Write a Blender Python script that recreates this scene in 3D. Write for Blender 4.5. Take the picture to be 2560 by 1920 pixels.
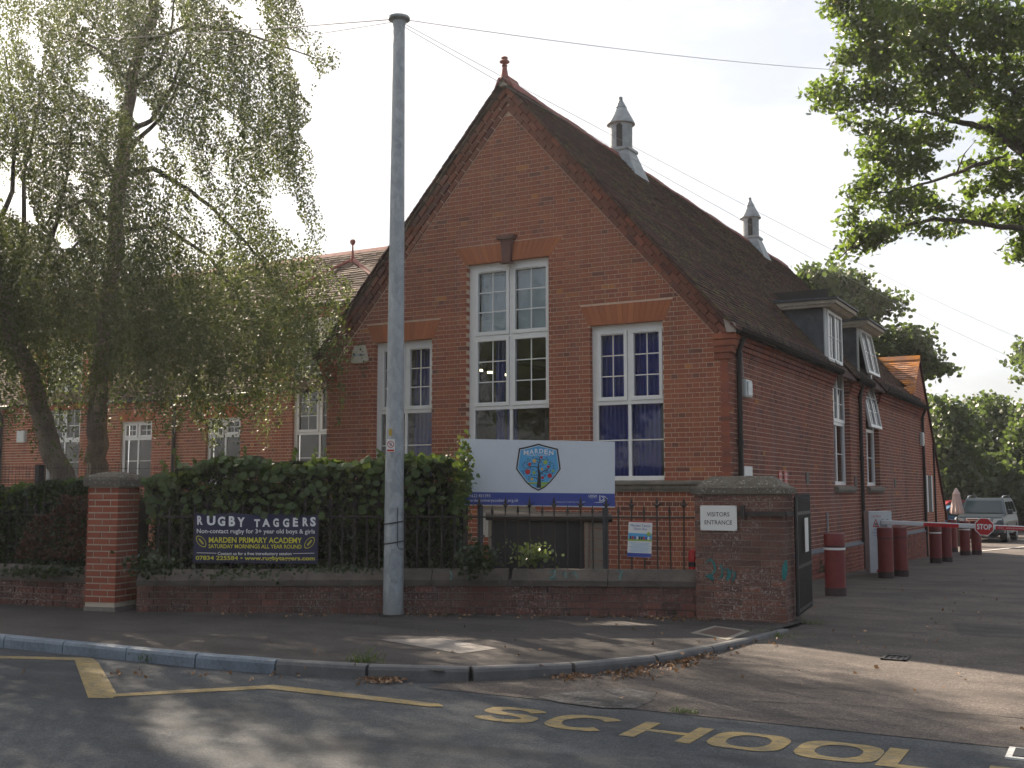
import bpy, bmesh, math, random
import numpy as np
from mathutils import Vector, Matrix
random.seed(7); RNG = np.random.default_rng(7)
for o in list(bpy.data.objects): bpy.data.objects.remove(o)
S = bpy.context.scene; COL = S.collection
# ------------------------------------------------------------------ camera, sky, sun, exposure
YAW = math.radians(28.97); PITCH = math.atan(266/2760); H = 1.55
cd = bpy.data.cameras.new('camera'); cam = bpy.data.objects.new('camera', cd); COL.objects.link(cam)
cd.sensor_width = 36; cd.lens = 2760/2560*36; cd.clip_end = 3000; cd.clip_start = .05
cam.location = (0, 0, H); cam.rotation_euler = (math.pi/2+PITCH, 0, YAW); S.camera = cam
GLARE_HAZE = .0005  # density of a volume added over the street to imitate lens glare
SUN_AZ = 61.0; SUN_EL = 34.0          # degrees left of +Y, and above the horizon
S.view_settings.view_transform = 'Standard'; S.view_settings.look = 'None'
S.view_settings.gamma = 1; S.view_settings.use_curve_mapping = False
S.view_settings.exposure = 1.68
w = bpy.data.worlds.new('World'); S.world = w; w.use_nodes = True
nt = w.node_tree; nt.nodes.clear()
wo = nt.nodes.new('ShaderNodeOutputWorld'); bg = nt.nodes.new('ShaderNodeBackground')
sky = nt.nodes.new('ShaderNodeTexSky'); sky.sky_type = 'NISHITA'; sky.sun_disc = False
sky.sun_elevation = math.radians(SUN_EL); sky.sun_rotation = math.radians(-SUN_AZ)
sky.air_density = 1.0; sky.dust_density = 3.0; sky.ozone_density = 1.0
tc = nt.nodes.new('ShaderNodeTexCoord'); mp = nt.nodes.new('ShaderNodeMapping'); mp.inputs['Scale'].default_value = (1.2, 1.2, 4.0)
nz = nt.nodes.new('ShaderNodeTexNoise'); nz.inputs['Scale'].default_value = 2.2; nz.inputs['Detail'].default_value = 6; nz.inputs['Roughness'].default_value = .62
cr = nt.nodes.new('ShaderNodeValToRGB'); cr.color_ramp.elements[0].position = .40; cr.color_ramp.elements[0].color = (.55, .55, .55, 1)
cr.color_ramp.elements[1].position = .62; cr.color_ramp.elements[1].color = (.97, .97, .97, 1)
mx = nt.nodes.new('ShaderNodeMixRGB'); mx.inputs['Color2'].default_value = (9.4, 9.5, 9.7, 1)
L = nt.links.new
dt = nt.nodes.new('ShaderNodeVectorMath'); dt.operation = 'DOT_PRODUCT'
dt.inputs[1].default_value = (-math.sin(math.radians(SUN_AZ))*math.cos(math.radians(SUN_EL)), math.cos(math.radians(SUN_AZ))*math.cos(math.radians(SUN_EL)), math.sin(math.radians(SUN_EL)))
mr = nt.nodes.new('ShaderNodeMapRange'); mr.interpolation_type = 'SMOOTHSTEP'; mr.inputs['From Min'].default_value = -.35; mr.inputs['From Max'].default_value = .42; mr.inputs['To Min'].default_value = .22; mr.inputs['To Max'].default_value = 1
ml = nt.nodes.new('ShaderNodeMath'); ml.operation = 'MULTIPLY'
L(tc.outputs['Generated'], dt.inputs[0]); L(dt.outputs['Value'], mr.inputs['Value']); L(mr.outputs[0], ml.inputs[1])
L(tc.outputs['Generated'], mp.inputs['Vector']); L(mp.outputs[0], nz.inputs['Vector']); L(nz.outputs['Fac'], cr.inputs['Fac'])
L(cr.outputs['Color'], ml.inputs[0]); L(ml.outputs[0], mx.inputs['Fac']); L(sky.outputs[0], mx.inputs['Color1']); L(mx.outputs[0], bg.inputs['Color'])
bg.inputs['Strength'].default_value = .0378; L(bg.outputs[0], wo.inputs['Surface'])
sd = bpy.data.lights.new('sun', 'SUN'); sd.energy = 5.0; sd.angle = math.radians(.55); sd.color = (1.0, .85, .67)
sun = bpy.data.objects.new('sun', sd); COL.objects.link(sun)
sdir = Vector((-math.sin(math.radians(SUN_AZ))*math.cos(math.radians(SUN_EL)), math.cos(math.radians(SUN_AZ))*math.cos(math.radians(SUN_EL)), math.sin(math.radians(SUN_EL))))
sun.rotation_euler = sdir.to_track_quat('Z', 'Y').to_euler(); sun.location = (0, 0, 30)
# pixel (of the 2560x1920 photograph) + distance -> point in the place, for placing real things at real depth
CF = Vector((-math.sin(YAW)*math.cos(PITCH), math.cos(YAW)*math.cos(PITCH), math.sin(PITCH)))
CR = Vector((math.cos(YAW), math.sin(YAW), 0)); CU = CR.cross(CF); CC = Vector((0, 0, H)); HF = Vector((-math.sin(YAW), math.cos(YAW), 0))
def ray(x, y): return CF+CR*((x-1280)/2760)+CU*((960-y)/2760)
def atD(x, y, D):
    d = ray(x, y); return CC+d*(D/d.dot(HF))
def onZ(x, y, z=0):
    d = ray(x, y); return CC+d*((z-H)/d.z)
# ------------------------------------------------------------------ materials
MATS = {}
def nodes(name):
    m = bpy.data.materials.new(name); m.use_nodes = True; t = m.node_tree; t.nodes.clear()
    o = t.nodes.new('ShaderNodeOutputMaterial'); return m, t, o
def N(t, k, **kw):
    n = t.nodes.new(k)
    for a, b in kw.items():
        if a.startswith('i_'): n.inputs[a[2:].replace('_', ' ')].default_value = b
        else: setattr(n, a, b)
    return n
def ramp(t, stops, fac):
    r = t.nodes.new('ShaderNodeValToRGB'); e = r.color_ramp.elements
    while len(e) > 1: e.remove(e[-1])
    e[0].position = stops[0][0]; e[0].color = (*stops[0][1], 1)
    for p, c in stops[1:]:
        x = e.new(p); x.color = (*c, 1)
    t.links.new(fac, r.inputs['Fac']); return r.outputs['Color']
def noise(t, scale, detail=4, rough=.55, vec=None, dist=0):
    n = N(t, 'ShaderNodeTexNoise'); n.inputs['Scale'].default_value = scale; n.inputs['Detail'].default_value = detail
    n.inputs['Roughness'].default_value = rough; n.inputs['Distortion'].default_value = dist
    if vec is None: vec = N(t, 'ShaderNodeNewGeometry').outputs['Position']
    t.links.new(vec, n.inputs['Vector']); return n.outputs['Fac']
def scaled(t, s):
    m = N(t, 'ShaderNodeMapping'); m.inputs['Scale'].default_value = s
    t.links.new(N(t, 'ShaderNodeNewGeometry').outputs['Position'], m.inputs['Vector']); return m.outputs[0]
def mixc(t, f, a, b, mode='MIX'):
    m = N(t, 'ShaderNodeMixRGB'); m.blend_type = mode
    for k, v in (('Fac', f), ('Color1', a), ('Color2', b)):
        if isinstance(v, (int, float)): m.inputs[k].default_value = v
        elif isinstance(v, tuple): m.inputs[k].default_value = (*v, 1)
        else: t.links.new(v, m.inputs[k])
    return m.outputs[0]
def bsdf(t, o, color, rough=.8, metal=0, bump=None, bstr=.3, bdist=.01, spec=.5, emit=None, estr=0):
    b = N(t, 'ShaderNodeBsdfPrincipled')
    if isinstance(color, tuple): b.inputs['Base Color'].default_value = (*color, 1)
    else: t.links.new(color, b.inputs['Base Color'])
    if isinstance(rough, (int, float)): b.inputs['Roughness'].default_value = rough
    else: t.links.new(rough, b.inputs['Roughness'])
    b.inputs['Metallic'].default_value = metal; b.inputs['Specular IOR Level'].default_value = spec
    if emit: b.inputs['Emission Color'].default_value = (*emit, 1); b.inputs['Emission Strength'].default_value = estr
    if bump is not None:
        k = N(t, 'ShaderNodeBump'); k.inputs['Strength'].default_value = bstr; k.inputs['Distance'].default_value = bdist
        t.links.new(bump, k.inputs['Height']); t.links.new(k.outputs[0], b.inputs['Normal'])
    t.links.new(b.outputs[0], o.inputs['Surface']); return b
def tint(t):
    a = N(t, 'ShaderNodeAttribute'); a.attribute_name = 'tint'; return a.outputs['Fac']
def M(name, color, rough=.7, var=.25, scale=6, metal=0, bump=.15, spec=.5, bd=.004):
    """plain surface with mottling"""
    if name in MATS: return MATS[name]
    m, t, o = nodes(name)
    a = noise(t, scale, 6, .6); b = noise(t, scale*9, 3, .6)
    lo = tuple(c*(1-var) for c in color); hi = tuple(min(1, c*(1+var)) for c in color)
    c = ramp(t, [(.3, lo), (.7, hi)], a)
    c = mixc(t, .35, c, ramp(t, [(.3, lo), (.7, hi)], b))
    bsdf(t, o, c, rough, metal, b, bump, bd, spec); MATS[name] = m; return m
def brick_mat(name, stops, soot=.45, lichen=0.0, streak=0.0):
    m, t, o = nodes(name)
    c = ramp(t, stops, tint(t))
    g = noise(t, 90, 4, .7); c = mixc(t, .55, c, ramp(t, [(.25, (.55, .55, .55)), (.75, (1.35, 1.3, 1.25))], g), 'MULTIPLY')
    big = noise(t, 1.1, 5, .65, dist=.6)
    c = mixc(t, ramp(t, [(.45, (0, 0, 0)), (.75, (soot, soot, soot))], big), c, (.075, .05, .045))
    if streak:
        s = noise(t, 1, 5, .7, scaled(t, (3.0, 1.6, .22)))
        c = mixc(t, ramp(t, [(.52, (0, 0, 0)), (.72, (streak, streak, streak))], s), c, (.27, .17, .17))
        s2 = noise(t, 1.3, 4, .7, scaled(t, (4.0, 2.2, .16)))
        c = mixc(t, ramp(t, [(.55, (0, 0, 0)), (.7, (streak, streak, streak))], s2), c, (.06, .045, .045))
    if lichen:
        l = noise(t, 38, 6, .75); reg = noise(t, 2.4, 3, .5)
        f = mixc(t, 1.0, ramp(t, [(.53, (0, 0, 0)), (.62, (lichen*.8,)*3)], l), ramp(t, [(.36, (0, 0, 0)), (.58, (1, 1, 1))], reg), 'MULTIPLY')
        c = mixc(t, f, c, (.50, .45, .42))
    bsdf(t, o, c, .88, 0, g, .5, .004, .25); MATS[name] = m; return m
BR = brick_mat('red_brick', [(0, (.14, .055, .042)), (.2, (.24, .078, .05)), (.6, (.34, .108, .06)), (.88, (.39, .14, .07)), (1, (.48, .20, .07))], .42, 0, .28)
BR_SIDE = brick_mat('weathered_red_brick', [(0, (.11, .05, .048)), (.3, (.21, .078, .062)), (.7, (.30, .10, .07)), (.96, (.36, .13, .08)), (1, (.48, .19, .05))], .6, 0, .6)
BR_OLD = brick_mat('old_garden_brick', [(0, (.07, .042, .038)), (.5, (.135, .066, .054)), (1, (.22, .088, .066))], .7, .9)
BR_PIL = brick_mat('old_pillar_brick', [(0, (.10, .056, .048)), (.5, (.155, .078, .062)), (1, (.215, .096, .070))], .6, 1.0)
BR_NEW = brick_mat('newer_pillar_brick', [(0, (.24, .07, .045)), (1, (.34, .10, .06))], .2)
BR_ARCH = brick_mat('rubbed_orange_brick', [(0, (.34, .115, .055)), (1, (.44, .155, .07))], .2)
TILE = brick_mat('clay_roof_tile', [(0, (.042, .024, .026)), (.5, (.075, .038, .036)), (1, (.115, .056, .046))], .5)
def moss_tile():
    m, t, o = nodes('mossy_clay_tile')
    c = ramp(t, [(0, (.030, .018, .021)), (.5, (.068, .034, .034)), (1, (.125, .060, .050))], tint(t))
    g = noise(t, 60, 4, .7); c = mixc(t, .5, c, ramp(t, [(.25, (.5, .5, .5)), (.75, (1.4, 1.35, 1.3))], g), 'MULTIPLY')
    a = noise(t, 1, 7, .8, scaled(t, (1.1, .9, 1.1))); b = noise(t, 7, 5, .8)
    f = mixc(t, 1.0, ramp(t, [(.43, (0, 0, 0)), (.58, (1, 1, 1))], a), ramp(t, [(.48, (0, 0, 0)), (.60, (.9, .9, .9))], b), 'MULTIPLY')
    c = mixc(t, f, c, (.15, .145, .045)); bsdf(t, o, c, .9, 0, g, .5, .004, .2); MATS['mossy_clay_tile'] = m; return m
TILE_M = moss_tile()
def lichen_tile():
    m, t, o = nodes('orange_lichen_tile')
    c = ramp(t, [(0, (.20, .10, .07)), (.5, (.33, .17, .11)), (1, (.5, .34, .26))], tint(t))
    a = noise(t, 1.3, 5, .7); c = mixc(t, ramp(t, [(.42, (0, 0, 0)), (.6, (.9, .9, .9))], a), c, (.62, .23, .03))
    bsdf(t, o, c, .9, 0, noise(t, 50), .4, .004, .2); MATS['orange_lichen_tile'] = m; return m
TILE_O = lichen_tile()
TILE_W = brick_mat('sunbleached_tile', [(0, (.07, .046, .037)), (.5, (.125, .082, .062)), (1, (.20, .135, .10))], .35)
def wall_sheet():
    m, t, o = nodes('distant_brickwork')
    v = scaled(t, (1, 1, 1)); sx = N(t, 'ShaderNodeSeparateXYZ'); t.links.new(v, sx.inputs[0])
    ad = N(t, 'ShaderNodeMath', operation='ADD'); t.links.new(sx.outputs[0], ad.inputs[0]); t.links.new(sx.outputs[1], ad.inputs[1])
    cb = N(t, 'ShaderNodeCombineXYZ'); t.links.new(ad.outputs[0], cb.inputs[0]); t.links.new(sx.outputs[2], cb.inputs[1])
    b = N(t, 'ShaderNodeTexBrick'); t.links.new(cb.outputs[0], b.inputs['Vector'])
    b.inputs['Scale'].default_value = 1; b.inputs['Brick Width'].default_value = .18; b.inputs['Row Height'].default_value = .077
    b.inputs['Mortar Size'].default_value = .006; b.inputs['Mortar Smooth'].default_value = .2
    b.inputs['Color1'].default_value = (.40, .125, .07, 1); b.inputs['Color2'].default_value = (.27, .085, .055, 1); b.inputs['Mortar'].default_value = (.55, .40, .30, 1)
    c = mixc(t, .5, b.outputs['Color'], ramp(t, [(.3, (.6, .6, .6)), (.7, (1.3, 1.3, 1.3))], noise(t, 3, 6, .7)), 'MULTIPLY')
    bsdf(t, o, c, .9, 0, b.outputs['Fac'], -.3, .005, .2); MATS['distant_brickwork'] = m; return m
WALLSH = wall_sheet()
MORTAR = M('mortar', (.62, .47, .36), .95, .2, 20)
MORTAR_D = M('old_mortar', (.19, .165, .15), .95, .35, 14)
STONE = M('weathered_stone', (.20, .18, .15), .95, .45, 9, bump=.5)
def concrete_lichen():
    m, t, o = nodes('lichened_coping')
    c = ramp(t, [(.3, (.075, .065, .053)), (.7, (.17, .152, .125))], noise(t, 12, 8, .75))
    c = mixc(t, ramp(t, [(.60, (0, 0, 0)), (.66, (.7, .7, .7))], noise(t, 30, 3, .6)), c, (.5, .48, .45))
    bsdf(t, o, c, .95, 0, noise(t, 70, 5, .7), .8, .006, .2); return m
COPE_L = concrete_lichen()
COPE = M('grey_coping', (.095, .080, .068), .95, .5, 5, bump=.5)
WHITE = M('white_upvc', (.74, .74, .73), .35, .06, 5, bump=.03)
WHITE_OLD = M('weathered_white_paint', (.58, .55, .48), .6, .15, 9)
FASCIA = M('stained_fascia', (.40, .35, .28), .7, .3, 7)
LEAD = M('dark_lead', (.075, .08, .092), .55, .6, 5, bump=.3)
BLACKP = M('black_painted_iron', (.018, .017, .019), .5, .4, 15)
RAILM = M('rusty_dark_iron', (.035, .028, .026), .7, .5, 18)
PIPE = M('brown_black_pipe', (.022, .018, .018), .6, .3, 9)
GALV = None
def galv():
    m, t, o = nodes('galvanised_steel')
    v = N(t, 'ShaderNodeTexVoronoi'); v.inputs['Scale'].default_value = 16; t.links.new(scaled(t, (1, 1, .55)), v.inputs['Vector'])
    c = ramp(t, [(.2, (.24, .265, .29)), (.8, (.40, .43, .455))], v.outputs['Color'])
    c = mixc(t, .5, c, ramp(t, [(.35, (.25, .275, .30)), (.65, (.46, .485, .51))], noise(t, 9, 8, .75, scaled(t, (1, 1, .6)), 1.5)))
    low = N(t, 'ShaderNodeSeparateXYZ'); t.links.new(N(t, 'ShaderNodeNewGeometry').outputs['Position'], low.inputs[0])
    c = mixc(t, ramp(t, [(0, (.45, .45, .45)), (.35, (0, 0, 0))], low.outputs[2]), c, (.17, .15, .12))
    bsdf(t, o, c, .55, .35, noise(t, 40), .1, .002); return m
GALV = galv()
ZINC = M('weathered_zinc', (.30, .33, .35), .6, .35, 8, .3, bump=.3)
def asphalt(name, lo, hi, speck=.10, agg=150):
    m, t, o = nodes(name)
    v = N(t, 'ShaderNodeTexVoronoi'); v.inputs['Scale'].default_value = agg; t.links.new(N(t, 'ShaderNodeNewGeometry').outputs['Position'], v.inputs['Vector'])
    c = ramp(t, [(.32, lo), (.68, hi)], noise(t, 1.3, 8, .7))
    sv = ramp(t, [(0, (.45, .45, .45)), (.55, (1, 1, 1)), (.9, (1.5, 1.5, 1.5)), (1, (2.6, 2.6, 2.6))], v.outputs['Color'])
    c = mixc(t, .9, c, sv, 'MULTIPLY')
    v2 = N(t, 'ShaderNodeTexVoronoi'); v2.inputs['Scale'].default_value = agg*.38; t.links.new(N(t, 'ShaderNodeNewGeometry').outputs['Position'], v2.inputs['Vector'])
    c = mixc(t, .7, c, ramp(t, [(0, (.6, .6, .6)), (.6, (1, 1, 1)), (.93, (1.25, 1.25, 1.25)), (1, (2.4, 2.3, 2.2))], v2.outputs['Color']), 'MULTIPLY')
    c = mixc(t, ramp(t, [(.48, (0, 0, 0)), (.60, (.55, .55, .55))], noise(t, .45, 6, .65, scaled(t, (.6, 2.2, 1)), 1.2)), c, tuple(x*.55 for x in lo))
    fine = noise(t, 230, 3, .8); c = mixc(t, .5, c, ramp(t, [(.3, (.6, .6, .6)), (.7, (1.45, 1.45, 1.45))], fine), 'MULTIPLY')
    bm = mixc(t, .5, v.outputs['Distance'], noise(t, 60, 5, .7))
    bsdf(t, o, c, .85, 0, bm, .7, .010, .3); MATS[name] = m; return m
ROAD = asphalt('road_asphalt', (.046, .051, .058), (.076, .083, .092))
PAVE = asphalt('pavement_asphalt', (.052, .046, .045), (.086, .077, .074), agg=210)
DRIVE = asphalt('drive_asphalt', (.066, .056, .052), (.122, .103, .092), agg=120)
PATCH = asphalt('broken_asphalt', (.035, .035, .037), (.17, .155, .14), agg=38)
KERB = M('concrete_kerb', (.115, .115, .118), .8, .3, 6, bump=.3)
KERB_B = M('scuffed_grey_blue_kerb', (.13, .165, .21), .6, .45, 3.5, bump=.3)
def paint_y():
    m, t, o = nodes('worn_yellow_paint')
    f = noise(t, 14, 8, .8, scaled(t, (.7, 3.2, 1)), .8)
    c = mixc(t, ramp(t, [(.44, (0, 0, 0)), (.58, (.95, .95, .95))], f), ramp(t, [(.3, (.28, .20, .075)), (.7, (.38, .275, .10))], noise(t, 5)), (.12, .115, .10))
    bsdf(t, o, c, .75, 0, noise(t, 150, 3, .7), .5, .006, .3); return m
YELLOW = paint_y()
ROADWHITE = M('worn_white_paint', (.6, .6, .58), .7, .3, 25)
def glass():
    m, t, o = nodes('window_glass')
    tr = N(t, 'ShaderNodeBsdfTransparent'); tr.inputs[0].default_value = (.90, .93, .95, 1)
    gl = N(t, 'ShaderNodeBsdfGlossy'); gl.inputs['Roughness'].default_value = .02
    fr = N(t, 'ShaderNodeFresnel'); fr.inputs['IOR'].default_value = 1.55
    k = N(t, 'ShaderNodeBump'); k.inputs['Strength'].default_value = .05; k.inputs['Distance'].default_value = .02
    t.links.new(noise(t, 1.2, 2, .5), k.inputs['Height']); t.links.new(k.outputs[0], gl.inputs['Normal'])
    ad = N(t, 'ShaderNodeMath', operation='MULTIPLY_ADD'); ad.inputs[1].default_value = 1.25; ad.inputs[2].default_value = .015
    t.links.new(fr.outputs[0], ad.inputs[0])
    mm = N(t, 'ShaderNodeMixShader'); t.links.new(ad.outputs[0], mm.inputs[0]); t.links.new(tr.outputs[0], mm.inputs[1]); t.links.new(gl.outputs[0], mm.inputs[2])
    t.links.new(mm.outputs[0], o.inputs['Surface']); return m
GLASS = glass()
def foliage(name, stops, trans, tmix=.45, gloss=.4):
    m, t, o = nodes(name)
    c = ramp(t, stops, tint(t))
    b = N(t, 'ShaderNodeBsdfPrincipled'); t.links.new(c, b.inputs['Base Color']); b.inputs['Roughness'].default_value = gloss; b.inputs['Specular IOR Level'].default_value = .45
    tl = N(t, 'ShaderNodeBsdfTranslucent'); tcx = mixc(t, .8, c, trans, 'MIX'); t.links.new(tcx, tl.inputs[0])
    mm = N(t, 'ShaderNodeMixShader'); mm.inputs[0].default_value = tmix
    t.links.new(b.outputs[0], mm.inputs[1]); t.links.new(tl.outputs[0], mm.inputs[2]); t.links.new(mm.outputs[0], o.inputs['Surface']); MATS[name] = m; return m
LEAF_BIRCH = foliage('birch_leaf', [(0, (.020, .032, .017)), (.5, (.038, .058, .026)), (.85, (.060, .088, .030)), (1, (.15, .13, .02))], (.22, .28, .055), .27, .6)
LEAF_OAK = foliage('oak_leaf', [(0, (.022, .042, .014)), (.6, (.045, .075, .020)), (.95, (.085, .11, .028)), (1, (.25, .13, .02))], (.22, .33, .04), .45, .42)
LEAF_FAR = foliage('distant_leaf', [(0, (.022, .040, .016)), (.6, (.045, .072, .024)), (1, (.08, .11, .035))], (.16, .24, .045), .35, .5)
LEAF_HEDGE = foliage('hedge_leaf', [(0, (.018, .034, .015)), (.5, (.036, .070, .022)), (.9, (.062, .11, .03)), (1, (.14, .07, .03))], (.22, .32, .04), .36, .5)
LEAF_IVY = foliage('ivy_leaf', [(0, (.012, .022, .013)), (.7, (.028, .048, .022)), (1, (.05, .07, .03))], (.12, .18, .03), .2, .3)
LEAF_RED = foliage('bronze_twigs', [(0, (.05, .022, .018)), (.6, (.09, .04, .03)), (1, (.06, .07, .03))], (.2, .10, .05), .25, .6)
LEAF_DEAD = foliage('fallen_leaf', [(0, (.08, .045, .028)), (.6, (.20, .11, .06)), (1, (.42, .27, .16))], (.3, .17, .08), .2, .7)
BARK = M('birch_bark', (.17, .14, .115), .95, .55, 3.5, bump=.9, bd=.03)
BARK_O = M('oak_bark', (.075, .06, .05), .95, .4, 8, bump=.9, bd=.02)
HEDGECORE = M('hedge_light_block', (.022, .02, .014), .95, .4, 10)  # dark solid put inside the hedges to block light between the leaves
EARTH = M('garden_soil', (.05, .042, .03), .98, .4, 4, bump=.6)
GRASS = M('rough_grass', (.045, .06, .02), .95, .4, 3, bump=.6)
BLUECURT = M('blue_curtain', (.07, .10, .44), .9, .12, 3)
BLIND = M('pale_blind', (.62, .72, .78), .8, .08, 4)
DARKIN = M('dim_interior', (.05, .048, .046), .9, .2, 2)
REDB = M('red_bollard_paint', (.17, .020, .020), .5, .22, 8, bump=.1)
def signm(name, col, rough=.4): return M(name, col, rough, .04, 3, bump=0)
SW = signm('sign_white', (.62, .66, .72)); SN = signm('sign_navy', (.022, .024, .075)); SB = signm('sign_blue', (.035, .065, .32)); SLB = signm('crest_blue', (.09, .36, .65))
SBK = signm('sign_black', (.02, .02, .025)); SR = signm('sign_red', (.45, .015, .02)); SY = signm('sign_yellow', (.62, .58, .05)); SG = signm('sign_green', (.28, .42, .06)); SO = signm('sign_amber', (.62, .38, .08)); SPW = signm('plate_white', (.72, .72, .70)); STEAL = M('teal_chalk', (.025, .16, .165), .9, .6, 30)
SLW = signm('lettering_white', (.75, .77, .80))
# ------------------------------------------------------------------ mesh helpers
def tag(o, label=None, cat=None, group=None, kind=None):
    if label: o['label'] = label
    if cat: o['category'] = cat
    if group: o['group'] = group
    if kind: o['kind'] = kind
    return o
def thing(name, label, cat, loc=(0, 0, 0), group=None):
    o = bpy.data.objects.new(name, None); COL.objects.link(o); o.location = loc; o.empty_display_size = .2
    return tag(o, label, cat, group)
def wloc(o):
    v = Vector((0, 0, 0))
    while o is not None: v += o.location; o = o.parent
    return v
def link(name, me, parent=None, loc=None):
    o = bpy.data.objects.new(name, me); COL.objects.link(o)
    if parent is not None: o.parent = parent
    if loc is not None: o.location = loc
    return o
def npmesh(name, verts, faces_n, idx, mat, tints=None, smooth=False):
    """verts (n,3); faces_n = verts per face (int array); idx flat"""
    me = bpy.data.meshes.new(name); n = len(verts)
    me.vertices.add(n); me.vertices.foreach_set('co', np.asarray(verts, np.float32).ravel())
    me.loops.add(len(idx)); me.loops.foreach_set('vertex_index', np.asarray(idx, np.int32))
    f = len(faces_n); me.polygons.add(f); st = np.concatenate([[0], np.cumsum(faces_n)[:-1]]).astype(np.int32)
    me.polygons.foreach_set('loop_start', st)
    me.update(calc_edges=True)
    if tints is not None:
        a = me.attributes.new('tint', 'FLOAT', 'FACE'); a.data.foreach_set('value', np.asarray(tints, np.float32))
    if smooth: me.polygons.foreach_set('use_smooth', [True]*f)
    me.materials.append(mat); me.validate(); return me
class MB:
    def __init__(s): s.v = []; s.f = []; s.t = []
    def face(s, pts, t=.5):
        b = len(s.v); s.v += [tuple(p) for p in pts]; s.f.append(tuple(range(b, b+len(pts)))); s.t.append(t)
    def hexa(s, p, t=.5, skip=()):
        b = len(s.v); s.v += [tuple(q) for q in p]
        for k, f in enumerate(((0, 3, 2, 1), (4, 5, 6, 7), (0, 1, 5, 4), (1, 2, 6, 5), (2, 3, 7, 6), (3, 0, 4, 7))):
            if k in skip: continue
            s.f.append(tuple(b+i for i in f)); s.t.append(t)
    def box(s, x0, x1, y0, y1, z0, z1, t=.5):
        s.hexa([(x0, y0, z0), (x1, y0, z0), (x1, y1, z0), (x0, y1, z0), (x0, y0, z1), (x1, y0, z1), (x1, y1, z1), (x0, y1, z1)], t); return s
    def obox(s, c, u, v, n, du, dv, dn, t=.5):
        """oriented box: u length, v height, n outward; c is the centre"""
        c, u, v, n = Vector(c), Vector(u)*du/2, Vector(v)*dv/2, Vector(n)*dn/2
        s.hexa([c-u-v-n, c+u-v-n, c+u-v+n, c-u-v+n, c-u+v-n, c+u+v-n, c+u+v+n, c-u+v+n], t); return s
    def prism(s, poly, d, t=.5):
        """poly list of 3d points, extruded by vector d"""
        a = [Vector(p) for p in poly]; b = [p+Vector(d) for p in a]; n = len(a)
        s.face(list(reversed(a)), t); s.face(b, t)
        for i in range(n): s.face([a[i], a[(i+1) % n], b[(i+1) % n], b[i]], t)
        return s
    def tube(s, pts, rad, n=8, t=.5, cap=True):
        pts = [Vector(p) for p in pts]
        if not hasattr(rad, '__len__'): rad = [rad]*len(pts)
        b0 = len(s.v); ref = None
        for i, p in enumerate(pts):
            d = (pts[min(i+1, len(pts)-1)]-pts[max(i-1, 0)]).normalized()
            if ref is None: ref = Vector((0, 0, 1)) if abs(d.z) < .9 else Vector((1, 0, 0))
            a = d.cross(ref).normalized(); c = a.cross(d).normalized(); ref = c
            for k in range(n):
                g = 2*math.pi*k/n; s.v.append(tuple(p+(a*math.cos(g)+c*math.sin(g))*rad[i]))
        for i in range(len(pts)-1):
            for k in range(n):
                a = b0+i*n+k; b = b0+i*n+(k+1) % n; s.f.append((a, a+n, b+n, b)); s.t.append(t)
        if cap:
            s.f.append(tuple(b0+k for k in range(n))); s.t.append(t)
            e = b0+(len(pts)-1)*n; s.f.append(tuple(e+k for k in reversed(range(n)))); s.t.append(t)
        return s
    def lathe(s, prof, c, n=16, t=.5):
        """prof [(r,z)] bottom to top"""
        b0 = len(s.v); m = len(prof)
        for r, z in prof:
            for k in range(n):
                g = 2*math.pi*k/n; s.v.append((c[0]+r*math.cos(g), c[1]+r*math.sin(g), c[2]+z))
        for i in range(m-1):
            for k in range(n):
                a = b0+i*n+k; b = b0+i*n+(k+1) % n; s.f.append((a, b, b+n, a+n)); s.t.append(t)
        s.f.append(tuple(b0+k for k in reversed(range(n)))); s.t.append(t)
        s.f.append(tuple(b0+(m-1)*n+k for k in range(n))); s.t.append(t); return s
    def build(s, name, mat, parent=None, smooth=False, bevel=0, origin=None, kind=None):
        me = bpy.data.meshes.new(name)
        off = wloc(parent) if parent is not None else Vector((0, 0, 0)); oo = Vector(origin) if origin is not None else off
        me.from_pydata([tuple(Vector(p)-oo) for p in s.v], [], s.f)
        a = me.attributes.new('tint', 'FLOAT', 'FACE'); a.data.foreach_set('value', np.array(s.t, np.float32))
        if smooth:
            me.polygons.foreach_set('use_smooth', [True]*len(me.polygons))
            me.set_sharp_from_angle(angle=math.radians(40))
        me.materials.append(mat); o = link(name, me, parent, oo-off)
        if bevel:
            b = o.modifiers.new('edge', 'BEVEL'); b.width = bevel; b.segments = 2; b.limit_method = 'ANGLE'; b.harden_normals = False
        if kind: o['kind'] = kind
        return o
X, Y, Z = Vector((1, 0, 0)), Vector((0, 1, 0)), Vector((0, 0, 1))
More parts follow.
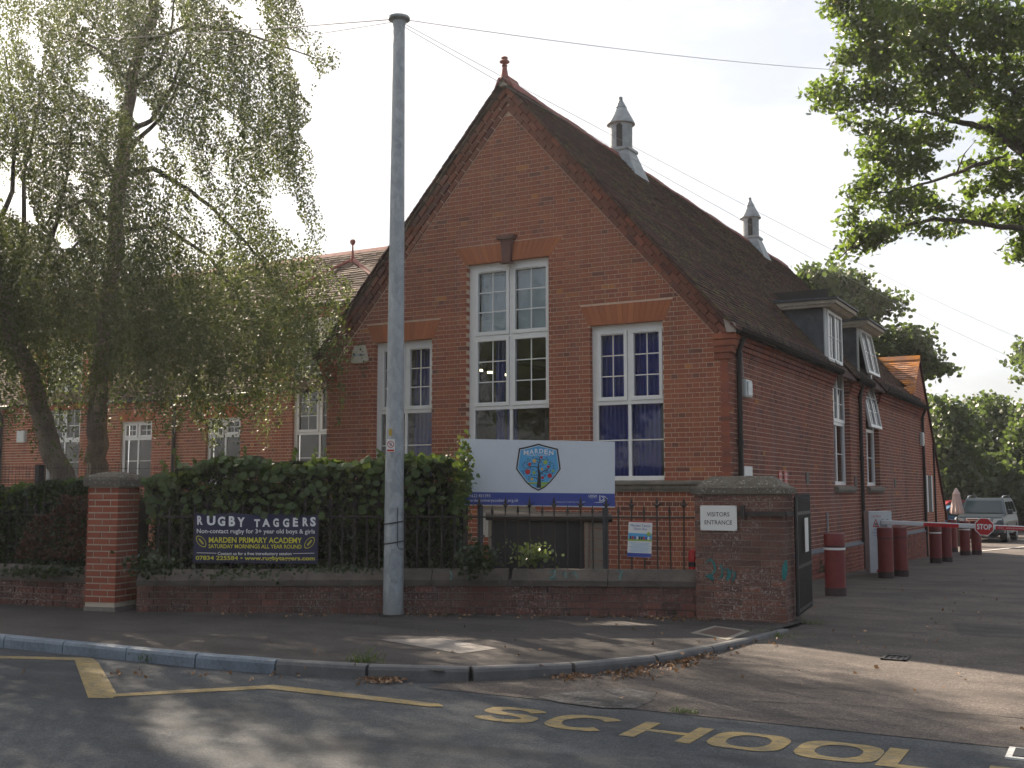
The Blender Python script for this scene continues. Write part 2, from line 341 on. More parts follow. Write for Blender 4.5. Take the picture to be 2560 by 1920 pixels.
class Pieces:
    """bricks, tiles ...: the largest in view as objects of their own, the rest joined, per parent"""
    def __init__(s, name, mass, mat, limit): s.name, s.mass, s.mat, s.limit = name, mass, mat, limit; s.L = []
    def add(s, parent, c, u, v, n, du, dv, dn, t, see=1.0, mat=None): s.L.append((Vector(c), u, v, n, du, dv, dn, t, parent, see, mat or s.mat))
    def finish(s):
        def key(p): return -p[9]*p[4]/max(1, (p[0]-CC).length)**1.0
        s.L.sort(key=key); cache = {}; rest = {}
        for i, (c, u, v, n, du, dv, dn, t, par, see, mat) in enumerate(s.L):
            if i < s.limit:
                k = (round(du, 2), round(dv, 3), round(dn, 2), round(t*9), tuple(round(a, 2) for a in (*u, *v)), mat.name)
                me = cache.get(k)
                if me is None:
                    b = MB(); b.obox((0, 0, 0), u, v, n, du, dv, dn, t)
                    me = bpy.data.meshes.new(s.name); me.from_pydata(b.v, [], b.f)
                    a = me.attributes.new('tint', 'FLOAT', 'FACE'); a.data.foreach_set('value', np.array(b.t, np.float32)); me.materials.append(mat); cache[k] = me
                link(s.name, me, par, c-wloc(par))
            else: rest.setdefault((par.name, mat.name), (par, mat, MB()))[2].obox(c, u, v, n, du, dv, dn, t)
        for par, mat, b in rest.values(): b.build(s.mass, mat, par, kind='stuff')
def courses(P, par, org, u, n, rows, course, intervals, bl=.235, joint=.0125, depth=.10, bond='english', out=0.0, z0=0.0, mat=None, jit=.0015, see=1.0, tshift=0.0):
    """lay brick rows on a wall plane. org: point of plane at u=0,z=0; intervals(zc,z0,z1)->[(a,b)] in u"""
    for r in range(rows):
        za = z0+r*course; zb = za+course-joint; head = (r % 2 == 1) if bond == 'english' else False
        L = bl/2 if head else bl; off = (-bl/4 if head else 0) if bond == 'english' else (bl/2 if r % 2 else 0)
        for a, b in intervals((za+zb)/2, za, zb):
            k = math.floor((a-off)/L)
            while True:
                p = off+k*L; q = p+L-joint; k += 1
                if p >= b: break
                p2, q2 = max(p, a), min(q, b)
                if q2-p2 < .006: continue
                t = min(.93, max(0, random.gauss(.55+tshift, .14)))
                if random.random() < .008: t = 1.0
                if random.random() < .03: t = .08
                j = random.uniform(-jit, jit)
                c = org+u*((p2+q2)/2)+Z*((za+zb)/2)+n*(out+j-depth/2)
                P.add(par, c, u, Z, n, q2-p2, zb-za, depth, t, see, mat)
def flat(poly, name, mat, parent=None, t=.5):
    b = MB(); b.face(poly, t); return b.build(name, mat, parent)
def text(body, mat, parent, o, u, v, w, h, off=.002, bold=0, name='lettering', shear=0, spacing=1.0):
    """flat lettering filling a w x h box whose lower left corner is o (3d); u,v unit vectors"""
    cu = bpy.data.curves.new('tmp', 'FONT'); cu.body = body; cu.size = 1; cu.offset = bold; cu.resolution_u = 3; cu.space_character = spacing; cu.shear = shear
    ob = bpy.data.objects.new('tmp', cu); COL.objects.link(ob); dg = bpy.context.evaluated_depsgraph_get()
    me0 = bpy.data.meshes.new_from_object(ob.evaluated_get(dg)); bpy.data.objects.remove(ob)
    co = np.zeros(len(me0.vertices)*3, np.float32); me0.vertices.foreach_get('co', co); co = co.reshape(-1, 3)
    mn, mxx = co.min(0), co.max(0); n = u.cross(v).normalized(); sx = w/(mxx[0]-mn[0]); sy = h/(mxx[1]-mn[1])
    po = wloc(parent) if parent is not None else Vector((0, 0, 0)); base = Vector(o)-po+n*off
    out = np.array(base)+np.outer((co[:, 0]-mn[0])*sx, np.array(u))+np.outer((co[:, 1]-mn[1])*sy, np.array(v))
    me0.vertices.foreach_set('co', out.astype(np.float32).ravel()); me0.materials.clear(); me0.materials.append(mat); me0.name = name; me0.update()
    return link(name, me0, parent)
# leaves -------------------------------------------------------------
SHAPES = {
 'birch': np.array([(0, -.5), (.36, -.12), (.30, .12), (0, .55), (-.30, .12), (-.36, -.12)]),
 'quad': np.array([(0, -.5), (.36, 0), (0, .5), (-.36, 0)]),
 'oak': np.array([(0, -.6), (.10, -.35), (.30, -.30), (.16, -.10), (.38, .05), (.18, .18), (.26, .42), (0, .6), (-.26, .42), (-.18, .18), (-.38, .05), (-.16, -.10), (-.30, -.30), (-.10, -.35)]),
 'round': np.array([(0, -.45), (.34, -.34), (.48, 0), (.30, .34), (0, .55), (-.30, .34), (-.48, 0), (-.34, -.34)]),
 'blade': np.array([(-.06, -.5), (.06, -.5), (.03, .2), (0, .6), (-.03, .2)])}
def leaf_mesh(name, C, size, shape, mat, tints, parent=None, updir=None, spread=1.0, kind=None):
    C = np.asarray(C, float); n = len(C); sh = SHAPES[shape]; k = len(sh)
    nor = RNG.normal(size=(n, 3)); nor[:, 2] = np.abs(nor[:, 2])*.8+.2*spread; nor /= np.linalg.norm(nor, axis=1)[:, None]
    if updir is None: up = RNG.normal(size=(n, 3))
    else: up = np.array(updir)+RNG.normal(size=(n, 3))*.45
    up -= nor*np.sum(up*nor, 1)[:, None]; up /= np.linalg.norm(up, axis=1)[:, None]+1e-9
    rt = np.cross(up, nor); size = np.broadcast_to(size, (n,))[:, None, None]
    V = C[:, None, :]+size*(rt[:, None, :]*sh[None, :, 0:1]+up[:, None, :]*sh[None, :, 1:2]+nor[:, None, :]*(np.abs(sh[None, :, 0:1])*-.35))
    po = np.array(wloc(parent)) if parent is not None else np.zeros(3)
    me = npmesh(name, V.reshape(-1, 3)-po, np.full(n, k), np.arange(n*k), mat, tints)
    o = link(name, me, parent)
    if kind: o['kind'] = kind
    return o
# ================================================================== THE SETTING
def drive_z(y):
    P = [(-50, -.116), (8.2, -.116), (12.6, -.035), (17, -.035), (34, -.37), (50, -.53), (75, -.60), (400, -.60)]
    for (a, za), (b, zb) in zip(P, P[1:]):
        if y <= b: return za+(zb-za)*max(0, (y-a))/(b-a)
    return -.6
def struct(o): o['kind'] = 'structure'; return o
b = MB(); b.face([(-900, -900, -1.2), (900, -900, -1.2), (900, 900, -1.2), (-900, 900, -1.2)]); struct(b.build('ground', GRASS))
b = MB(); b.face([(-90, 8.3, -.02), (-5.3, 8.3, -.02), (-5.3, 34.5, -.02), (-90, 80, -.02)]); struct(b.build('yard_ground', EARTH))
# road
road = MB(); road.face([(-120, .9, -.12), (120, .9, -.12), (120, 8.4, -.12), (-120, 8.4, -.12)]); road = struct(road.build('road', ROAD))
b = MB(); b.box(-120, 120, -60, .9, -.3, 0); struct(b.build('far_pavement', PAVE))
# driveway sheet following the falling ground
b = MB(); ys = [8.02, 8.4, 9, 10, 11, 12.6, 14, 17, 21, 25, 29, 34, 42, 50, 60, 75, 160]
for y0, y1 in zip(ys, ys[1:]):
    x0 = -5.26 if y0 < 34.5 else -60
    x0a = -5.26
    b.face([(x0, y0, drive_z(y0)), (40, y0, drive_z(y0)), (40, y1, drive_z(y1)), (x0, y1, drive_z(y1))])
drive = struct(b.build('driveway', DRIVE))
# kerb line (back edge of the pavement's kerb stones), pavement inside it
kf = [(-60, 7.95), (-14, 7.95), (-10.6, 7.95), (-8.7, 7.96), (-7.6, 7.97), (-6.6, 8.07), (-5.85, 8.22), (-5.15, 8.50), (-4.60, 8.96), (-4.22, 9.45), (-3.98, 9.95), (-3.83, 10.4), (-3.74, 10.9), (-3.66, 11.4), (-3.56, 12.0), (-3.47, 12.7), (-3.42, 13.15)]
def resample(pts, step):
    out = [Vector((*pts[0], 0))]; acc = 0
    for a, c in zip(pts, pts[1:]):
        a, c = Vector((*a, 0)), Vector((*c, 0)); L_ = (c-a).length; d = 0
        while acc+(L_-d) >= step: d += step-acc; out.append(a+(c-a)*(d/L_)); acc = 0
        acc += L_-d
    return out
pv = [(p[0], p[1]+.02, 0) for p in kf[:5]]+[(p[0]-.01, p[1]+.0, 0) for p in kf[5:]]
pv += [(-3.42, 13.5, 0), (-4.6, 13.5, 0), (-8.5, 11.9, 0), (-11.2, 10.6, 0), (-13.6, 10.4, 0), (-60, 9.5, 0)]
b = MB(); cen = []
top = [Vector(p) for p in pv]
bmm = bmesh.new(); vs = [bmm.verts.new(p) for p in top]; f = bmm.faces.new(vs); bmesh.ops.triangulate(bmm, faces=[f]); me = bpy.data.meshes.new('pavement'); bmm.to_mesh(me); bmm.free(); me.materials.append(PAVE)
pave = struct(link('pavement', me))
# kerb stones one by one
kp = resample([(-14.2, 7.95)]+kf[2:], .915)
W_ = .125
def kerb_piece(a, c, mat, drop0, drop1, i):
    d = (c-a).normalized(); nrm = Vector((d.y, -d.x, 0)); a2, c2 = a+d*.006, c-d*.006; m = MB()
    ring = [(0, -.25), (0, .0), (W_-.035, .004), (W_-.012, -.008), (W_, -.035), (W_+.008, -.25)]
    A = [a2-nrm*(.03)+nrm*(o_+.03*0)+Vector((0, 0, z_+drop0*(1 if z_ > -.2 else 0))) for o_, z_ in ring]; B_ = [c2-nrm*.03+nrm*o_+Vector((0, 0, z_+drop1*(1 if z_ > -.2 else 0))) for o_, z_ in ring]
    m.prism_ = None; n_ = len(A)
    m.face(list(reversed(A))); m.face(B_)
    for k in range(n_): m.face([A[k], A[(k+1) % n_], B_[(k+1) % n_], B_[k]])
    o = m.build('kerb_stone', mat, pave, origin=(a+c)/2); return o
for i in range(len(kp)-1):
    far = max(0, kp[i].y-10.2)
    kerb_piece(kp[i], kp[i+1], KERB_B if kp[i].x < -6.9 else KERB, .003-far*.005, .003-max(0, kp[i+1].y-10.2)*.005, i)
# road markings ------------------------------------------------------
def marking(poly, name='painted_line', mat=YELLOW, par=road, z=-.116):
    b = MB(); b.face([(p[0], p[1], z) for p in poly]); return b.build(name, mat, par)
marking([(-10.6, 7.09), (-9.15, 7.62), (-9.08, 7.78), (-9.2, 7.78), (-10.7, 7.20)])
marking([(-9.15, 7.62), (-7.40, 6.31), (-7.22, 6.40), (-7.36, 6.56), (-8.78, 7.60), (-9.08, 7.78)], z=-.1155)
marking([(-7.40, 6.31), (-6.42, 7.33), (-6.50, 7.50), (-7.34, 6.56)], z=-.115)
marking([(-6.50, 7.40), (-6.42, 7.33), (-4.80, 7.34), (-4.70, 7.40), (-4.78, 7.47), (-6.50, 7.50)], z=-.1145)
marking([(-6.1, 4.27), (-5.3, 4.27), (-5.3, 4.37), (-6.1, 4.37)], 'painted_dash', ROADWHITE)
marking([(-8.9, 4.27), (-7.9, 4.27), (-7.9, 4.37), (-8.9, 4.37)], 'painted_dash', ROADWHITE)
marking([(-.80, 7.1), (.6, 7.1), (.6, 7.46), (-.80, 7.46)], 'painted_line')
def letter_strip(pts, wd, name='painted_letter', closed=False):
    """thick stroke through pts (2d) with a width per direction: strokes along y are wide, along x narrow, as road letters are"""
    m = MB(); n = len(pts); L_ = []; R_ = []
    for i in range(n):
        p = Vector(pts[i]); a = Vector(pts[(i-1) % n] if closed or i > 0 else pts[i]); c = Vector(pts[(i+1) % n] if closed or i < n-1 else pts[i])
        d = (c-a).normalized(); nn = Vector((-d.y, d.x)); wdt = wd[0]*abs(d.y)+wd[1]*abs(d.x); L_.append(p+nn*wdt/2); R_.append(p-nn*wdt/2)
    rng = range(n if closed else n-1)
    for i in rng:
        j = (i+1) % n; m.face([(L_[i].x, L_[i].y, -.116), (R_[i].x, R_[i].y, -.116), (R_[j].x, R_[j].y, -.116), (L_[j].x, L_[j].y, -.116)])
    return m.build(name, YELLOW, road)
def arcp(cx, cy, rx, ry, a0, a1, n=14, pw=1.0):
    out = []
    for i in range(n+1):
        a = math.radians(a0+(a1-a0)*i/n); c_, s_ = math.cos(a), math.sin(a)
        out.append((cx+rx*math.copysign(abs(c_)**pw, c_), cy+ry*math.copysign(abs(s_)**pw, s_)))
    return out
wd = (.105, .075); yb, yt = 7.17, 7.60; ym = (yb+yt)/2
letter_strip(arcp(-4.12, ym+.11, .19, .105, 15, 180, 9)+arcp(-4.12, ym+.11, .19, .105, 180, 262, 5)[1:]+arcp(-4.08, ym-.105, .19, .11, 80, -10, 7)+arcp(-4.08, ym-.105, .19, .11, -10, -165, 9)[1:], wd)
letter_strip(arcp(-3.50, ym, .21, .215, 38, 322, 20, .85), wd)
hm = MB()
for x_ in (-3.06, -2.66): hm.box(x_-.055, x_+.055, yb-.04, yt+.04, -.119, -.116)
hm.box(-3.005, -2.715, ym-.035, ym+.035, -.1195, -.1165); hm.build('painted_letter', YELLOW, road)
letter_strip(arcp(-2.28, ym, .20, .215, 0, 352, 24, .7), (.11, .075), closed=True)
letter_strip(arcp(-1.69, ym, .205, .22, 0, 352, 24, .7), (.115, .08), closed=True)
lm = MB(); lm.box(-1.42, -1.30, yb-.04, yt+.05, -.119, -.116); lm.box(-1.30, -1.02, yb-.04, yb+.045, -.1195, -.1165); lm.build('painted_letter', YELLOW, road)
# covers, slab, patch
def sheet(name, pts, z, mat, par): b = MB(); b.face([(p[0], p[1], z(p[1]) if callable(z) else z) for p in pts]); return b.build(name, mat, par)
sheet('concrete_slab', [(-6.87, 9.57), (-6.34, 9.98), (-5.48, 9.60), (-5.62, 9.13)], .004, M('slab_concrete', (.17, .155, .145), .9, .2, 9, bump=.3), pave)
sheet('slab_label', [(-6.02, 9.66), (-5.92, 9.69), (-5.86, 9.655), (-5.96, 9.625)], .008, SPW, pave)
mh = thing('manhole_cover', 'rusty inspection cover in a concrete surround beside the big gate pillar', 'manhole cover', (-4.17, 11.75, 0))
b = MB(); q = [(-4.56, 11.40), (-4.13, 12.40), (-3.78, 12.12), (-4.14, 11.24)]
q = [Vector((*onZ(x_, y_, .004).xy, .004)) for x_, y_ in ((1726, 1582), (1786, 1564), (1876, 1577), (1820, 1600))]
b.face(q); b.build('surround', M('cover_surround', (.21, .195, .165), .9, .25, 20, bump=.3), mh)
c_ = sum(q, Vector())/4; b = MB(); b.face([c_+(p-c_)*.74+Vector((0, 0, .004)) for p in q]); b.build('lid', M('rusty_lid', (.085, .055, .045), .8, .3, 30, bump=.6), mh)
gv = thing('drain_cover', 'small square iron cover set in the sunlit drive mouth', 'drain cover', (-2.0, 11.25, -.06))
b = MB(); g0, g1, gy0, gy1 = -2.13, -1.90, 11.12, 11.42
for x0, x1, y0, y1 in ((g0, g1, gy0, gy0+.03), (g0, g1, gy1-.03, gy1), (g0, g0+.025, gy0, gy1), (g1-.025, g1, gy0, gy1)): b.box(x0, x1, y0, y1, -.075, drive_z(11.3)+.012)
b.build('rim', BLACKP, gv)
b = MB()
for k in range(3): b.box(g0+.05+k*.055, g0+.075+k*.055, gy0+.04, gy1-.04, -.08, drive_z(11.3)+.006)
b.build('slot', BLACKP, gv)
gv = thing('road_gully', 'white rimmed drain grate at the right edge of the road', 'drain grate', (-.62, 7.9, -.11))
b = MB(); b.box(-.74, -.40, 7.70, 8.02, -.12, -.108); b.build('rim', ROADWHITE, gv)
b = MB(); b.box(-.70, -.44, 7.74, 7.98, -.12, -.102); b.build('grate', BLACKP, gv)
pt = [(-4.2, 8.02), (-3.7, 8.3), (-3.1, 8.55), (-2.75, 8.75), (-2.55, 8.6), (-2.95, 8.25), (-3.35, 8.08), (-3.8, 7.98)]
sheet('broken_patch', [tuple(onZ(x_, y_, -.11).xy) for x_, y_ in ((1330, 1738), (1450, 1728), (1560, 1722), (1640, 1735), (1630, 1752), (1590, 1770), (1500, 1768), (1400, 1755))], lambda y_: drive_z(y_)+.004, PATCH, drive)
TAR = M('tar_joint', (.03, .028, .028), .9, .4, 9)
def seam(px, wd_, par, zf, name='tar_seam'):
    m = MB(); P_ = [onZ(x, y, 0) for x, y in px]; Q = []
    for a, c in zip(P_, P_[1:]):
        for t in (0, .2, .4, .6, .8): Q.append(a.lerp(c, t))
    Q.append(P_[-1])
    for i, (a, c) in enumerate(zip(Q, Q[1:])):
        d = (c-a).normalized(); nn = Vector((-d.y, d.x, 0)); w0 = wd_*random.uniform(.5, 1.3); j = nn*random.uniform(-.01, .01)
        p = [a-nn*w0+j, c-nn*w0+j, c+nn*w0+j, a+nn*w0+j]; m.face([(q.x, q.y, zf(q.y)+.004) for q in p])
    m.build(name, TAR, par)
seam([(640, 1577), (800, 1588), (950, 1602)], .007, pave, lambda y: 0); seam([(690, 1637), (830, 1630), (950, 1612)], .006, pave, lambda y: 0); seam([(1240, 1622), (1500, 1652)], .005, pave, lambda y: 0); seam([(1060, 1598), (1300, 1580), (1640, 1572)], .004, pave, lambda y: 0)
for q_, mt in (([(2150, 1480), (2300, 1478), (2330, 1500), (2170, 1504)], 0), ([(1980, 1600), (2060, 1596), (2085, 1610), (2000, 1615)], 1), ([(2380, 1560), (2560, 1568), (2560, 1600), (2400, 1590)], 0)):
    sheet_pts = [onZ(x, y, -.05) for x, y in q_]; m = MB(); m.face([(p.x, p.y, drive_z(p.y)+.003) for p in sheet_pts]); m.build('repair_patch', (asphalt('old_repair_%d' % mt, (.05, .046, .045), (.09, .08, .075), agg=140) if 'old_repair_%d' % mt not in MATS else MATS['old_repair_%d' % mt]), drive)
seam([(1830, 1718), (2100, 1728), (2300, 1742), (2560, 1760)], .006, drive, drive_z); seam([(2100, 1575), (2230, 1578), (2370, 1584)], .008, drive, drive_z); seam([(1960, 1752), (2200, 1765)], .004, drive, drive_z)
# ================================================================== MAIN SCHOOL BUILDING
FY = 16.3; CX = -9.1; XR = -5.23; XL = -12.97; YB = 34.5
sch = thing('school_building', 'red brick gabled school hall with three tall windows and two metal roof ventilators', 'school', (CX, FY, 0))
BP = Pieces('brick', 'bricks', BR, 300)
WINS = [(-11.90, -10.645, 1.71, 4.235, 4.56, 'L'), (-9.93, -8.32, 1.71, 5.484, 5.80, 'M'), (-7.57, -6.30, 1.71, 4.235, 4.56, 'R')]
LOWW = (-9.70, -8.58, .75, 1.28)
inl = lambda x: 8.11-1.125*abs(x-CX)      # inner edge of the verge band
def arch_ext(zc, win):
    x0, x1, zs, zh, za, k = win
    sp = .15+.0 if k != 'M' else .25
    if zc < zh or zc > za: return None
    f = (zc-zh)/(za-zh); return (x0-.03-sp*f, x1+.03+sp*f)
def facade_iv(zc, z0, z1):
    h = (8.11+.20-z0)/1.125; a, b2 = max(XL, CX-h), min(XR, CX+h)
    if z1 > 8.05 or a >= b2: return []
    iv = [(a, b2)]
    def cut(p, q):
        nonlocal iv; out = []
        for s_, e_ in iv:
            if q <= s_ or p >= e_: out.append((s_, e_)); continue
            if p > s_: out.append((s_, p))
            if q < e_: out.append((q, e_))
        iv = out
    for wn in WINS:
        if wn[2]-.18 < z1 and z0 < wn[3]: cut(wn[0], wn[1])
        e_ = arch_ext(zc, wn)
        if e_: cut(*e_)
    if LOWW[2] < zc < LOWW[3]: cut(LOWW[0], LOWW[1])
    if 1.53 < zc < 1.70: return []
    return iv
# backing walls (mortar) in prisms with the openings left out
b = MB()
def fcol(x0, x1, z0, z1a, z1b): b.prism([(x0, FY+.007, z0), (x1, FY+.007, z0), (x1, FY+.007, z1b), (x0, FY+.007, z1a)], (0, .33, 0))
outl = lambda x: 8.50-1.15*abs(x-CX)
xs = [XL+.006]+[v for w_ in WINS for v in (w_[0]-.005, w_[1]+.005)]+[XR-.006]
for i in range(0, len(xs)-1):
    x0, x1 = xs[i], xs[i+1]
    if i % 2 == 0: segs = [(x0, x1)] if not (x0 < CX < x1) else [(x0, CX), (CX, x1)]; [fcol(a, c, -.6, outl(a), outl(c)) for a, c in segs]
    else:
        wn = WINS[i//2]
        for a, c in ([(x0, CX), (CX, x1)] if x0 < CX < x1 else [(x0, x1)]):
            if wn[5] == 'M':
                l0, l1 = LOWW[0]-.004, LOWW[1]+.004
                if a < l0: fcol(a, l0, -.6, 1.69, 1.69)
                if c > l1: fcol(l1, c, -.6, 1.69, 1.69)
                fcol(max(a, l0), min(c, l1), -.6, LOWW[2], LOWW[2]); fcol(max(a, l0), min(c, l1), LOWW[3], 1.69, 1.69)
            else: fcol(a, c, -.6, 1.69, 1.69)
            fcol(a, c, wn[3]+.003, outl(a), outl(c))
fw = b.build('front_wall', MORTAR, sch)
courses(BP, fw, Vector((0, FY, 0)), X, -Y, 112, .0765, facade_iv, z0=-.30, see=1.15, depth=.165)
# stone string course and sills
b = MB(); prof = [(0, 1.53), (.035, 1.53), (.045, 1.56), (.065, 1.575), (.075, 1.62), (.115, 1.645), (.12, 1.685), (0, 1.705)]
b.prism([(XL, FY-d_, z_) for d_, z_ in prof], (XR-XL+.03, 0, 0)); b.build('string_course', STONE, sch)
# gauged brick flat arches
for wn in WINS:
    x0, x1, zs, zh, za, k = wn; sp = .15 if k != 'M' else .25; n_ = 15 if k != 'M' else 20
    a0, a1, t0, t1 = x0-.03, x1+.03, x0-.03-sp, x1+.03+sp
    for i in range(n_):
        p0, p1 = a0+(a1-a0)*i/n_+.0015, a0+(a1-a0)*(i+1)/n_-.0015; q0, q1 = t0+(t1-t0)*i/n_+.0015, t0+(t1-t0)*(i+1)/n_-.0015
        if k == 'M' and abs((p0+p1)/2-CX-.0) < .07: continue
        m = MB(); m.prism([(p0, FY+.1, zh), (p1, FY+.1, zh), (q1, FY+.1, za), (q0, FY+.1, za)], (0, -.102, 0), random.random()); m.build('arch_brick', BR_ARCH, fw, origin=((p0+p1)/2, FY, (zh+za)/2))
m = MB(); m.prism([(CX-.075, FY+.02, 5.45), (CX+.075, FY+.02, 5.45), (CX+.11, FY+.02, 5.84), (CX-.11, FY+.02, 5.84)], (0, -.10, 0)); m.prism([(CX-.16, FY+.02, 5.84), (CX+.16, FY+.02, 5.84), (CX+.18, FY+.02, 5.90), (CX-.18, FY+.02, 5.90)], (0, -.15, 0))
m.prism([(CX-.12, FY+.02, 5.425), (CX+.12, FY+.02, 5.425), (CX+.10, FY+.02, 5.455), (CX-.10, FY+.02, 5.455)], (0, -.12, 0)); m.build('keystone', M('dark_terracotta', (.13, .055, .045), .8, .4, 14, bump=.5), sch)
# windows --------------------------------------------------------------
def window(par, o, u, n, W, bands, thick=.07, left=.10, depth=.055, curtain=None, name='window', head=.05, tint_open=None):
    """bands: [(z0,z1,kind,cols,rows)]; kind 'sash' = framed casement with glazing bars, 'fixed' = direct glazed. o = lower left of the opening at z=0; n outward"""
    zlo, zhi = bands[0][0], bands[-1][1]; f = MB(); box = lambda mb, a, c, z0, z1, d0, d1: mb.obox(o+u*((a+c)/2)+Z*((z0+z1)/2)+n*((d0+d1)/2), u, Z, n, c-a, z1-z0, abs(d1-d0))
    mid = (left+W-thick)/2
    box(f, 0, left, zlo-thick, zhi+head, 0, depth); box(f, W-thick*.6, W, zlo-thick, zhi+head, 0, depth)
    box(f, left, W-thick*.6, zlo-thick, zlo, 0, depth*1.3); box(f, left, W-thick*.6, zhi, zhi+head, 0, depth)
    box(f, mid-.028, mid+.028, zlo, zhi, .0, depth*.92)
    for a, c in zip(bands, bands[1:]): box(f, left, W-thick*.6, a[1], c[0], 0, depth*1.1)
    win = f.build(name, WHITE, par)
    for bd in bands:
        z0, z1, kind, nx, ny = bd[:5]; bl = bd[5] if len(bd) > 5 else None
        for a, c in ((left, mid-.028), (mid+.028, W-thick*.6)):
            if bl == 'open': continue
            pa, pc, pz0, pz1 = a, c, z0, z1
            if kind == 'sash':
                s_ = MB(); tk = .058
                box(s_, a+.004, a+tk, z0+.004, z1-.004, .005, depth+.022); box(s_, c-tk, c-.004, z0+.004, z1-.004, .005, depth+.022)
                box(s_, a+tk, c-tk, z0+.004, z0+tk+.01, .005, depth+.022); box(s_, a+tk, c-tk, z1-tk, z1-.004, .005, depth+.022)
                sash = s_.build('sash', WHITE, win); pa, pc, pz0, pz1 = a+tk, c-tk, z0+tk+.01, z1-tk
            g = MB(); g.face([o+u*pa+Z*pz0+n*.03, o+u*pc+Z*pz0+n*.03, o+u*pc+Z*pz1+n*.03, o+u*pa+Z*pz1+n*.03]); g.build('pane', GLASS, win)
            gb = MB()
            for k in range(1, nx): xx = pa+(pc-pa)*k/nx; box(gb, xx-.009, xx+.009, pz0, pz1, .028, .04)
            for k in range(1, ny): zz = pz0+(pz1-pz0)*k/ny; box(gb, pa, pc, zz-.009, zz+.009, .0285, .0405)
            if gb.v: gb.build('glazing_bar', WHITE, win)
            if bl == 'blind':
                g = MB(); g.face([o+u*pa+Z*pz0-n*.05, o+u*pc+Z*pz0-n*.05, o+u*pc+Z*pz1-n*.05, o+u*pa+Z*pz1-n*.05]); g.build('blind', BLIND, win)
        if kind == 'sash' and bl != 'open':
            pass
    return win
def vents(win, o, u, n, xs_, z): 
    for a, c in xs_: 
        m = MB(); m.obox(o+u*((a+c)/2)+Z*z+n*.085, u, Z, n, c-a, .022, .02); m.build('trickle_vent', WHITE, win)
def curtain_sheet(win, o, u, n, a, c, z0, z1, d=.22, folds=9, mat=BLUECURT):
    m = MB(); k = folds*6
    for i in range(k):
        p, q = a+(c-a)*i/k, a+(c-a)*(i+1)/k; dp, dq = d+.025*math.sin(i/6*2*math.pi), d+.025*math.sin((i+1)/6*2*math.pi)
        m.face([o+u*p+Z*z0-n*dp, o+u*q+Z*z0-n*dq, o+u*q+Z*z1-n*dq, o+u*p+Z*z1-n*dp])
    m.build('curtain', mat, win)
RO = FY+.16   # plane of the frames' back
oL, oM, oR = Vector((-11.90, RO, 0)), Vector((-9.93, RO, 0)), Vector((-7.57, RO, 0))
wR = window(sch, oR, X, -Y, 1.27, [(1.78, 2.93, 'fixed', 1, 2), (2.99, 4.13, 'sash', 2, 3)], head=.11)
curtain_sheet(wR, oR, X, -Y, .0, .66, 1.75, 4.2, d=.10); curtain_sheet(wR, oR, X, -Y, .66, 1.13, 1.75, 4.2, d=.10, folds=6)
wL = window(sch, oL, X, -Y, 1.255, [(1.78, 2.93, 'fixed', 1, 2), (2.99, 4.13, 'sash', 2, 3)], head=.11)
curtain_sheet(wL, oL, X, -Y, .55, 1.3, 1.75, 4.2, d=.35)
wM = window(sch, oM, X, -Y, 1.61, [(1.78, 2.93, 'fixed', 1, 1), (2.99, 4.18, 'sash', 2, 3), (4.22, 5.385, 'sash', 2, 3, 'blind')], head=.11, left=.12)
curtain_sheet(wM, oM, X, -Y, .22, .40, 1.75, 4.2, d=.5, folds=2); curtain_sheet(wM, oM, X, -Y, .46, .68, 1.75, 4.2, d=.45, folds=3)
for wn_, o_, ws, zt in ((wR, oR, ((.16, .55), (.72, 1.14)), 4.10), (wL, oL, ((.16, .55), (.72, 1.12)), 4.10), (wM, oM, ((.22, .66), (.94, 1.36)), 5.355)): vents(wn_, o_, X, -Y, ws, zt)
m = MB(); x0, x1, z0, z1 = LOWW; m.box(x0, x1, RO-.05, RO, z1-.1, z1); m.box(x0, x0+.09, RO-.05, RO, z0, z1-.1); m.box(x1-.07, x1, RO-.05, RO, z0, z1-.1); m.box(x0+.09, x1-.07, RO-.05, RO, z0, z0+.06)
lw = m.build('low_window', WHITE_OLD, sch); m = MB(); m.box(x0+.09, x1-.07, RO-.02, RO-.01, z0+.06, z1-.1); m.build('panel', WHITE_OLD, lw)
m = MB()
for k in range(4): m.box(x0+.14, x1-.12, RO-.035, RO-.021, z1-.16-k*.03, z1-.148-k*.03)
m.build('louvre', FASCIA, lw)
m = MB(); m.box(XL+.006, XL+.3, FY+.34, YB, -.8, 4.2); m.build('rear_side_wall', MORTAR_D, sch)
m = MB(); m.prism([(XL+.3, YB-.3, -.8), (XR-.34, YB-.3, -.8), (XR-.34, YB-.3, 4.1), (CX, YB-.3, 8.45), (XL+.3, YB-.3, 4.1)], (0, .28, 0)); m.build('back_wall', WALLSH, sch)
# interior seen through the glass
b = MB()
for a in ([(XL+.34, FY+.34, -.1), (XR-.34, FY+.34, -.1), (XR-.34, YB-.4, -.1), (XL+.34, YB-.4, -.1)], [(XL+.34, 24.5, -.1), (XR-.34, 24.5, -.1), (XR-.34, 24.5, 6), (XL+.34, 24.5, 6)], [(XL+.34, FY+.4, 4.6), (XR-.34, FY+.4, 4.6), (XR-.34, 24.5, 4.6), (XL+.34, 24.5, 4.6)]): b.face(a)
b.build('interior', DARKIN, sch)
LAMP = nodes('ceiling_lamp'); bsdf(LAMP[1], LAMP[2], (.8, .8, .7), emit=(1, .86, .5), estr=1.6); LAMP = LAMP[0]
for px, py in ((1202, 926), (1226, 931), (1259, 937)):
    c = atD(px, py, 19.6); m = MB(); m.obox(c, CR, (Z-CR*.18).normalized(), HF, .07 if px < 1210 else .11, .03, .12); m.build('ceiling_light', LAMP, sch)
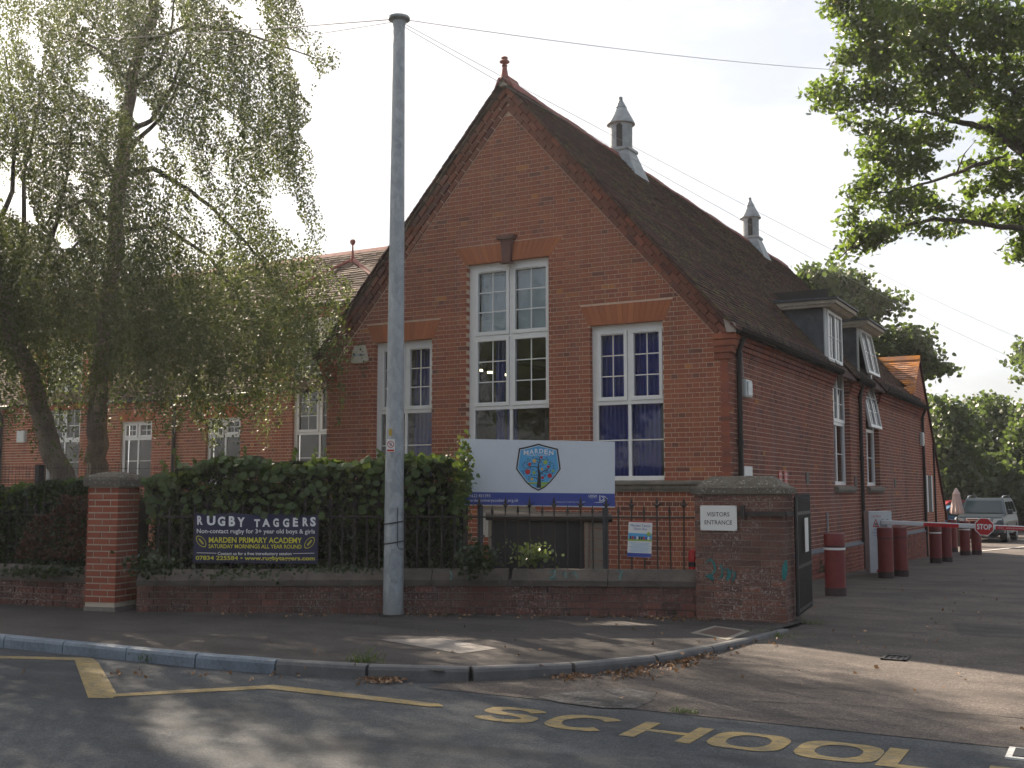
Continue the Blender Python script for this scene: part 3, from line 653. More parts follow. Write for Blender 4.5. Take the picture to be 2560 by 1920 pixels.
# ------------------------------------------------------------------ side wall facing the drive
SY0, SY1 = FY, 34.55; OPEN = [(23.2, 24.75), (26.45, 28.0)]
def side_iv(zc, z0, z1, lo=None):
    iv = [(SY0, SY1)]
    out = []
    if zc > 1.66:
        p = SY0
        for a, c in OPEN: out.append((p, a)); p = c
        out.append((p, SY1)); return out
    return iv
b = MB()
def scol(y0, y1, z0, z1): b.box(XR-.33, XR-.007, y0, y1, z0, z1)
for y0, y1 in ((SY0+.006, 23.2-.005), (24.755, 26.445), (28.005, SY1)): scol(y0, y1, -.8, 4.1)
for a, c in OPEN: scol(a-.005, c+.005, -.8, 1.62)
sw = b.build('side_wall', MORTAR, sch)
SP = Pieces('brick', 'bricks', BR_SIDE, 0)
# nearest part of the side wall shares the limit of 300 with the front: both lists are finished together
class Two(Pieces): pass
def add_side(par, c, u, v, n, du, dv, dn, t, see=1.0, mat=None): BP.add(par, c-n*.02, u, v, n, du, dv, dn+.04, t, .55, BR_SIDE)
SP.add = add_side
courses(SP, sw, Vector((XR, 0, 0)), Y, X, 44, .0765, side_iv, z0=.37, jit=.003)
courses(SP, sw, Vector((XR, 0, 0)), Y, X, 14, .0765, lambda zc, z0, z1: [(SY0, SY1)], z0=.37-14*.0765, out=.055, depth=.06, jit=.003)
for k, (z_, o_) in enumerate(((3.66, .03), (3.737, .055), (3.814, .085), (3.89, .115))):       # corbelled eaves courses
    for a, c in ((SY0-.03, 23.2), (24.75, 26.45), (28.0, SY1)):
        courses(SP, sw, Vector((XR, 0, 0)), Y, X, 1, .0765, lambda zc, z0, z1, a=a, c=c: [(a, c)], z0=z_, out=o_, depth=o_+.1, bl=.235 if k % 2 else .118)
BP.finish()
b = MB(); b.prism([(XR, SY0-.02, .355), (XR+.062, SY0-.02, .355), (XR+.062, SY0-.02, .375), (XR, SY0-.02, .44)], (0, SY1-SY0+.02, 0)); b.build('plinth_capping', M('blue_grey_brick', (.12, .125, .14), .8, .3, 6, bump=.3), sch)
for a, c in OPEN:
    m = MB(); m.prism([(XR-.1, a-.12, 1.50), (XR+.05, a-.12, 1.50), (XR+.09, a-.12, 1.56), (XR+.09, a-.12, 1.62), (XR-.1, a-.12, 1.66)], (0, c-a+.24, 0)); m.build('sill', STONE, sch)
for y_, z_ in ((20.9, 1.78), (25.15, 1.75), (29.95, 1.74), (22.3, .1)):
    m = MB(); m.box(XR-.02, XR+.012, y_-.11, y_+.11, z_-.11, z_+.11)
    m.build('air_brick', BLACKP, sch)
# roof -----------------------------------------------------------------
RZ = 8.62; EX = -5.06; SL = 1.15; nrmR = Vector((SL, 0, 1)).normalized(); upR = Vector((-1, 0, SL)).normalized()
ZE = RZ-SL*(EX-CX)
YF = FY-.16
b = MB(); th = .035
b.prism([(CX, YF+.06, RZ-.02), (EX, YF+.06, ZE-.02), (EX, YF+.06, ZE-.02-th), (CX, YF+.06, RZ-.02-th*1.5)], (0, YB-YF-.06, 0))
b.prism([(CX, YF+.06, RZ-.02), (2*CX-EX, YF+.06, ZE-.02), (2*CX-EX, YF+.06, ZE-.02-th), (CX, YF+.06, RZ-.02-th*1.5)], (0, YB-YF-.06, 0))
roof = b.build('roof', TILE, sch)
TP = Pieces('roof_tile', 'roof_tiles', TILE_M, 300)
def tiles(P, par, o, u, up, n, length, U0, U1, gauge=.1, tw=.166, inside=None, tilt=.15, mat=None, see=1.0):
    rows = int(length/gauge)
    for r in range(rows):
        off = (tw/2 if r % 2 else 0)+random.uniform(-.01, .01); k0 = math.floor((U0-off)/tw); k = k0
        sag = .004*math.sin(r*.7); rt = random.gauss(0, .09)
        while off+k*tw < U1:
            a = max(U0, off+k*tw); c = min(U1, off+(k+1)*tw-.004); k += 1
            if c-a < .03: continue
            ctr = o+u*((a+c)/2)+up*(r*gauge+gauge*.6)
            if inside and not inside(ctr): continue
            j = random.uniform(-.004, .005); tl = tilt+random.uniform(-.02, .035); v2 = (up-n*tl).normalized(); n2 = (n+up*tl).normalized()
            P.add(par, ctr+n*(.014+j+sag+.004), u, v2, n2, c-a, gauge*1.35, .018, min(1, max(0, random.gauss(.5+rt, .17))), see, mat)
def in_roof(p):
    for a, c in ((23.0, 24.95), (26.25, 28.2)):
        if a+.05 < p.y < c-.05 and p.z < 5.42 and p.x > -6.4: return False
    return True
oR_ = Vector((EX, 0, ZE)); slen = math.hypot(CX-EX, RZ-ZE)
tiles(TP, roof, oR_, Y, upR, nrmR, slen-.05, YF-.03, YB, inside=in_roof)
nL = Vector((-SL, 0, 1)).normalized(); upL = Vector((1, 0, SL)).normalized()
for r in range(60):       # the far slope shows only its ragged verge edge
    c = Vector((2*CX-EX, YF+.02, ZE))+upL*(r*.103+.06)+nL*(.01+random.uniform(-.003, .006)); v2 = (upL-nL*.1).normalized()
    TP.add(roof, c, Y, v2, (nL+upL*.1).normalized(), .17, .135, .013, random.random(), .2, TILE)
tiles(TP, roof, Vector((2*CX-EX, 0, ZE)), Y, upL, nL, slen-.05, YF+.11, YF+1.3, mat=TILE, see=.1)
TP.finish()
# ridge tiles
for k in range(int((YB-YF)/.3)):
    y0 = YF-.03+k*.3; m = MB(); dz = .012*math.sin(k*.9)-.02*math.sin(max(0, (y0-FY)/18.2)*math.pi)
    a = .13; m.prism([(CX-a, y0, RZ-a*SL+.03+dz), (CX-.05, y0, RZ+.035+dz), (CX, y0, RZ+.055+dz), (CX+.05, y0, RZ+.035+dz), (CX+a, y0, RZ-a*SL+.03+dz), (CX, y0, RZ-.04+dz)], (0, .29, 0), random.random()); m.build('ridge_tile', M('red_ridge_tile', (.24, .085, .07), .85, .35, 5, bump=.3), roof, origin=(CX, y0, RZ))
# brick verge: three corbelled rows each side following the slope
VB = Pieces('verge_brick', 'verge_bricks', brick_mat('verge_red_brick', [(0, (.12, .05, .042)), (.5, (.20, .072, .05)), (1, (.29, .10, .06))], .4), 300)
rh = .097
for sgn in (1, -1):
    d = Vector((-sgn, 0, 1.14)).normalized(); nn = Vector((sgn*1.14, 0, 1)).normalized()
    for row in range(3):
        base = Vector((CX, FY, 8.11+.01))+nn*(row*rh+rh/2); outw = .035+.03*row; Lr = 5.45+.10*row; k = 0; s = -1.14*(row*rh+rh/2)-(.11 if row == 1 else 0)
        while s < Lr:
            bl = .225; c = base-d*(s+bl/2+(.0 if row != 1 else .11))
            if c.z > 3.92: VB.add(fw, Vector((c.x, FY-outw+.09+(.0015 if sgn < 0 else 0), c.z)), d, nn, Vector((0, -1, 0)), bl-.017, rh-.013, .18, min(1, max(0, random.gauss(.5, .2))))
            s += bl
    # mortar bed behind and under the verge rows
    b = MB(); A = Vector((CX, FY-.01, 8.11)); pts = [A, A-d*5.6, A-d*5.6+nn*(3*rh+.02), A+nn*(3*rh+.02)*1.0]
    b.prism(pts, (0, .2, 0)); b.build('verge_bed', MORTAR, sch)
    b = MB(); A = Vector((CX, FY-.14, 8.11))+nn*(3*rh+.005)
    for k in range(54):
        c = A-d*(.05+k*.103)+nn*.018; v2 = (d-nn*.0)
        b.obox(c+Vector((0, .07, 0)), d, nn, Vector((0, -1, 0)), .096, .032, .16, random.random())
    b.build('tile_undercloak', TILE_W, sch)
VB.finish()
# kneeler block, gutter, pipes
for sgn in (1, -1):
    m = MB(); kx = CX+sgn*(XR-CX)
    for k, (z0, o_) in enumerate(((3.56, .04), (3.66, .08), (3.76, .12), (3.86, .15))):
        m.box(min(kx-sgn*.22, kx+sgn*o_), max(kx-sgn*.22, kx+sgn*o_), FY-.02-o_*.55, FY+.1, z0, z0+.088, .3+.12*k)
    m.build('kneeler', BR, sch)
m = MB(); m.prism([(XR+.02, FY-.14, 3.95), (XR+.17, FY-.14, 3.95), (XR+.12, FY-.14, 4.10), (XR-.03, FY-.14, 4.16)], (0, .10, 0)); m.build('eaves_return', M('pale_render', (.36, .31, .27), .9, .2, 9), sch)
def gutter(y0, y1, par, x=XR+.20, z=3.99):
    m = MB(); pr = [(-.06, .03), (-.055, -.03), (-.02, -.065), (.03, -.065), (.065, -.03), (.07, .03), (.058, .03), (.052, -.02), (.025, -.05), (-.02, -.05), (-.048, -.02), (-.05, .03)]
    m.prism([(x+p, y0, z+q) for p, q in pr], (0, y1-y0, 0)); k = y0+.5
    m.build('gutter', M('matt_black_gutter', (.02, .017, .016), .95, .4, 9, spec=.1), par)
for a, c in ((FY-.12, 23.15), (24.75, 26.42), (28.0, 34.55)): gutter(a, c, sch)
def downpipe(x, y, z0, z1, par, swan=True, r=.042):
    m = MB(); pts = [(x+.20-.07, y, z1+.02), (x+.13, y, z1-.10), (x+.06, y, z1-.28), (x+.06, y, z0)] if swan else [(x+.06, y, z1), (x+.06, y, z0)]
    m.tube(pts, r, 10)
    for z_ in (z1-.33, (z0+z1)/2+.4, z0+.7): m.tube([(x+.06, y, z_-.035), (x+.06, y, z_+.035)], r*1.28, 10)
    m.build('downpipe', PIPE, par, smooth=True)
downpipe(XR, 16.62, -.2, 3.98, sch); downpipe(XR, 25.6, -.25, 3.98, sch); downpipe(XR, 34.42, -.4, 3.98, sch)
m = MB(); m.tube([(XR+.03, 22.3, .35), (XR+.03, 22.3, 1.12)], .018, 8); m.build('conduit', GALV, sch); m = MB(); m.tube([(XR+.03, 16.95, 3.27), (XR+.03, 16.87, 3.7), (XR+.06, 16.8, 3.95)], .009, 6); m.build('conduit', GALV, sch)
m = MB(); m.box(XR, XR+.16, 25.95, 26.25, .25, .72); m.tube([(XR+.12, 26.1, .25), (XR+.13, 26.1, -.18)], .05, 8); m.tube([(XR+.1, 26.1, .6), (XR+.22, 26.15, .45), (XR+.24, 26.2, -.18)], .022, 8); m.build('drain_pipework', BLACKP, sch)
# snow guard along the gutter
for a, c in ((16.7, 23.15), (24.8, 26.4), (28.1, 34.3)):
    m = MB(); x, z = EX-.02, ZE+.14; y_ = a
    while y_ < c: m.tube([(XR+.26, y_, ZE-.10), (x, y_, z+.08)], .008, 4); y_ += .62+random.uniform(-.14, .1)
    for q in (.0, .05, .10): m.tube([(x+.02, a, z-.05+q), (x+.02, (a+c)/2, z-.05+q+.01), (x+.02, c, z-.05+q)], .004, 4)
    y_ = a
    while y_ < c: m.tube([(x+.02, y_, z-.05), (x+.02, y_+.03, z+.05)], .0025, 3); y_ += .10
    m.build('snow_guard', BLACKP, sch)
# dormers with the full-height side windows
def sashpair(par, y0, y1, z0, z1, tilt, nrow, X0):
    """a top-hung pair, hinged at z1, tilted outward by tilt degrees"""
    a = math.radians(tilt); vv = Vector((math.sin(a), 0, -math.cos(a))); nn = Vector((math.cos(a), 0, math.sin(a))); h = z1-z0; P0 = Vector((X0, 0, z1)); f = MB(); mid = (y0+y1)/2
    def bx(ya, yb, s0, s1, d0, d1, mb): mb.obox(P0+Y*((ya+yb)/2)+vv*((s0+s1)/2)+nn*((d0+d1)/2), Y, vv, nn, yb-ya, s1-s0, d1-d0)
    for ya, yb in ((y0, y0+.06), (mid-.035, mid+.035), (y1-.06, y1)): bx(ya, yb, 0, h, 0, .06, f)
    bx(y0+.06, mid-.035, 0, .06, 0, .06, f); bx(mid+.035, y1-.06, 0, .06, 0, .06, f); bx(y0+.06, mid-.035, h-.07, h, 0, .06, f); bx(mid+.035, y1-.06, h-.07, h, 0, .06, f)
    s = f.build('sash', WHITE, par)
    for ya, yb in ((y0+.06, mid-.035), (mid+.035, y1-.06)):
        g = MB(); g.face([P0+Y*ya+vv*.06+nn*.03, P0+Y*ya+vv*(h-.07)+nn*.03, P0+Y*yb+vv*(h-.07)+nn*.03, P0+Y*yb+vv*.06+nn*.03]); g.build('pane', GLASS, par)
        gb = MB(); ym_ = (ya+yb)/2; bx(ym_-.008, ym_+.008, .06, h-.07, .027, .039, gb)
        for k in range(1, nrow): s_ = .06+(h-.13)*k/nrow; bx(ya, yb, s_-.008, s_+.008, .028, .040, gb)
        gb.build('glazing_bar', WHITE, par)
for i, (a, c) in enumerate(OPEN):
    WX = XR-.12; m = MB(); T = .07
    for y0, y1 in ((a+.0, a+.09), (c-.14, c)): m.box(WX-.06, WX, y0, y1, 1.64, 5.40)
    m.box(WX-.06, WX+.004, a+.09, c-.14, 1.66, 1.74); m.box(WX-.06, WX+.02, a+.09, c-.14, 2.93, 3.0); m.box(WX-.06, WX+.004, a+.09, c-.14, 4.13, 4.27); m.box(WX-.06, WX+.004, a+.09, c-.14, 5.34, 5.40)
    m.box(WX-.05, WX-.006, (a+c-.05)/2-.03, (a+c-.05)/2+.03, 1.74, 2.93)
    win = m.build('window', WHITE, sch)
    for ya, yb in ((a+.09, (a+c-.05)/2-.03), ((a+c-.05)/2+.03, c-.14)):
        g = MB(); g.face([(WX-.03, ya, 1.74), (WX-.03, yb, 1.74), (WX-.03, yb, 2.93), (WX-.03, ya, 2.93)]); g.build('pane', GLASS, win)
        g = MB(); g.box(WX-.034, WX-.024, ya, yb, 2.32, 2.338); g.build('glazing_bar', WHITE, win)
    sashpair(win, a+.09, c-.14, 3.0, 4.13, 0 if i == 0 else 10, 3, WX-.02); sashpair(win, a+.09, c-.14, 4.27, 5.34, 0 if i == 0 else 10, 2, WX-.02)
    curtain_sheet(win, Vector((WX-.05, a, 0)), Y, X, .1, 1.4, 1.7, 5.3, d=.25, mat=M('grey_net', (.22, .21, .22), .9, .2, 3))
    m = MB()      # cheeks and lead roof
    for y0 in (c-.0, a-.06):
        m = MB(); m.prism([(WX-.03, y0, 3.95), (WX-.03, y0, 5.42), (CX+(RZ-5.42)/SL-.02, y0, 5.42), (WX-.031, y0, RZ-SL*(WX-CX)-.1)], (0, .06, 0)); ck = m.build('dormer_cheek', LEAD, sch)
    for (dy, dz) in ((.32, 5.12), (.95, 5.2), (.36, 4.62)):
        k = MB(); k.lathe([(.11, 0), (.12, .012), (.07, .02), (.035, .03), (.03, .012)], (0, 0, 0), 14)
        k.v = [(WX-dy+p[0], a-.06-p[2], dz+p[1]) for p in k.v]; k.build('lead_rose', LEAD, ck)
    m = MB(); x1 = CX+(RZ-5.5)/SL; m.box(x1-.25, XR+.16, a-.22, c+.26, 5.42, 5.50); m.prism([(x1-.3, a-.19, 5.42), (XR+.10, a-.19, 5.42), (XR+.02, a-.19, 5.36), (x1-.3, a-.19, 5.36)], (0, c-a+.42, 0)); dr = m.build('dormer_fascia', FASCIA, sch)
    m = MB(); xc = x1-.5; hp = [(XR+.20, a-.26), (XR+.20, c+.30), (xc, c+.30), (xc, a-.26)]
    base = [Vector((p, q, 5.503)) for p, q in hp]; up_ = [Vector((XR+.20, a-.26, 5.535)), Vector((XR+.20, c+.30, 5.535)), Vector((xc, c+.30, 5.57)), Vector((xc, a-.26, 5.57))]; rdg = [Vector((XR-.25, (a+c)/2, 5.575)), Vector((xc-.1, (a+c)/2, 5.60))]
    for p in range(4): m.face([base[p], base[(p+1) % 4], up_[(p+1) % 4], up_[p]])
    m.face([up_[0], up_[1], rdg[0]]); m.face([up_[1], up_[2], rdg[1], rdg[0]]); m.face([up_[3], up_[0], rdg[0], rdg[1]]); m.face([up_[2], up_[3], rdg[1]]); m.build('dormer_roof', LEAD, sch)
    m = MB(); m.prism([(WX-.02, a+.02, 3.98), (XR+.12, a+.02, 3.93), (XR+.12, a+.02, 3.96), (WX-.02, a+.02, 4.01)], (0, .01, 0))
# roof ventilators on the ridge
for yv in (21.25, 30.6):
    v = MB(); c = (CX, yv, 0)
    s0, s1 = .50, .25
    v.hexa([(CX-s0, yv-s0*.8, RZ-.55), (CX+s0, yv-s0*.8, RZ-.55), (CX+s0, yv+s0*.8, RZ-.55), (CX-s0, yv+s0*.8, RZ-.55), (CX-s1, yv-s1, RZ+.10), (CX+s1, yv-s1, RZ+.10), (CX+s1, yv+s1, RZ+.10), (CX-s1, yv+s1, RZ+.10)])
    vb = v.build('roof_ventilator', ZINC, sch)
    m = MB(); m.box(CX-.28, CX+.28, yv-.28, yv+.28, RZ+.10, RZ+.16); m.build('ventilator_collar', ZINC, vb)
    m = MB(); dk = MB()
    for k in range(24):
        g0, g1 = 2*math.pi*k/24, 2*math.pi*(k+1)/24; r = .245; solid = (k % 6) >= 2
        p0, p1 = (CX+r*math.cos(g0), yv+r*math.sin(g0)), (CX+r*math.cos(g1), yv+r*math.sin(g1)); zb, zt = RZ+.16, RZ+.74
        if solid: m.face([(*p0, zb), (*p1, zb), (*p1, zt), (*p0, zt)])
        else: zo = zt-.10+(.05 if k % 6 == 0 else .05); m.face([(*p0, zo-(.05 if k % 6 == 0 else 0)), (*p1, zo-(.05 if k % 6 == 1 else 0)), (*p1, zt), (*p0, zt)])
    m.build('ventilator_drum', ZINC, vb, smooth=True); dk.lathe([(.20, RZ+.16), (.20, RZ+.72)], (CX, yv, 0), 16); dk.build('ventilator_core', BLACKP, vb)
    m = MB(); m.lathe([(.235, RZ+.70), (.305, RZ+.715), (.305, RZ+.735), (.22, RZ+.90), (.125, RZ+1.08), (.135, RZ+1.085), (.04, RZ+1.27), (.045, RZ+1.28), (.04, RZ+1.33), (.0, RZ+1.335)], (CX, yv, 0), 20); m.build('ventilator_cap', ZINC, vb, smooth=True)
# terracotta finial
TERRA = M('red_terracotta', (.27, .08, .065), .75, .3, 9, bump=.2)
m = MB(); fy = YF+.03
m.lathe([(0.085, RZ+0.022), (0.064, RZ+0.089), (0.043, RZ+0.237), (0.038, RZ+0.252), (0.053, RZ+0.263), (0.051, RZ+0.277), (0.030, RZ+0.289), (0.038, RZ+0.303), (0.085, RZ+0.329), (0.089, RZ+0.344), (0.060, RZ+0.370), (0.038, RZ+0.385), (0.058, RZ+0.400), (0.060, RZ+0.414), (0.034, RZ+0.433), (0.000, RZ+0.444)], (CX, fy, 0), 16)
m.prism([(CX-.20, fy-.05, RZ-.17), (CX-.10, fy-.05, RZ+.06), (CX+.10, fy-.05, RZ+.06), (CX+.20, fy-.05, RZ-.17), (CX, fy-.05, RZ+.05)], (0, .35, 0)); m.build('finial', TERRA, sch, smooth=True)
m = MB(); m.prism([(CX-.075, fy-.06, RZ-.10), (CX+.075, fy-.06, RZ-.10), (CX, fy-.06, RZ+.03)], (0, .05, 0)); m.build('apex_mortar', M('pale_mortar_fillet', (.42, .37, .30), .9, .2, 9), sch)
print('school done')
# ================================================================== THE LONG WING ON THE LEFT
WY = 21.5
wing = thing('school_wing', 'long low brick wing with sunbleached tiled roof standing behind the birch trees', 'school wing', (-22, WY, 0))
WP = Pieces('brick', 'bricks', BR, 90)
wwin = [(-24.30, -23.10, 1.73, 3.44, 3.74), (-21.11, -19.91, 1.73, 3.44, 3.74), (-18.20, -16.60, 1.73, 5.46, 5.83), (-27.42, -25.95, 1.73, 5.46, 5.80), (-31.6, -30.4, 1.73, 3.44, 3.74)]
def wing_iv(zc, z0, z1):
    iv = [(-36, XL-.3)] if zc < 4.02 else [(-19.3, -14.2), (-28.6, -24.8)]
    for x0, x1, zs, zh, za in wwin:
        lo, hi = None, None
        if zs-.02 < zc < zh: lo, hi = x0, x1
        elif zh <= zc < za: f = (zc-zh)/(za-zh); lo, hi = x0-.12*f, x1+.12*f
        if lo is not None:
            out = []
            for a, c in iv:
                if hi <= a or lo >= c: out.append((a, c)); continue
                if lo > a: out.append((a, lo))
                if hi < c: out.append((hi, c))
            iv = out
    return iv
b = MB(); xs = [-36]+[v for w_ in sorted(wwin) for v in (w_[0], w_[1])]+[XL-.1]; ws = sorted(wwin)
for i in range(len(xs)-1):
    x0, x1 = xs[i], xs[i+1]
    if i % 2 == 0: b.box(x0, x1, WY+.007, WY+.3, -.3, 4.03)
    else:
        b.box(x0, x1, WY+.007, WY+.3, -.3, 1.70)
        if ws[i//2][3] < 4: b.box(x0, x1, WY+.007, WY+.3, ws[i//2][3], 4.03)
for x0, x1, p, q in ((-19.3, -14.2, -18.2, -16.6), (-28.6, -24.8, -27.42, -25.95)):
    b.box(x0, p, WY+.008, WY+.3, 4.02, 6.12); b.box(q, x1, WY+.008, WY+.3, 4.02, 6.12); b.box(p, q, WY+.008, WY+.3, 5.46, 6.12)
ww = b.build('wing_wall', MORTAR, wing)
courses(WP, ww, Vector((0, WY, 0)), X, -Y, 80, .0765, wing_iv, z0=.0, jit=.002); WP.finish()
m = MB(); m.prism([(-36, WY-.06, 3.86), (-19.3, WY-.06, 3.86), (-19.3, WY-.06, 4.02), (-36, WY-.06, 4.02)], (0, .1, 0)); m.build('eaves_band', BR, wing)
for x0, x1, zs, zh, za in wwin:
    mat_ = BR_ARCH if zh < 4 else WHITE_OLD
    m = MB(); m.prism([(x0-.02, WY+.02, zh+.002), (x1+.02, WY+.02, zh+.002), (x1+.14, WY+.02, za), (x0-.14, WY+.02, za)], (0, -.045, 0)); m.build('lintel', mat_, wing)
    o_ = Vector((x0, WY+.14, 0))
    if zh < 4: window(wing, o_, X, -Y, x1-x0, [(1.78, 2.93, 'fixed', 1, 2), (2.99, 3.39, 'sash', 2, 2)])
    else: window(wing, o_, X, -Y, x1-x0, [(1.78, 2.93, 'fixed', 1, 2), (2.99, 4.15, 'sash', 2, 3), (4.21, 5.40, 'sash', 2, 3)])
    m = MB(); m.face([(x0, WY+.32, 1.7), (x1, WY+.32, 1.7), (x1, WY+.32, zh), (x0, WY+.32, zh)]); m.build('window_backing', DARKIN, wing)  # dark interior-coloured sheet closing the opening behind the panes
wsl = (8.40-4.06)/(25.2-21.28); nW = Vector((0, -wsl, 1)).normalized(); uW = Vector((0, 1, wsl)).normalized()
b = MB(); b.prism([(-36.5, 21.28, 4.04), (-36.5, 25.2, 8.38), (-36.5, 29.1, 4.04)], (36.5-12.6, 0, 0)); wr = b.build('wing_roof', TILE_W, wing)
WT = Pieces('roof_tile', 'roof_tiles', TILE_W, 60)
def in_wing(p):
    for xc in (-17.15, -26.7):
        if abs(p.x-xc) < 1.95-(p.z-6.1)*.9 and 6.0 < p.z or abs(p.x-xc) < 1.9 and p.z <= 6.05: return False
    return True
tiles(WT, wr, Vector((0, 21.28, 4.06)), X, uW, nW, 5.8, -36.4, -12.9, gauge=.1, inside=in_wing, tilt=.17, mat=TILE_W)
def hiproof(xc, y0, hw, ze, za, ya):
    A = [(xc-hw, y0, ze), (xc+hw, y0, ze), (xc+hw, 24.2, ze), (xc-hw, 24.2, ze)]; ap = Vector((xc, ya, za)); rb = Vector((xc, 24.0, za))
    m = MB(); m.face([A[0], A[1], ap]); m.face([A[1], A[2], rb, ap]); m.face([A[0], ap, rb, A[3]]); m.face([A[0], A[3], A[2], A[1]]); hr = m.build('hipped_roof', TILE_W, wing)
    n = (Vector(A[1])-Vector(A[0])).cross(ap-Vector(A[0])).normalized(); up = n.cross(X).normalized()*-1
    if up.z < 0: up = -up
    L_ = (ap-Vector((xc, y0, ze))).length
    def ins(p): f = (p-Vector((xc, y0, ze))).dot(up)/L_; return abs(p.x-xc) < hw*(1-f)+.03
    if n.z < 0: n = -n
    tiles(WT, hr, Vector((0, y0, ze)), X, up, n, L_, xc-hw, xc+hw, gauge=.1, inside=ins, tilt=.17, mat=TILE_W)
    for sg in (-1, 1):
        k_ = MB(); k_.tube([(xc+sg*hw, y0, ze+.03), (xc+sg*.04, ya, za+.03)], .055, 6); k_.build('hip_tile', TERRA, hr)
    k_ = MB(); k_.lathe([(.10, -.05), (.05, .10), (.025, .28), (.02, .42), (.06, .46), (.075, .51), (.06, .56), (0, .585)], tuple(ap), 12); k_.build('finial', TERRA, hr, smooth=True)
    m = MB(); m.tube([(xc-hw, y0-.03, ze-.04), (xc+hw, y0-.03, ze-.04)], .06, 8); m.build('gutter', PIPE, wing)
hiproof(-17.15, 21.25, 2.2, 6.15, 7.42, 22.5); hiproof(-26.7, 21.25, 2.1, 6.15, 7.42, 22.5); WT.finish()
for k in range(78): 
    m = MB(); x0 = -36.3+k*.3; m.prism([(x0, 25.2-.13, 8.31), (x0, 25.2, 8.44), (x0, 25.2+.13, 8.31)], (.29, 0, 0)); m.build('ridge_tile', MATS['red_ridge_tile'], wr, origin=(x0, 25.2, 8.35))
m = MB(); m.tube([(-36.3, 21.22, 3.98), (-28.7, 21.22, 3.98)], .06, 8); m.build('gutter', PIPE, wing)
m = MB(); m.tube([(-24.7, 21.22, 3.98), (-19.4, 21.22, 3.98)], .06, 8); m.build('gutter', PIPE, wing)
for x in (-22.2, -29.3): 
    m = MB(); m.tube([(x, WY-.2, 3.95), (x, WY-.07, 3.7), (x, WY-.07, .0)], .05, 8); m.build('downpipe', PIPE, wing)
# ================================================================== REAR GABLE (orange tiles)
rear = thing('rear_extension', 'low rear brick gable with orange lichened tiles at the end of the side wall', 'extension', (XR, 36, -.4))
m = MB(); m.prism([(XR-3, 34.6, -.9), (XR-3, 38.7, -.9), (XR-3, 38.7, .9), (XR-3, 34.6, 5.32)], (3.0, 0, 0)); rw_ = m.build('gable_wall', WALLSH, rear)
m = MB(); m.prism([(XR-.2, 33.2, 4.28), (XR-.2, 34.6, 4.28), (XR-.2, 34.6, 5.30), (XR-.2, 34.45, 5.42)], (.2, 0, 0)); m.build('gable_peak', WALLSH, rear)
m = MB(); m.prism([(XR-3, 34.45, 5.38), (XR-3, 38.95, .58), (XR-3, 38.95, .68), (XR-3, 34.45, 5.50)], (3.06, 0, 0)); m.build('rear_roof_slope', TILE, rear)
m = MB(); A = [Vector((XR+.05, 34.45, 5.47)), Vector((XR+.05, 33.12, 4.30)), Vector((-6.40, 34.45, 5.47))]; m.face([A[1], A[0], A[2]]); ro = m.build('lichened_roof', TILE_O, rear)
n = (A[0]-A[1]).cross(A[2]-A[1]).normalized(); n = n if n.z > 0 else -n; up = (A[0]-Vector((XR+.05, 33.12, 4.30))).normalized(); OT = Pieces('roof_tile', 'roof_tiles', TILE_O, 130)
tiles(OT, ro, Vector((0, 33.12, 4.30)), X, up, n, 1.78, -6.4, XR+.06, gauge=.10, inside=lambda p: p.x > XR+.05-1.17*((p.z-4.30)/1.17)-.05, tilt=.14, mat=TILE_O); OT.finish()
m = MB(); m.prism([(-6.5, 34.32, 5.42), (-6.5, 34.45, 5.56), (-6.5, 34.58, 5.42)], (XR+6.55, 0, 0)); m.build('ridge_capping', TILE_O, rear)
for y0 in (35.05, 35.95):
    m = MB(); m.box(XR, XR+.03, y0, y0+.16, .9, 2.0); m.build('window_frame', WHITE, rear)
m = MB(); m.box(XR, XR+.015, 35.21, 35.95, .9, 2.0); m.build('window_panel', PIPE, rear)
m = MB(); m.tube([(XR+.03, 36.6, -.4), (XR+.03, 36.6, 3.0)], .03, 6); m.build('waste_pipe', PIPE, rear)
# ================================================================== BOUNDARY WALL, PILLARS, RAILINGS
def wall_run(th_, pts, heights, npieces, seed):
    random.seed(seed); P = Pieces('brick', 'bricks', BR_OLD, 300)
    for (a, ha), (c, hc) in zip(zip(pts, heights), zip(pts[1:], heights[1:])):
        a, c = Vector((*a, 0)), Vector((*c, 0)); d = (c-a); L_ = d.length; d.normalize(); nn = Vector((d.y, -d.x, 0)); h = (ha+hc)/2
        m = MB(); m.hexa([a-nn*.015-Z*.2, c-nn*.015-Z*.2, c-nn*.33-Z*.2, a-nn*.33-Z*.2, a-nn*.015+Z*(ha-.14), c-nn*.015+Z*(hc-.14), c-nn*.33+Z*(hc-.14), a-nn*.33+Z*(ha-.14)]); core = m.build('wall_core', MORTAR_D, th_)
        rows = 5; cs = (h-.195)/4.0
        courses(P, core, a, d, nn, rows, cs, lambda zc, z0, z1: [(0, L_)], z0=-cs+.0, bl=.235, joint=.013, jit=.009, depth=.11)
        k = 0.0
        while k < L_-.05:                               # coping stones
            ln = min(random.uniform(.9, 1.25), L_-k); q0 = a+d*(k+.003); q1 = a+d*(k+ln-.003); f0 = ha+(hc-ha)*k/L_; f1 = ha+(hc-ha)*(k+ln)/L_; j = random.uniform(-.006, .006); g = MB()
            pr = [(.03, -.20), (.03, -.13), (-.10, 0), (-.26, 0), (-.37, -.12), (-.37, -.20)]
            A_ = [q0+nn*(o+j)+Z*(f0+z) for o, z in pr]; B_ = [q1+nn*(o+j)+Z*(f1+z) for o, z in pr]; g.face(list(reversed(A_))); g.face(B_)
            for i in range(6): g.face([A_[i], A_[(i+1) % 6], B_[(i+1) % 6], B_[i]])
            g.build('coping_stone', COPE, th_, origin=q0, bevel=.008); k += ln
    P.finish()
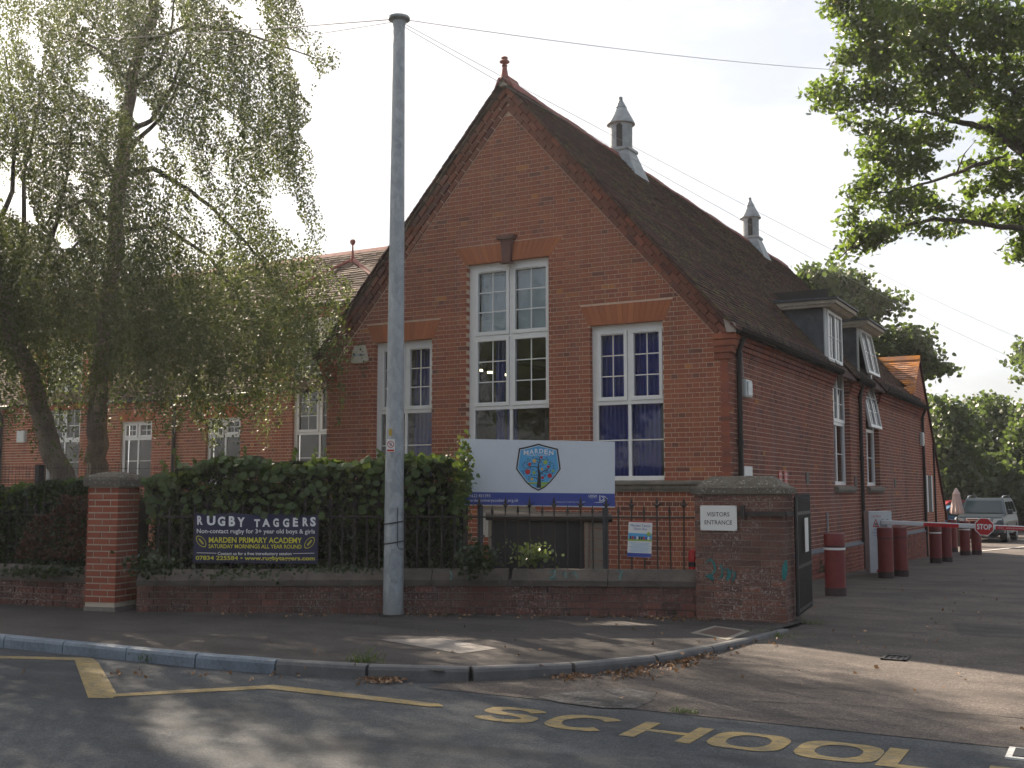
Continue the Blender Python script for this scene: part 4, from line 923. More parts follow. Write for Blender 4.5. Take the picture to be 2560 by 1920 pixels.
lw_ = thing('low_wall', 'low mossy brick wall with sloped concrete coping under the railings between the two pillars', 'wall', (-8, 11.7, 0))
wall_run(lw_, [(-11.20, 10.26), (-8.57, 11.50), (-6.84, 12.34), (-4.67, 13.12)], [.525, .548, .554, .567], 0, 3)
lw2 = thing('low_wall', 'short low brick wall left of the narrow pillar, coping overgrown with ivy', 'wall', (-13, 10.2, 0))
wall_run(lw2, [(-19.0, 9.4), (-13.67, 10.08), (-11.95, 10.24)], [.53, .533, .525], 0, 4)
def pillar(th_, o, u, v, wu, wv, z0, z1, course, mat, mort, seed, joint=.011):
    """o = front right corner seen from the road; u points right along the front, v points into depth"""
    random.seed(seed); P = Pieces('brick', 'bricks', mat, 300); n = -v
    m = MB(); a = o-u*(wu-.008)+v*.008; m.hexa([a+Z*z0, a+u*(wu-.016)+Z*z0, a+u*(wu-.016)+v*(wv-.016)+Z*z0, a+v*(wv-.016)+Z*z0, a+Z*z1, a+u*(wu-.016)+Z*z1, a+u*(wu-.016)+v*(wv-.016)+Z*z1, a+v*(wv-.016)+Z*z1]); core = m.build('pillar_core', mort, th_)
    rows = int((z1-z0)/course)
    for r in range(rows):
        za = z1-(r+1)*course; c_ = za+(course-joint)/2; dz = course-joint
        def run(org, d, nn, L_, off):
            k = -off
            while k < L_:
                p, q = max(k, 0), min(k+.235-joint, L_); k += .235
                if q-p > .01: P.add(core, org+d*((p+q)/2)+Z*c_+nn*(random.uniform(-.002, .002)-.03), d, Z, nn, q-p, dz, .06, min(1, max(0, random.gauss(.5, .2))), 1)
        run(o-u*wu, u, n, wu, 0 if r % 2 else .118); run(o, v, u, wv, .118 if r % 2 else 0); run(o-u*wu, v, -u, wv, .118 if r % 2 else 0)
    P.finish(); return core
pr_ = thing('gate_pillar', 'broad old brick pillar with lichened hipped cap, carrying the white visitors sign', 'pillar', (-4.04, 13.3, 0))
corR = pillar(pr_, Vector((-3.555, 13.06, 0)), X, Y, 1.105, .42, -.16, 1.50, .0775, BR_PIL, M('pillar_mortar', (.27, .225, .185), .95, .3, 14), 11)
m = MB(); x0, x1, y0, y1 = -4.70, -3.515, 13.02, 13.52
def frus(m, a, z0, b_, z1): m.hexa([(a[0], a[2], z0), (a[1], a[2], z0), (a[1], a[3], z0), (a[0], a[3], z0), (b_[0], b_[2], z1), (b_[1], b_[2], z1), (b_[1], b_[3], z1), (b_[0], b_[3], z1)])
frus(m, (x0, x1, y0, y1), 1.50, (x0, x1, y0, y1), 1.575); m.build('cap_slab', COPE_L, pr_, bevel=.012)
m = MB(); frus(m, (x0, x1, y0, y1), 1.5755, (x0+.07, x1-.07, y0+.03, y1-.03), 1.61); frus(m, (x0+.07, x1-.07, y0+.03, y1-.03), 1.6105, (-4.48, -3.74, 13.20, 13.34), 1.725); m.v = m.v; m.build('cap_top', COPE_L, pr_, bevel=.006)
m = MB(); m.box(-4.10, -3.535, 13.01, 13.045, 1.245, 1.30); m.box(-3.550, -3.515, 13.046, 13.40, 1.245, 1.30); m.build('iron_strap', RAILM, pr_)
m = MB(); m.box(-4.07, -4.01, 12.99, 13.015, 1.21, 1.37); m.build('latch_keep', RAILM, pr_)
pu = Vector((.977, .212, 0)).normalized(); pvv = Vector((-pu.y, pu.x, 0))
pl_ = thing('gate_pillar', 'narrow newer red brick pillar with rounded concrete cap standing between two hedges', 'pillar', (-11.6, 10.3, 0))
pillar(pl_, Vector((-11.42, 10.10, 0)), pu, pvv, .46, .46, .055, 1.60, .0825, BR_NEW, M('pale_new_mortar', (.50, .43, .34), .95, .15, 15), 12, .018)
m = MB(); a = Vector((-11.42, 10.10, 0))+pu*.008-pu*.468-pvv*.008; m.hexa([a+Z*-.1, a+pu*.476+Z*-.1, a+pu*.476+pvv*.476+Z*-.1, a+pvv*.476+Z*-.1, a+Z*.055, a+pu*.476+Z*.055, a+pu*.476+pvv*.476+Z*.055, a+pvv*.476+Z*.055]); m.build('footing', MORTAR_D, pl_)
m = MB(); cc = Vector((-11.42, 10.10, 0))-pu*.23+pvv*.23; 
def ring(h, z): return [cc+pu*h*sx+pvv*h*sy+Z*z for sx, sy in ((-1, -1), (1, -1), (1, 1), (-1, 1))]
lv = [(.275, 1.60), (.275, 1.69), (.262, 1.725), (.22, 1.752), (.12, 1.785), (.02, 1.80)]
for (h0, z0), (h1, z1) in zip(lv, lv[1:]):
    r0, r1 = ring(h0, z0), ring(h1, z1)
    for i in range(4): m.face([r0[i], r0[(i+1) % 4], r1[(i+1) % 4], r1[i]])
m.face(list(reversed(ring(.275, 1.60)))); m.face(ring(.02, 1.80)); m.build('cap', COPE_L, pl_, bevel=.015)
# teal spray marks ---------------------------------------------------
def stroke(pts, wd_, y, par, name='spray_mark'):
    m = MB(); P_ = [Vector((p[0], y, p[1])) for p in pts]
    for i in range(len(P_)-1):
        d = (P_[i+1]-P_[i]).normalized(); nn = Vector((-d.z, 0, d.x)); w0, w1 = wd_[i]/2, wd_[i+1]/2; m.face([P_[i]-nn*w0, P_[i+1]-nn*w1, P_[i+1]+nn*w1, P_[i]+nn*w0])
    m.build(name, STEAL, par)
def pp(x, y): d = ray(x/6.144+1700, y/6.144+1380); t = (13.052-0)/d.y; p = CC+d*t; return (p.x, p.z)
stroke([pp(400, 185), pp(430, 130), pp(470, 115), (pp(520, 170)), pp(545, 260), pp(510, 330), pp(450, 365), pp(385, 365)], [.01, .02, .025, .03, .02, .02, .03, .012], 13.052, pr_)
stroke([pp(390, 365), pp(440, 380), pp(500, 405), pp(505, 435)], [.01, .03, .05, .01], 13.0515, pr_)
stroke([pp(620, 190), pp(650, 260), pp(650, 350), pp(600, 425)], [.02, .02, .025, .012], 13.052, pr_)
stroke([pp(680, 270), pp(730, 262), pp(755, 300), pp(755, 360), pp(715, 440)], [.01, .03, .04, .06, .02], 13.0522, pr_)
stroke([pp(780, 280), pp(835, 310), pp(850, 360), pp(800, 450)], [.01, .02, .03, .015], 13.0518, pr_)
stroke([pp(1630, 125), pp(1615, 220), pp(1605, 330), pp(1595, 435)], [.02, .06, .065, .03], 13.052, pr_)
def on_cope(px, py):
    a_, c_ = Vector((-8.57, 11.50, 0)), Vector((-4.67, 13.12, 0)); d = (c_-a_).normalized(); nn = Vector((d.y, -d.x, -0)); n3 = (nn*.13+Z*.13).normalized()
    dd = ray(px, py); o_ = a_+Z*.42+nn*.034; t = ((o_-CC).dot(n3))/dd.dot(n3); return CC+dd*t+n3*.012
FAINT = M('faded_teal_chalk', (.075, .15, .14), .9, .5, 30)
for mk in ([(1372, 1432), (1388, 1428), (1386, 1440), (1374, 1448), (1392, 1448)], [(1404, 1438), (1412, 1432), (1416, 1446)], [(1424, 1436), (1436, 1432), (1444, 1446)], [(1542, 1430), (1556, 1429), (1551, 1440), (1549, 1452)], [(1126, 1428), (1130, 1440), (1127, 1452)]):
    m = MB(); P_ = [on_cope(*q) for q in mk]
    for a, c in zip(P_, P_[1:]): v = Vector((0, 0, .010)) if abs((c-a).z) < .03 else (c-a).cross(Vector((.4, -.9, 0))).normalized()*.012; m.face([a-v, c-v, c+v, a+v])
    m.build('spray_mark', FAINT, lw_)
# railings -------------------------------------------------------------
def rail_line(pts):
    P_ = [Vector((*p, 0)) for p in pts]; Ls = [(b_-a_).length for a_, b_ in zip(P_, P_[1:])]; T = sum(Ls)
    def at(s):
        for a_, b_, l_ in zip(P_, P_[1:], Ls):
            if s <= l_: return a_+(b_-a_)*(s/l_), (b_-a_).normalized()
            s -= l_
        return P_[-1], (P_[-1]-P_[-2]).normalized()
    return at, T
def railing(th_, pts, zb, first=0):
    at, T = rail_line(pts); k = 0; s = .08
    rl = MB(); q = [at(T*i/8)[0] for i in range(9)]
    rl.tube([p+Z*1.21 for p in q], .013, 6); rl.build('rail', RAILM, th_)
    mesh = {}
    while s < T:
        p, d = at(s); big = (k % 2 == 0)
        if big not in mesh:
            m = MB(); top = 1.36 if big else 1.27
            m.tube([(0, 0, 0), (0, 0, top-zb)], .0115, 6)
            if big:
                m.lathe([(.013, top-zb-.02), (.024, top-zb+.0), (.030, top-zb+.02), (.012, top-zb+.035), (.018, top-zb+.055), (.0, top-zb+.125)], (0, 0, 0), 6)
                for sg in (-1, 1): m.tube([(0, 0, top-zb+.0), (sg*.022, 0, top-zb+.015), (sg*.045, 0, top-zb+.03), (sg*.066, 0, top-zb+.045)], [.012, .010, .006, .002], 5)
            else: m.lathe([(.012, top-zb-.01), (.018, top-zb+.02), (.013, top-zb+.06), (0, top-zb+.11)], (0, 0, 0), 6)
            me = bpy.data.meshes.new('bar'); me.from_pydata(m.v, [], m.f); me.materials.append(RAILM); mesh[big] = me
        o = link('bar', mesh[big], th_, p+Z*(zb-.01)-wloc(th_)); o.rotation_euler = (random.uniform(-.012, .012), random.uniform(-.012, .012), math.atan2(d.y, d.x)); s += .162; k += 1
ra = thing('iron_railing', 'rusty spearheaded iron railing on the low wall between the two pillars', 'railing', (-8, 11.9, .55))
railing(ra, [(-11.15, 10.43), (-8.65, 11.66), (-6.92, 12.50), (-4.72, 13.28)], .55)
ra2 = thing('iron_railing', 'dark iron railing smothered by the bronze hedge at the far left', 'railing', (-13, 10.4, .53))
railing(ra2, [(-18.0, 9.70), (-13.72, 10.24), (-12.0, 10.40)], .53)
# gate -----------------------------------------------------------------
ga = thing('iron_gate', 'black iron barred gate standing open beside the broad pillar', 'gate', (-3.33, 13.4, 0))
g0 = Vector((-3.50, 13.38, 0)); g1 = Vector((*onZ(2032, 1524, 0).xy, 0)); gd = (g1-g0).normalized(); gl_ = (g1-g0).length; gn = Vector((gd.y, -gd.x, 0))
for z_ in (.10, .62, 1.27): m = MB(); m.obox(g0+gd*gl_/2+Z*z_, gd, Z, gn, gl_, .04, .014); m.build('rail', BLACKP, ga)
k = 0
while k*.105 < gl_:
    m = MB(); q = g0+gd*(k*.105+.01); m.tube([q+Z*.05, q+Z*1.46], .011 if k else .024, 6); m.lathe([(.016, 0), (.006, .04), (0, .08)], tuple(q+Z*1.46), 6); m.build('bar', BLACKP, ga, origin=q); k += 1
m = MB(); q = g0+gd*(gl_*.42)-gn*-.03; m.obox(q+gn*.02+Z*1.0, gd, Z, gn, .30, .42, .004); m.build('notice', SPW, ga)
# ================================================================== THE POLE AND ITS WIRES
pc = Vector((-8.07, 11.515, 0))
po = thing('telegraph_pole', 'tall tapered galvanised steel pole with round cap rising from the pavement', 'pole', tuple(pc))
m = MB(); m.lathe([(.134, -.05), (.130, .1), (.114, 2.5), (.095, 5.2), (.077, 7.68)], tuple(pc), 16); m.build('pole_shaft', GALV, po, smooth=True)
m = MB(); m.lathe([(.080, 7.60), (.084, 7.68), (.142, 7.705), (.142, 7.735), (.04, 7.75)], tuple(pc), 18); m.build('pole_cap', ZINC, po, smooth=True)
tocam = (CC-pc); tocam.z = 0; tocam.normalize(); tr = Vector((-tocam.y, tocam.x, 0))
def pr_pt(x, y): return atD(x, y, (pc-CC).dot(HF)-.14)
m = MB()
for yy, dz in ((1307, .0), (1357, .0)):
    z_ = pr_pt(980, yy).z; r = .13
    k_ = MB(); k_.tube([pc+Vector((math.cos(a)*r, math.sin(a)*r, z_+.02*math.sin(a*1+1))) for a in np.linspace(0, 2*math.pi, 20)], .008, 5); k_.build('cable_tie', BLACKP, po)
x1_, x2_ = 994, 1008; r_ = .006
k_ = MB(); k_.tube([pr_pt(x1_, 1270)+tocam*.0, pr_pt(x1_, 1365), pr_pt(x1_+4, 1372), pr_pt(x2_, 1373)], r_, 5); k_.build('cable', BLACKP, po)
def plate(name, px0, py0, px1, py1, mat, par, D=None, th2=.006):
    D = D or (pc-CC).dot(HF)-.135
    a_, b_, c_ = atD(px0, py1, D), atD(px1, py1, D), atD(px0, py0, D); u = (b_-a_); v = (c_-a_); m = MB(); nn = -(u.cross(v).normalized())
    m.hexa([a_, b_, b_+tocam*th2, a_+tocam*th2, a_+v, b_+v, b_+v+tocam*th2, a_+v+tocam*th2]); return m.build(name, mat, par), a_+tocam*th2, u, v
dm = MB(); dz0 = pr_pt(975, 1478).z; dm.obox(pc+tocam*.128+Z*.62+tr*.01, tr, Z, tocam, .085, .42, .012); dm.build('access_door', ZINC, po, bevel=.004)
dm = MB(); dm.lathe([(.20, -.03), (.19, .012), (.14, .018)], tuple(pc), 18); dm.build('base_collar', M('patched_tarmac', (.035, .033, .033), .95, .4, 20, bump=.6), po)
ws_, a_, u_, v_ = plate('warning_sign', 966, 1098, 987, 1130, SPW, po)
uu, vv = u_.normalized(), v_.normalized(); W0, H0 = u_.length, v_.length
m = MB(); c_ = a_+u_*.5+v_*.60+tocam*.002
for i in range(20):
    g0_, g1_ = 2*math.pi*i/20, 2*math.pi*(i+1)/20; R0, R1 = W0*.42, W0*.34
    m.face([c_+uu*R1*math.cos(g0_)+vv*R1*math.sin(g0_), c_+uu*R0*math.cos(g0_)+vv*R0*math.sin(g0_), c_+uu*R0*math.cos(g1_)+vv*R0*math.sin(g1_), c_+uu*R1*math.cos(g1_)+vv*R1*math.sin(g1_)])
s1, s2 = (c_+(uu*-.26+vv*.26)*W0), (c_+(uu*.26-vv*.26)*W0); dd = (uu+vv).normalized()*W0*.035; m.face([s1-dd, s2-dd, s2+dd, s1+dd]); m.build('prohibition_ring', SR, ws_)
m = MB(); q = a_+u_*.08+v_*.05+tocam*.002; m.face([q, q+u_*.84, q+u_*.84+v_*.14, q+v_*.14]); m.build('red_strip', SR, ws_)
m = MB(); q = c_+tocam*.001
for sx in (-.1, .04): m.face([q+uu*W0*sx-vv*W0*.2, q+uu*W0*(sx+.06)-vv*W0*.2, q+uu*W0*(sx+.06)+vv*W0*.2, q+uu*W0*sx+vv*W0*.2])
m.build('pictogram', SBK, ws_)
plate('number_tag', 972, 1072, 980, 1089, M('yellow_tag', (.45, .30, .04), .6, .2, 30), po)
def wire(label, a, c, sag, r=.006):
    a, c = Vector(a), Vector(c); m = MB(); m.tube([a+(c-a)*t-Z*(sag*4*t*(1-t)) for t in np.linspace(0, 1, 22)], r, 4); o = m.build('overhead_wire', WIREM, None); tag(o, label, 'wire', 'telephone wires strung from the steel pole')
WIREM = M('grey_cable', (.30, .28, .28), .7, .1, 5)
T_ = pc+Z*7.72
wire('telephone wire running left from the pole top through the birch crown', T_, atD(-300, 112, 26), .10, .007)
wire('slack second wire leaving the pole leftward, just below the first one', T_-Z*.03, atD(-300, 150, 30), .35, .005)
wire('thin wire running right from the pole top towards the oak', T_, atD(2250, 183, 24), .12, .005)
wire('upper of the two wires slanting from the pole down over the long roof', T_-Z*.03, atD(2800, 935, 62), .55, .0045)
wire('lower of the two wires slanting from the pole down over the long roof', T_-Z*.07, atD(2800, 985, 62), .75, .0045)
# ================================================================== SCHOOL SIGN
sc = thing('school_sign', 'wide white and blue school sign with a shield crest on two grey posts', 'sign', (-6.8, 12.95, 0))
TL, TR, BL = atD(1151, 1097, 14.62), atD(1537, 1104, 14.62), atD(1149, 1262, 14.62)
su = (TR-TL); SWd = su.length; su.normalize(); sv = (TL-BL); SHt = sv.length; sv.normalize(); sn = su.cross(sv).normalized(); sn = sn if sn.y < 0 else -sn
m = MB(); a_ = BL; m.hexa([a_, a_+su*SWd, a_+su*SWd-sn*.02, a_-sn*.02, a_+sv*SHt, a_+su*SWd+sv*SHt, a_+su*SWd+sv*SHt-sn*.02, a_+sv*SHt-sn*.02]); board = m.build('sign_board', SW, sc)
# local frame of the crest drawing: pixels of a 6.144x enlargement
def S2(x, y, off=.003):
    u = (x/6.144+1140-1150)/386*SWd; v = SHt-((y/6.144+1100)-(1097+7*(x/6.144+1140-1150)/386))/166.5*SHt
    return BL+su*u+sv*v+sn*off
def spoly(pts, mat, name, off, par=None): m = MB(); m.face([S2(x, y, off) for x, y in pts]); return m.build(name, mat, par or board)
spoly([(66, 806), (2430, 832), (2440, 1030), (66, 998)], SB, 'blue_band', .002)
def shield(k, cx=1262, cy=430):
    P_ = [(1262, 55), (1360, 85), (1460, 110), (1560, 135), (1575, 240), (1605, 450), (1540, 545), (1450, 655), (1360, 740), (1262, 790), (1165, 740), (1070, 655), (985, 545), (917, 450), (945, 240), (962, 128), (1062, 108), (1165, 82)]
    return [(cx+(x-cx)*k, cy+(y-cy)*k) for x, y in P_]
spoly(shield(1), SBK, 'shield_border', .003); spoly(shield(.93), SW, 'shield_edge', .0036); spoly(shield(.905), SLB, 'shield_field', .0042)
spoly([(1110, 655), (1240, 655), (1400, 655), (1420, 650), (1395, 690), (1130, 680)], SG, 'grass_strip', .0050); spoly([(1300, 700), (1380, 685), (1340, 730), (1300, 745)], SG, 'grass_strip', .0050)
def limb(pts, ws__, off=.0056, name='painted_bough'):
    m = MB()
    for i in range(len(pts)-1):
        a, c = Vector(pts[i]), Vector(pts[i+1]); d = (c-a).normalized(); nn = Vector((-d.y, d.x)); p = [a-nn*ws__[i]/2, c-nn*ws__[i+1]/2, c+nn*ws__[i+1]/2, a+nn*ws__[i]/2]; m.face([S2(q.x, q.y, off) for q in p])
    m.build(name, SBK, board)
limb([(1268, 740), (1275, 620), (1275, 520), (1258, 440), (1262, 380), (1285, 320), (1265, 250)], [70, 52, 40, 26, 18, 12, 6])
limb([(1280, 540), (1330, 490), (1400, 465), (1450, 400), (1430, 370), (1415, 390)], [16, 14, 12, 9, 7, 5]); limb([(1330, 490), (1400, 480), (1440, 520)], [9, 8, 5]); limb([(1270, 440), (1220, 415), (1150, 415), (1090, 390), (1080, 345), (1110, 320)], [16, 12, 11, 9, 7, 5])
limb([(1150, 415), (1080, 440), (1040, 500)], [10, 8, 5]); limb([(1270, 620), (1220, 585), (1170, 580), (1130, 605)], [14, 11, 9, 5]); limb([(1290, 320), (1330, 300), (1380, 300)], [9, 8, 5]); limb([(1275, 310), (1230, 285), (1190, 290)], [9, 7, 5])
for x, y, r, mt in ((1099, 495, 40, SR), (1127, 375, 25, SR), (1305, 270, 20, SR), (1412, 415, 21, SR), (1436, 555, 35, SR), (1325, 585, 23, SR), (1200, 325, 29, SO), (1317, 455, 20, SO), (1165, 608, 22, SO), (1367, 345, 33, SG), (1195, 507, 25, SG), (1490, 480, 20, SG)):
    spoly([(x+r*math.cos(a), y+r*math.sin(a)) for a in np.linspace(0, 2*math.pi, 13)[:-1]], mt, 'painted_apple', .0062)
m = MB()
for x, y, a in ((1100, 295, 70), (1130, 312, 10), (1050, 350, 60), (1030, 375, 30), (1025, 405, -20), (1050, 430, 40), (1180, 275, 40), (1210, 370, -30), (1170, 365, 40), (1140, 440, 60), (1020, 482, 10), (1035, 520, -60), (1170, 465, 20), (1230, 490, 60), (1155, 545, 60), (1200, 550, 20), (1235, 545, -50), (1120, 570, 10), (1115, 605, -20), (1390, 280, -60), (1405, 310, 20), (1300, 345, -30), (1330, 395, 60), (1290, 410, 20), (1438, 345, 70), (1468, 360, -20), (1495, 400, -60), (1495, 440, 0), (1375, 450, -10), (1445, 480, 70), (1475, 515, 20), (1385, 505, 10), (1325, 525, -40), (1365, 545, -10), (1355, 560, 20), (1325, 628, -10), (1250, 340, 70), (1243, 300, 10)):
    a = math.radians(-a); l_, h_ = 22, 7; pts = [(x+math.cos(a)*p-math.sin(a)*q, y+math.sin(a)*p+math.cos(a)*q) for p, q in ((-l_, 0), (0, -h_), (l_, 0), (0, h_))]; m.face([S2(p, q, .0058) for p, q in pts])
m.build('painted_leaves', SBK, board, kind='stuff')
def stext(t, x0, y0, x1, y1, mat, off=.006, **k):
    p = S2(x0, y1, 0); text(t, mat, board, p, (S2(x1, y1, 0)-p).normalized(), sv, (S2(x1, y1, 0)-p).length, (S2(x0, y0, 0)-p).length, off=off, **k)
for ch, x0, x1, dy in (('M', 1035, 1108, 24), ('A', 1122, 1190, 8), ('R', 1206, 1258, 0), ('D', 1276, 1334, 0), ('E', 1352, 1408, 8), ('N', 1425, 1492, 24)): stext(ch, x0, 138+dy, x1, 208+dy, SLW, bold=.02)
stext('PRIMARY ACADEMY', 1085, 225, 1440, 246, SLW)
stext('01622 831393', 183, 842, 528, 888, SLW); stext('mardenprimaryacademy.org.uk', 183, 912, 958, 972, SLW)
stext('Shaping Lives, Transforming Communities', 1538, 950, 1980, 974, SLW); stext('LEIGH', 2032, 850, 2158, 884, SLW, bold=.01); stext('ACADEMIES TRUST', 2036, 892, 2154, 902, SLW)
for q in ([(2100, 970), (2160, 964), (2240, 958), (2290, 940), (2240, 968), (2160, 972)], [(2196, 858), (2208, 858), (2212, 950), (2198, 955)], [(2215, 862), (2250, 880), (2275, 905), (2262, 905), (2240, 885), (2215, 872)], [(2275, 905), (2250, 935), (2215, 950), (2215, 940), (2245, 925), (2262, 905)], [(2245, 862), (2290, 880), (2322, 908), (2308, 908), (2280, 888), (2245, 872)], [(2322, 908), (2290, 935), (2245, 952), (2250, 942), (2282, 926), (2308, 908)]): spoly(q, SLW, 'logo_stroke', .0062)
for px in (1201, 1513):
    t_ = atD(px, 1240, 14.68); m = MB(); m.obox(Vector((t_.x, t_.y, .85)), su, Z, sn, .075, 1.9, .05); m.build('post', M('dark_grey_post', (.05, .055, .065), .5, .1, 5), sc)
# ================================================================== BANNER, POSTER, SIGNS
bnr = thing('banner', 'navy rugby banner with white and yellow lettering tied to the railing', 'banner', (-9.9, 10.85, 1))
def bq(x, y): return x/3.6867+450, y/3.6867+1150
at_, T_r = rail_line([(-11.15, 10.43), (-8.65, 11.66), (-6.92, 12.50), (-4.72, 13.28)])
dr_ = Vector((2.5, 1.23, 0)).normalized(); nr_ = Vector((dr_.y, -dr_.x, 0)); orr = Vector((-11.15, 10.43, 0))+nr_*.035
def Bp(x, y, off=0):
    px, py = bq(x, y); d = ray(px, py); t = ((orr-CC).dot(nr_))/d.dot(nr_); p = CC+d*t; s_ = (p-orr).dot(dr_); return p+nr_*(.012*math.sin(s_*9)*math.sin(p.z*7+s_*3)+.010*math.sin(s_*4+1)+off)
m = MB(); NX, NY = 36, 16; g_ = []
for j in range(NY+1):
    for i in range(NX+1):
        fx, fy = i/NX, j/NY; x = (138+(1280-138)*fx)+(-18)*fy; y = (490+18*fx)+(945-490-22*fx+15*fx)*fy+6*math.sin(fx*math.pi*5)*(1-fy); m.v.append(tuple(Bp(x, y)))
for j in range(NY):
    for i in range(NX): k = j*(NX+1)+i; m.f.append((k, k+NX+1, k+NX+2, k+1)); m.t.append(.5)
bsh = m.build('banner_sheet', SN, bnr, smooth=True)
def btext(t, x0, y0, x1, y1, mat, slope=.015, **k):
    p = Bp(x0, y1, .018); q = Bp(x1, y1+(x1-x0)*slope, .018); u = (q-p); tp = Bp(x0, y0, .018); v = tp-p; text(t, mat, bsh, p, u.normalized(), v.normalized(), u.length, v.length, off=.012, **k)
for ch, x0, x1, y0, y1 in (('R', 165, 215, 512, 596), ('U', 252, 328, 514, 602), ('G', 350, 420, 520, 608), ('B', 455, 515, 516, 610), ('Y', 535, 605, 528, 616), ('T', 690, 742, 545, 618), ('A', 765, 838, 540, 614), ('G', 866, 920, 536, 616), ('G', 955, 1012, 538, 618), ('E', 1045, 1092, 532, 614), ('R', 1135, 1188, 530, 610), ('S', 1205, 1258, 524, 612)): btext(ch, x0, y0, x1, y1, SLW, bold=.045)
btext('Non-contact rugby for 3+ year old boys & girls', 160, 632, 1250, 686, SLW, .004, bold=.012)
btext('MARDEN PRIMARY ACADEMY', 272, 710, 1130, 762, SY, .006, bold=.02); btext('SATURDAY MORNINGS ALL YEAR ROUND', 270, 775, 1128, 812, SY, .005, bold=.015)
btext('Contact us for a free introductory session', 355, 846, 1036, 884, SLW, .0, bold=.01); btext('07834 225584 \u2022 www.rugbytaggers.com', 150, 882, 1245, 932, SY, .004, bold=.02)
def bpoly(pts, mat, name, off): m = MB(); m.face([Bp(x, y, off) for x, y in pts]); m.build(name, mat, bsh)
bpoly([(155, 852), (340, 856), (340, 861), (155, 857)], SLW, 'rule', .016); bpoly([(1048, 858), (1240, 856), (1240, 861), (1048, 863)], SLW, 'rule', .016)
for cx, cy, ang in ((197, 750, 50), (1197, 762, -50)):
    m = MB(); n_ = 22; a0 = math.radians(ang)
    def E_(t, k): x, y = 64*k*math.cos(t), 36*k*math.sin(t)*(1-.15*abs(math.cos(t))**3); return (cx+x*math.cos(a0)-y*math.sin(a0), cy+x*math.sin(a0)+y*math.cos(a0))
    for i in range(n_):
        t0, t1 = 2*math.pi*i/n_, 2*math.pi*(i+1)/n_; m.face([Bp(*E_(t0, .88), .016), Bp(*E_(t0, 1), .016), Bp(*E_(t1, 1), .016), Bp(*E_(t1, .88), .016)])
    for q in range(5):
        s_ = -.4+q*.2; e = lambda x, y: (cx+x*math.cos(a0)-y*math.sin(a0), cy+x*math.sin(a0)+y*math.cos(a0)); m.face([Bp(*e(s_*60-3, -10), .0165), Bp(*e(s_*60+3, -10), .0165), Bp(*e(s_*60+3, 10), .0165), Bp(*e(s_*60-3, 10), .0165)])
    m.face([Bp(*e(-34, -2.5), .017), Bp(*e(34, -2.5), .017), Bp(*e(34, 2.5), .017), Bp(*e(-34, 2.5), .017)]); m.build('rugby_ball', SY, bsh)
ps = thing('poster', 'small tennis open day poster hung on the railing near the broad pillar', 'poster', (-5.5, 12.9, 1))
d2 = (Vector((-4.72, 13.28, 0))-Vector((-6.92, 12.50, 0))).normalized(); n2_ = Vector((d2.y, -d2.x, 0)); o2 = Vector((-6.92, 12.50, 0))+n2_*.03
def Pp(x, y, off=0): d = ray(x/3.5677+1130, y/3.5677+1080); t = (o2-CC).dot(n2_)/d.dot(n2_); return CC+d*t+n2_*off
def ppoly(pts, mat, name, off, par): m = MB(); m.face([Pp(x, y, off) for x, y in pts]); return m.build(name, mat, par)
m = MB(); c4 = [Pp(1562, 1112), Pp(1776, 1122), Pp(1788, 800), Pp(1576, 792)]; m.prism(c4, -n2_*.004); pb = m.build('poster_sheet', SPW, ps)
ppoly([(1576, 792), (1788, 800), (1787, 810), (1576, 801)], SR, 'red_edge', .002, pb)
ppoly([(1573, 898), (1782, 910), (1780, 972), (1570, 965)], SLB, 'picture_sky', .002, pb); ppoly([(1571, 950), (1781, 958), (1780, 976), (1570, 968)], SG, 'picture_grass', .003, pb)
for k in range(9): x = 1585+k*20; ppoly([(x, 930+k), (x+15, 925+k), (x+15, 955+k), (x, 955+k)], (SBK, SR, SB, SPW, SBK)[k % 5], 'picture_player', .004, pb)
ppoly([(1735, 905), (1755, 890), (1775, 905), (1770, 925), (1740, 925)], SG, 'picture_tree', .005, pb); ppoly([(1564, 1075), (1778, 1085), (1776, 1120), (1562, 1110)], SB, 'blue_foot', .002, pb)
def ptext(t, x0, y0, x1, y1, mat, **k): p = Pp(x0, y1, .003); q = Pp(x1, y1+(x1-x0)*.04, .003); v = Pp(x0, y0, .003)-p; text(t, mat, pb, p, (q-p).normalized(), v.normalized(), (q-p).length, v.length, off=.001, **k)
ptext('Marden Tennis', 1594, 820, 1770, 842, SB); ptext('Open Day', 1622, 852, 1738, 876, SB)
for k in range(8): y = 985+k*11; ppoly([(1580+(k % 3)*12, y), (1766-(k % 2)*16, y+8), (1766-(k % 2)*16, y+11), (1580+(k % 3)*12, y+3)], SLB, 'small_print', .003, pb)
vs_ = thing('wall_sign', 'white visitors entrance sign screwed to the broad pillar', 'sign', (-4.35, 13.04, 1.2))
m = MB(); m.box(-4.58, -4.12, 13.036, 13.046, 1.065, 1.367); vb_ = m.build('sign_plate', SPW, vs_)
text('VISITORS', SBK, vb_, (-4.495, 13.0355, 1.235), X, Z, .285, .052, off=.001, bold=.004); text('ENTRANCE', SBK, vb_, (-4.525, 13.0355, 1.137), X, Z, .345, .052, off=.001, bold=.004)
for x, z in ((-4.57, 1.355), (-4.13, 1.355), (-4.57, 1.078), (-4.13, 1.078)): m = MB(); m.box(x-.004, x+.004, 13.032, 13.037, z-.004, z+.004); m.build('screw', M('rust', (.12, .05, .02), .8, .2, 9), vb_)
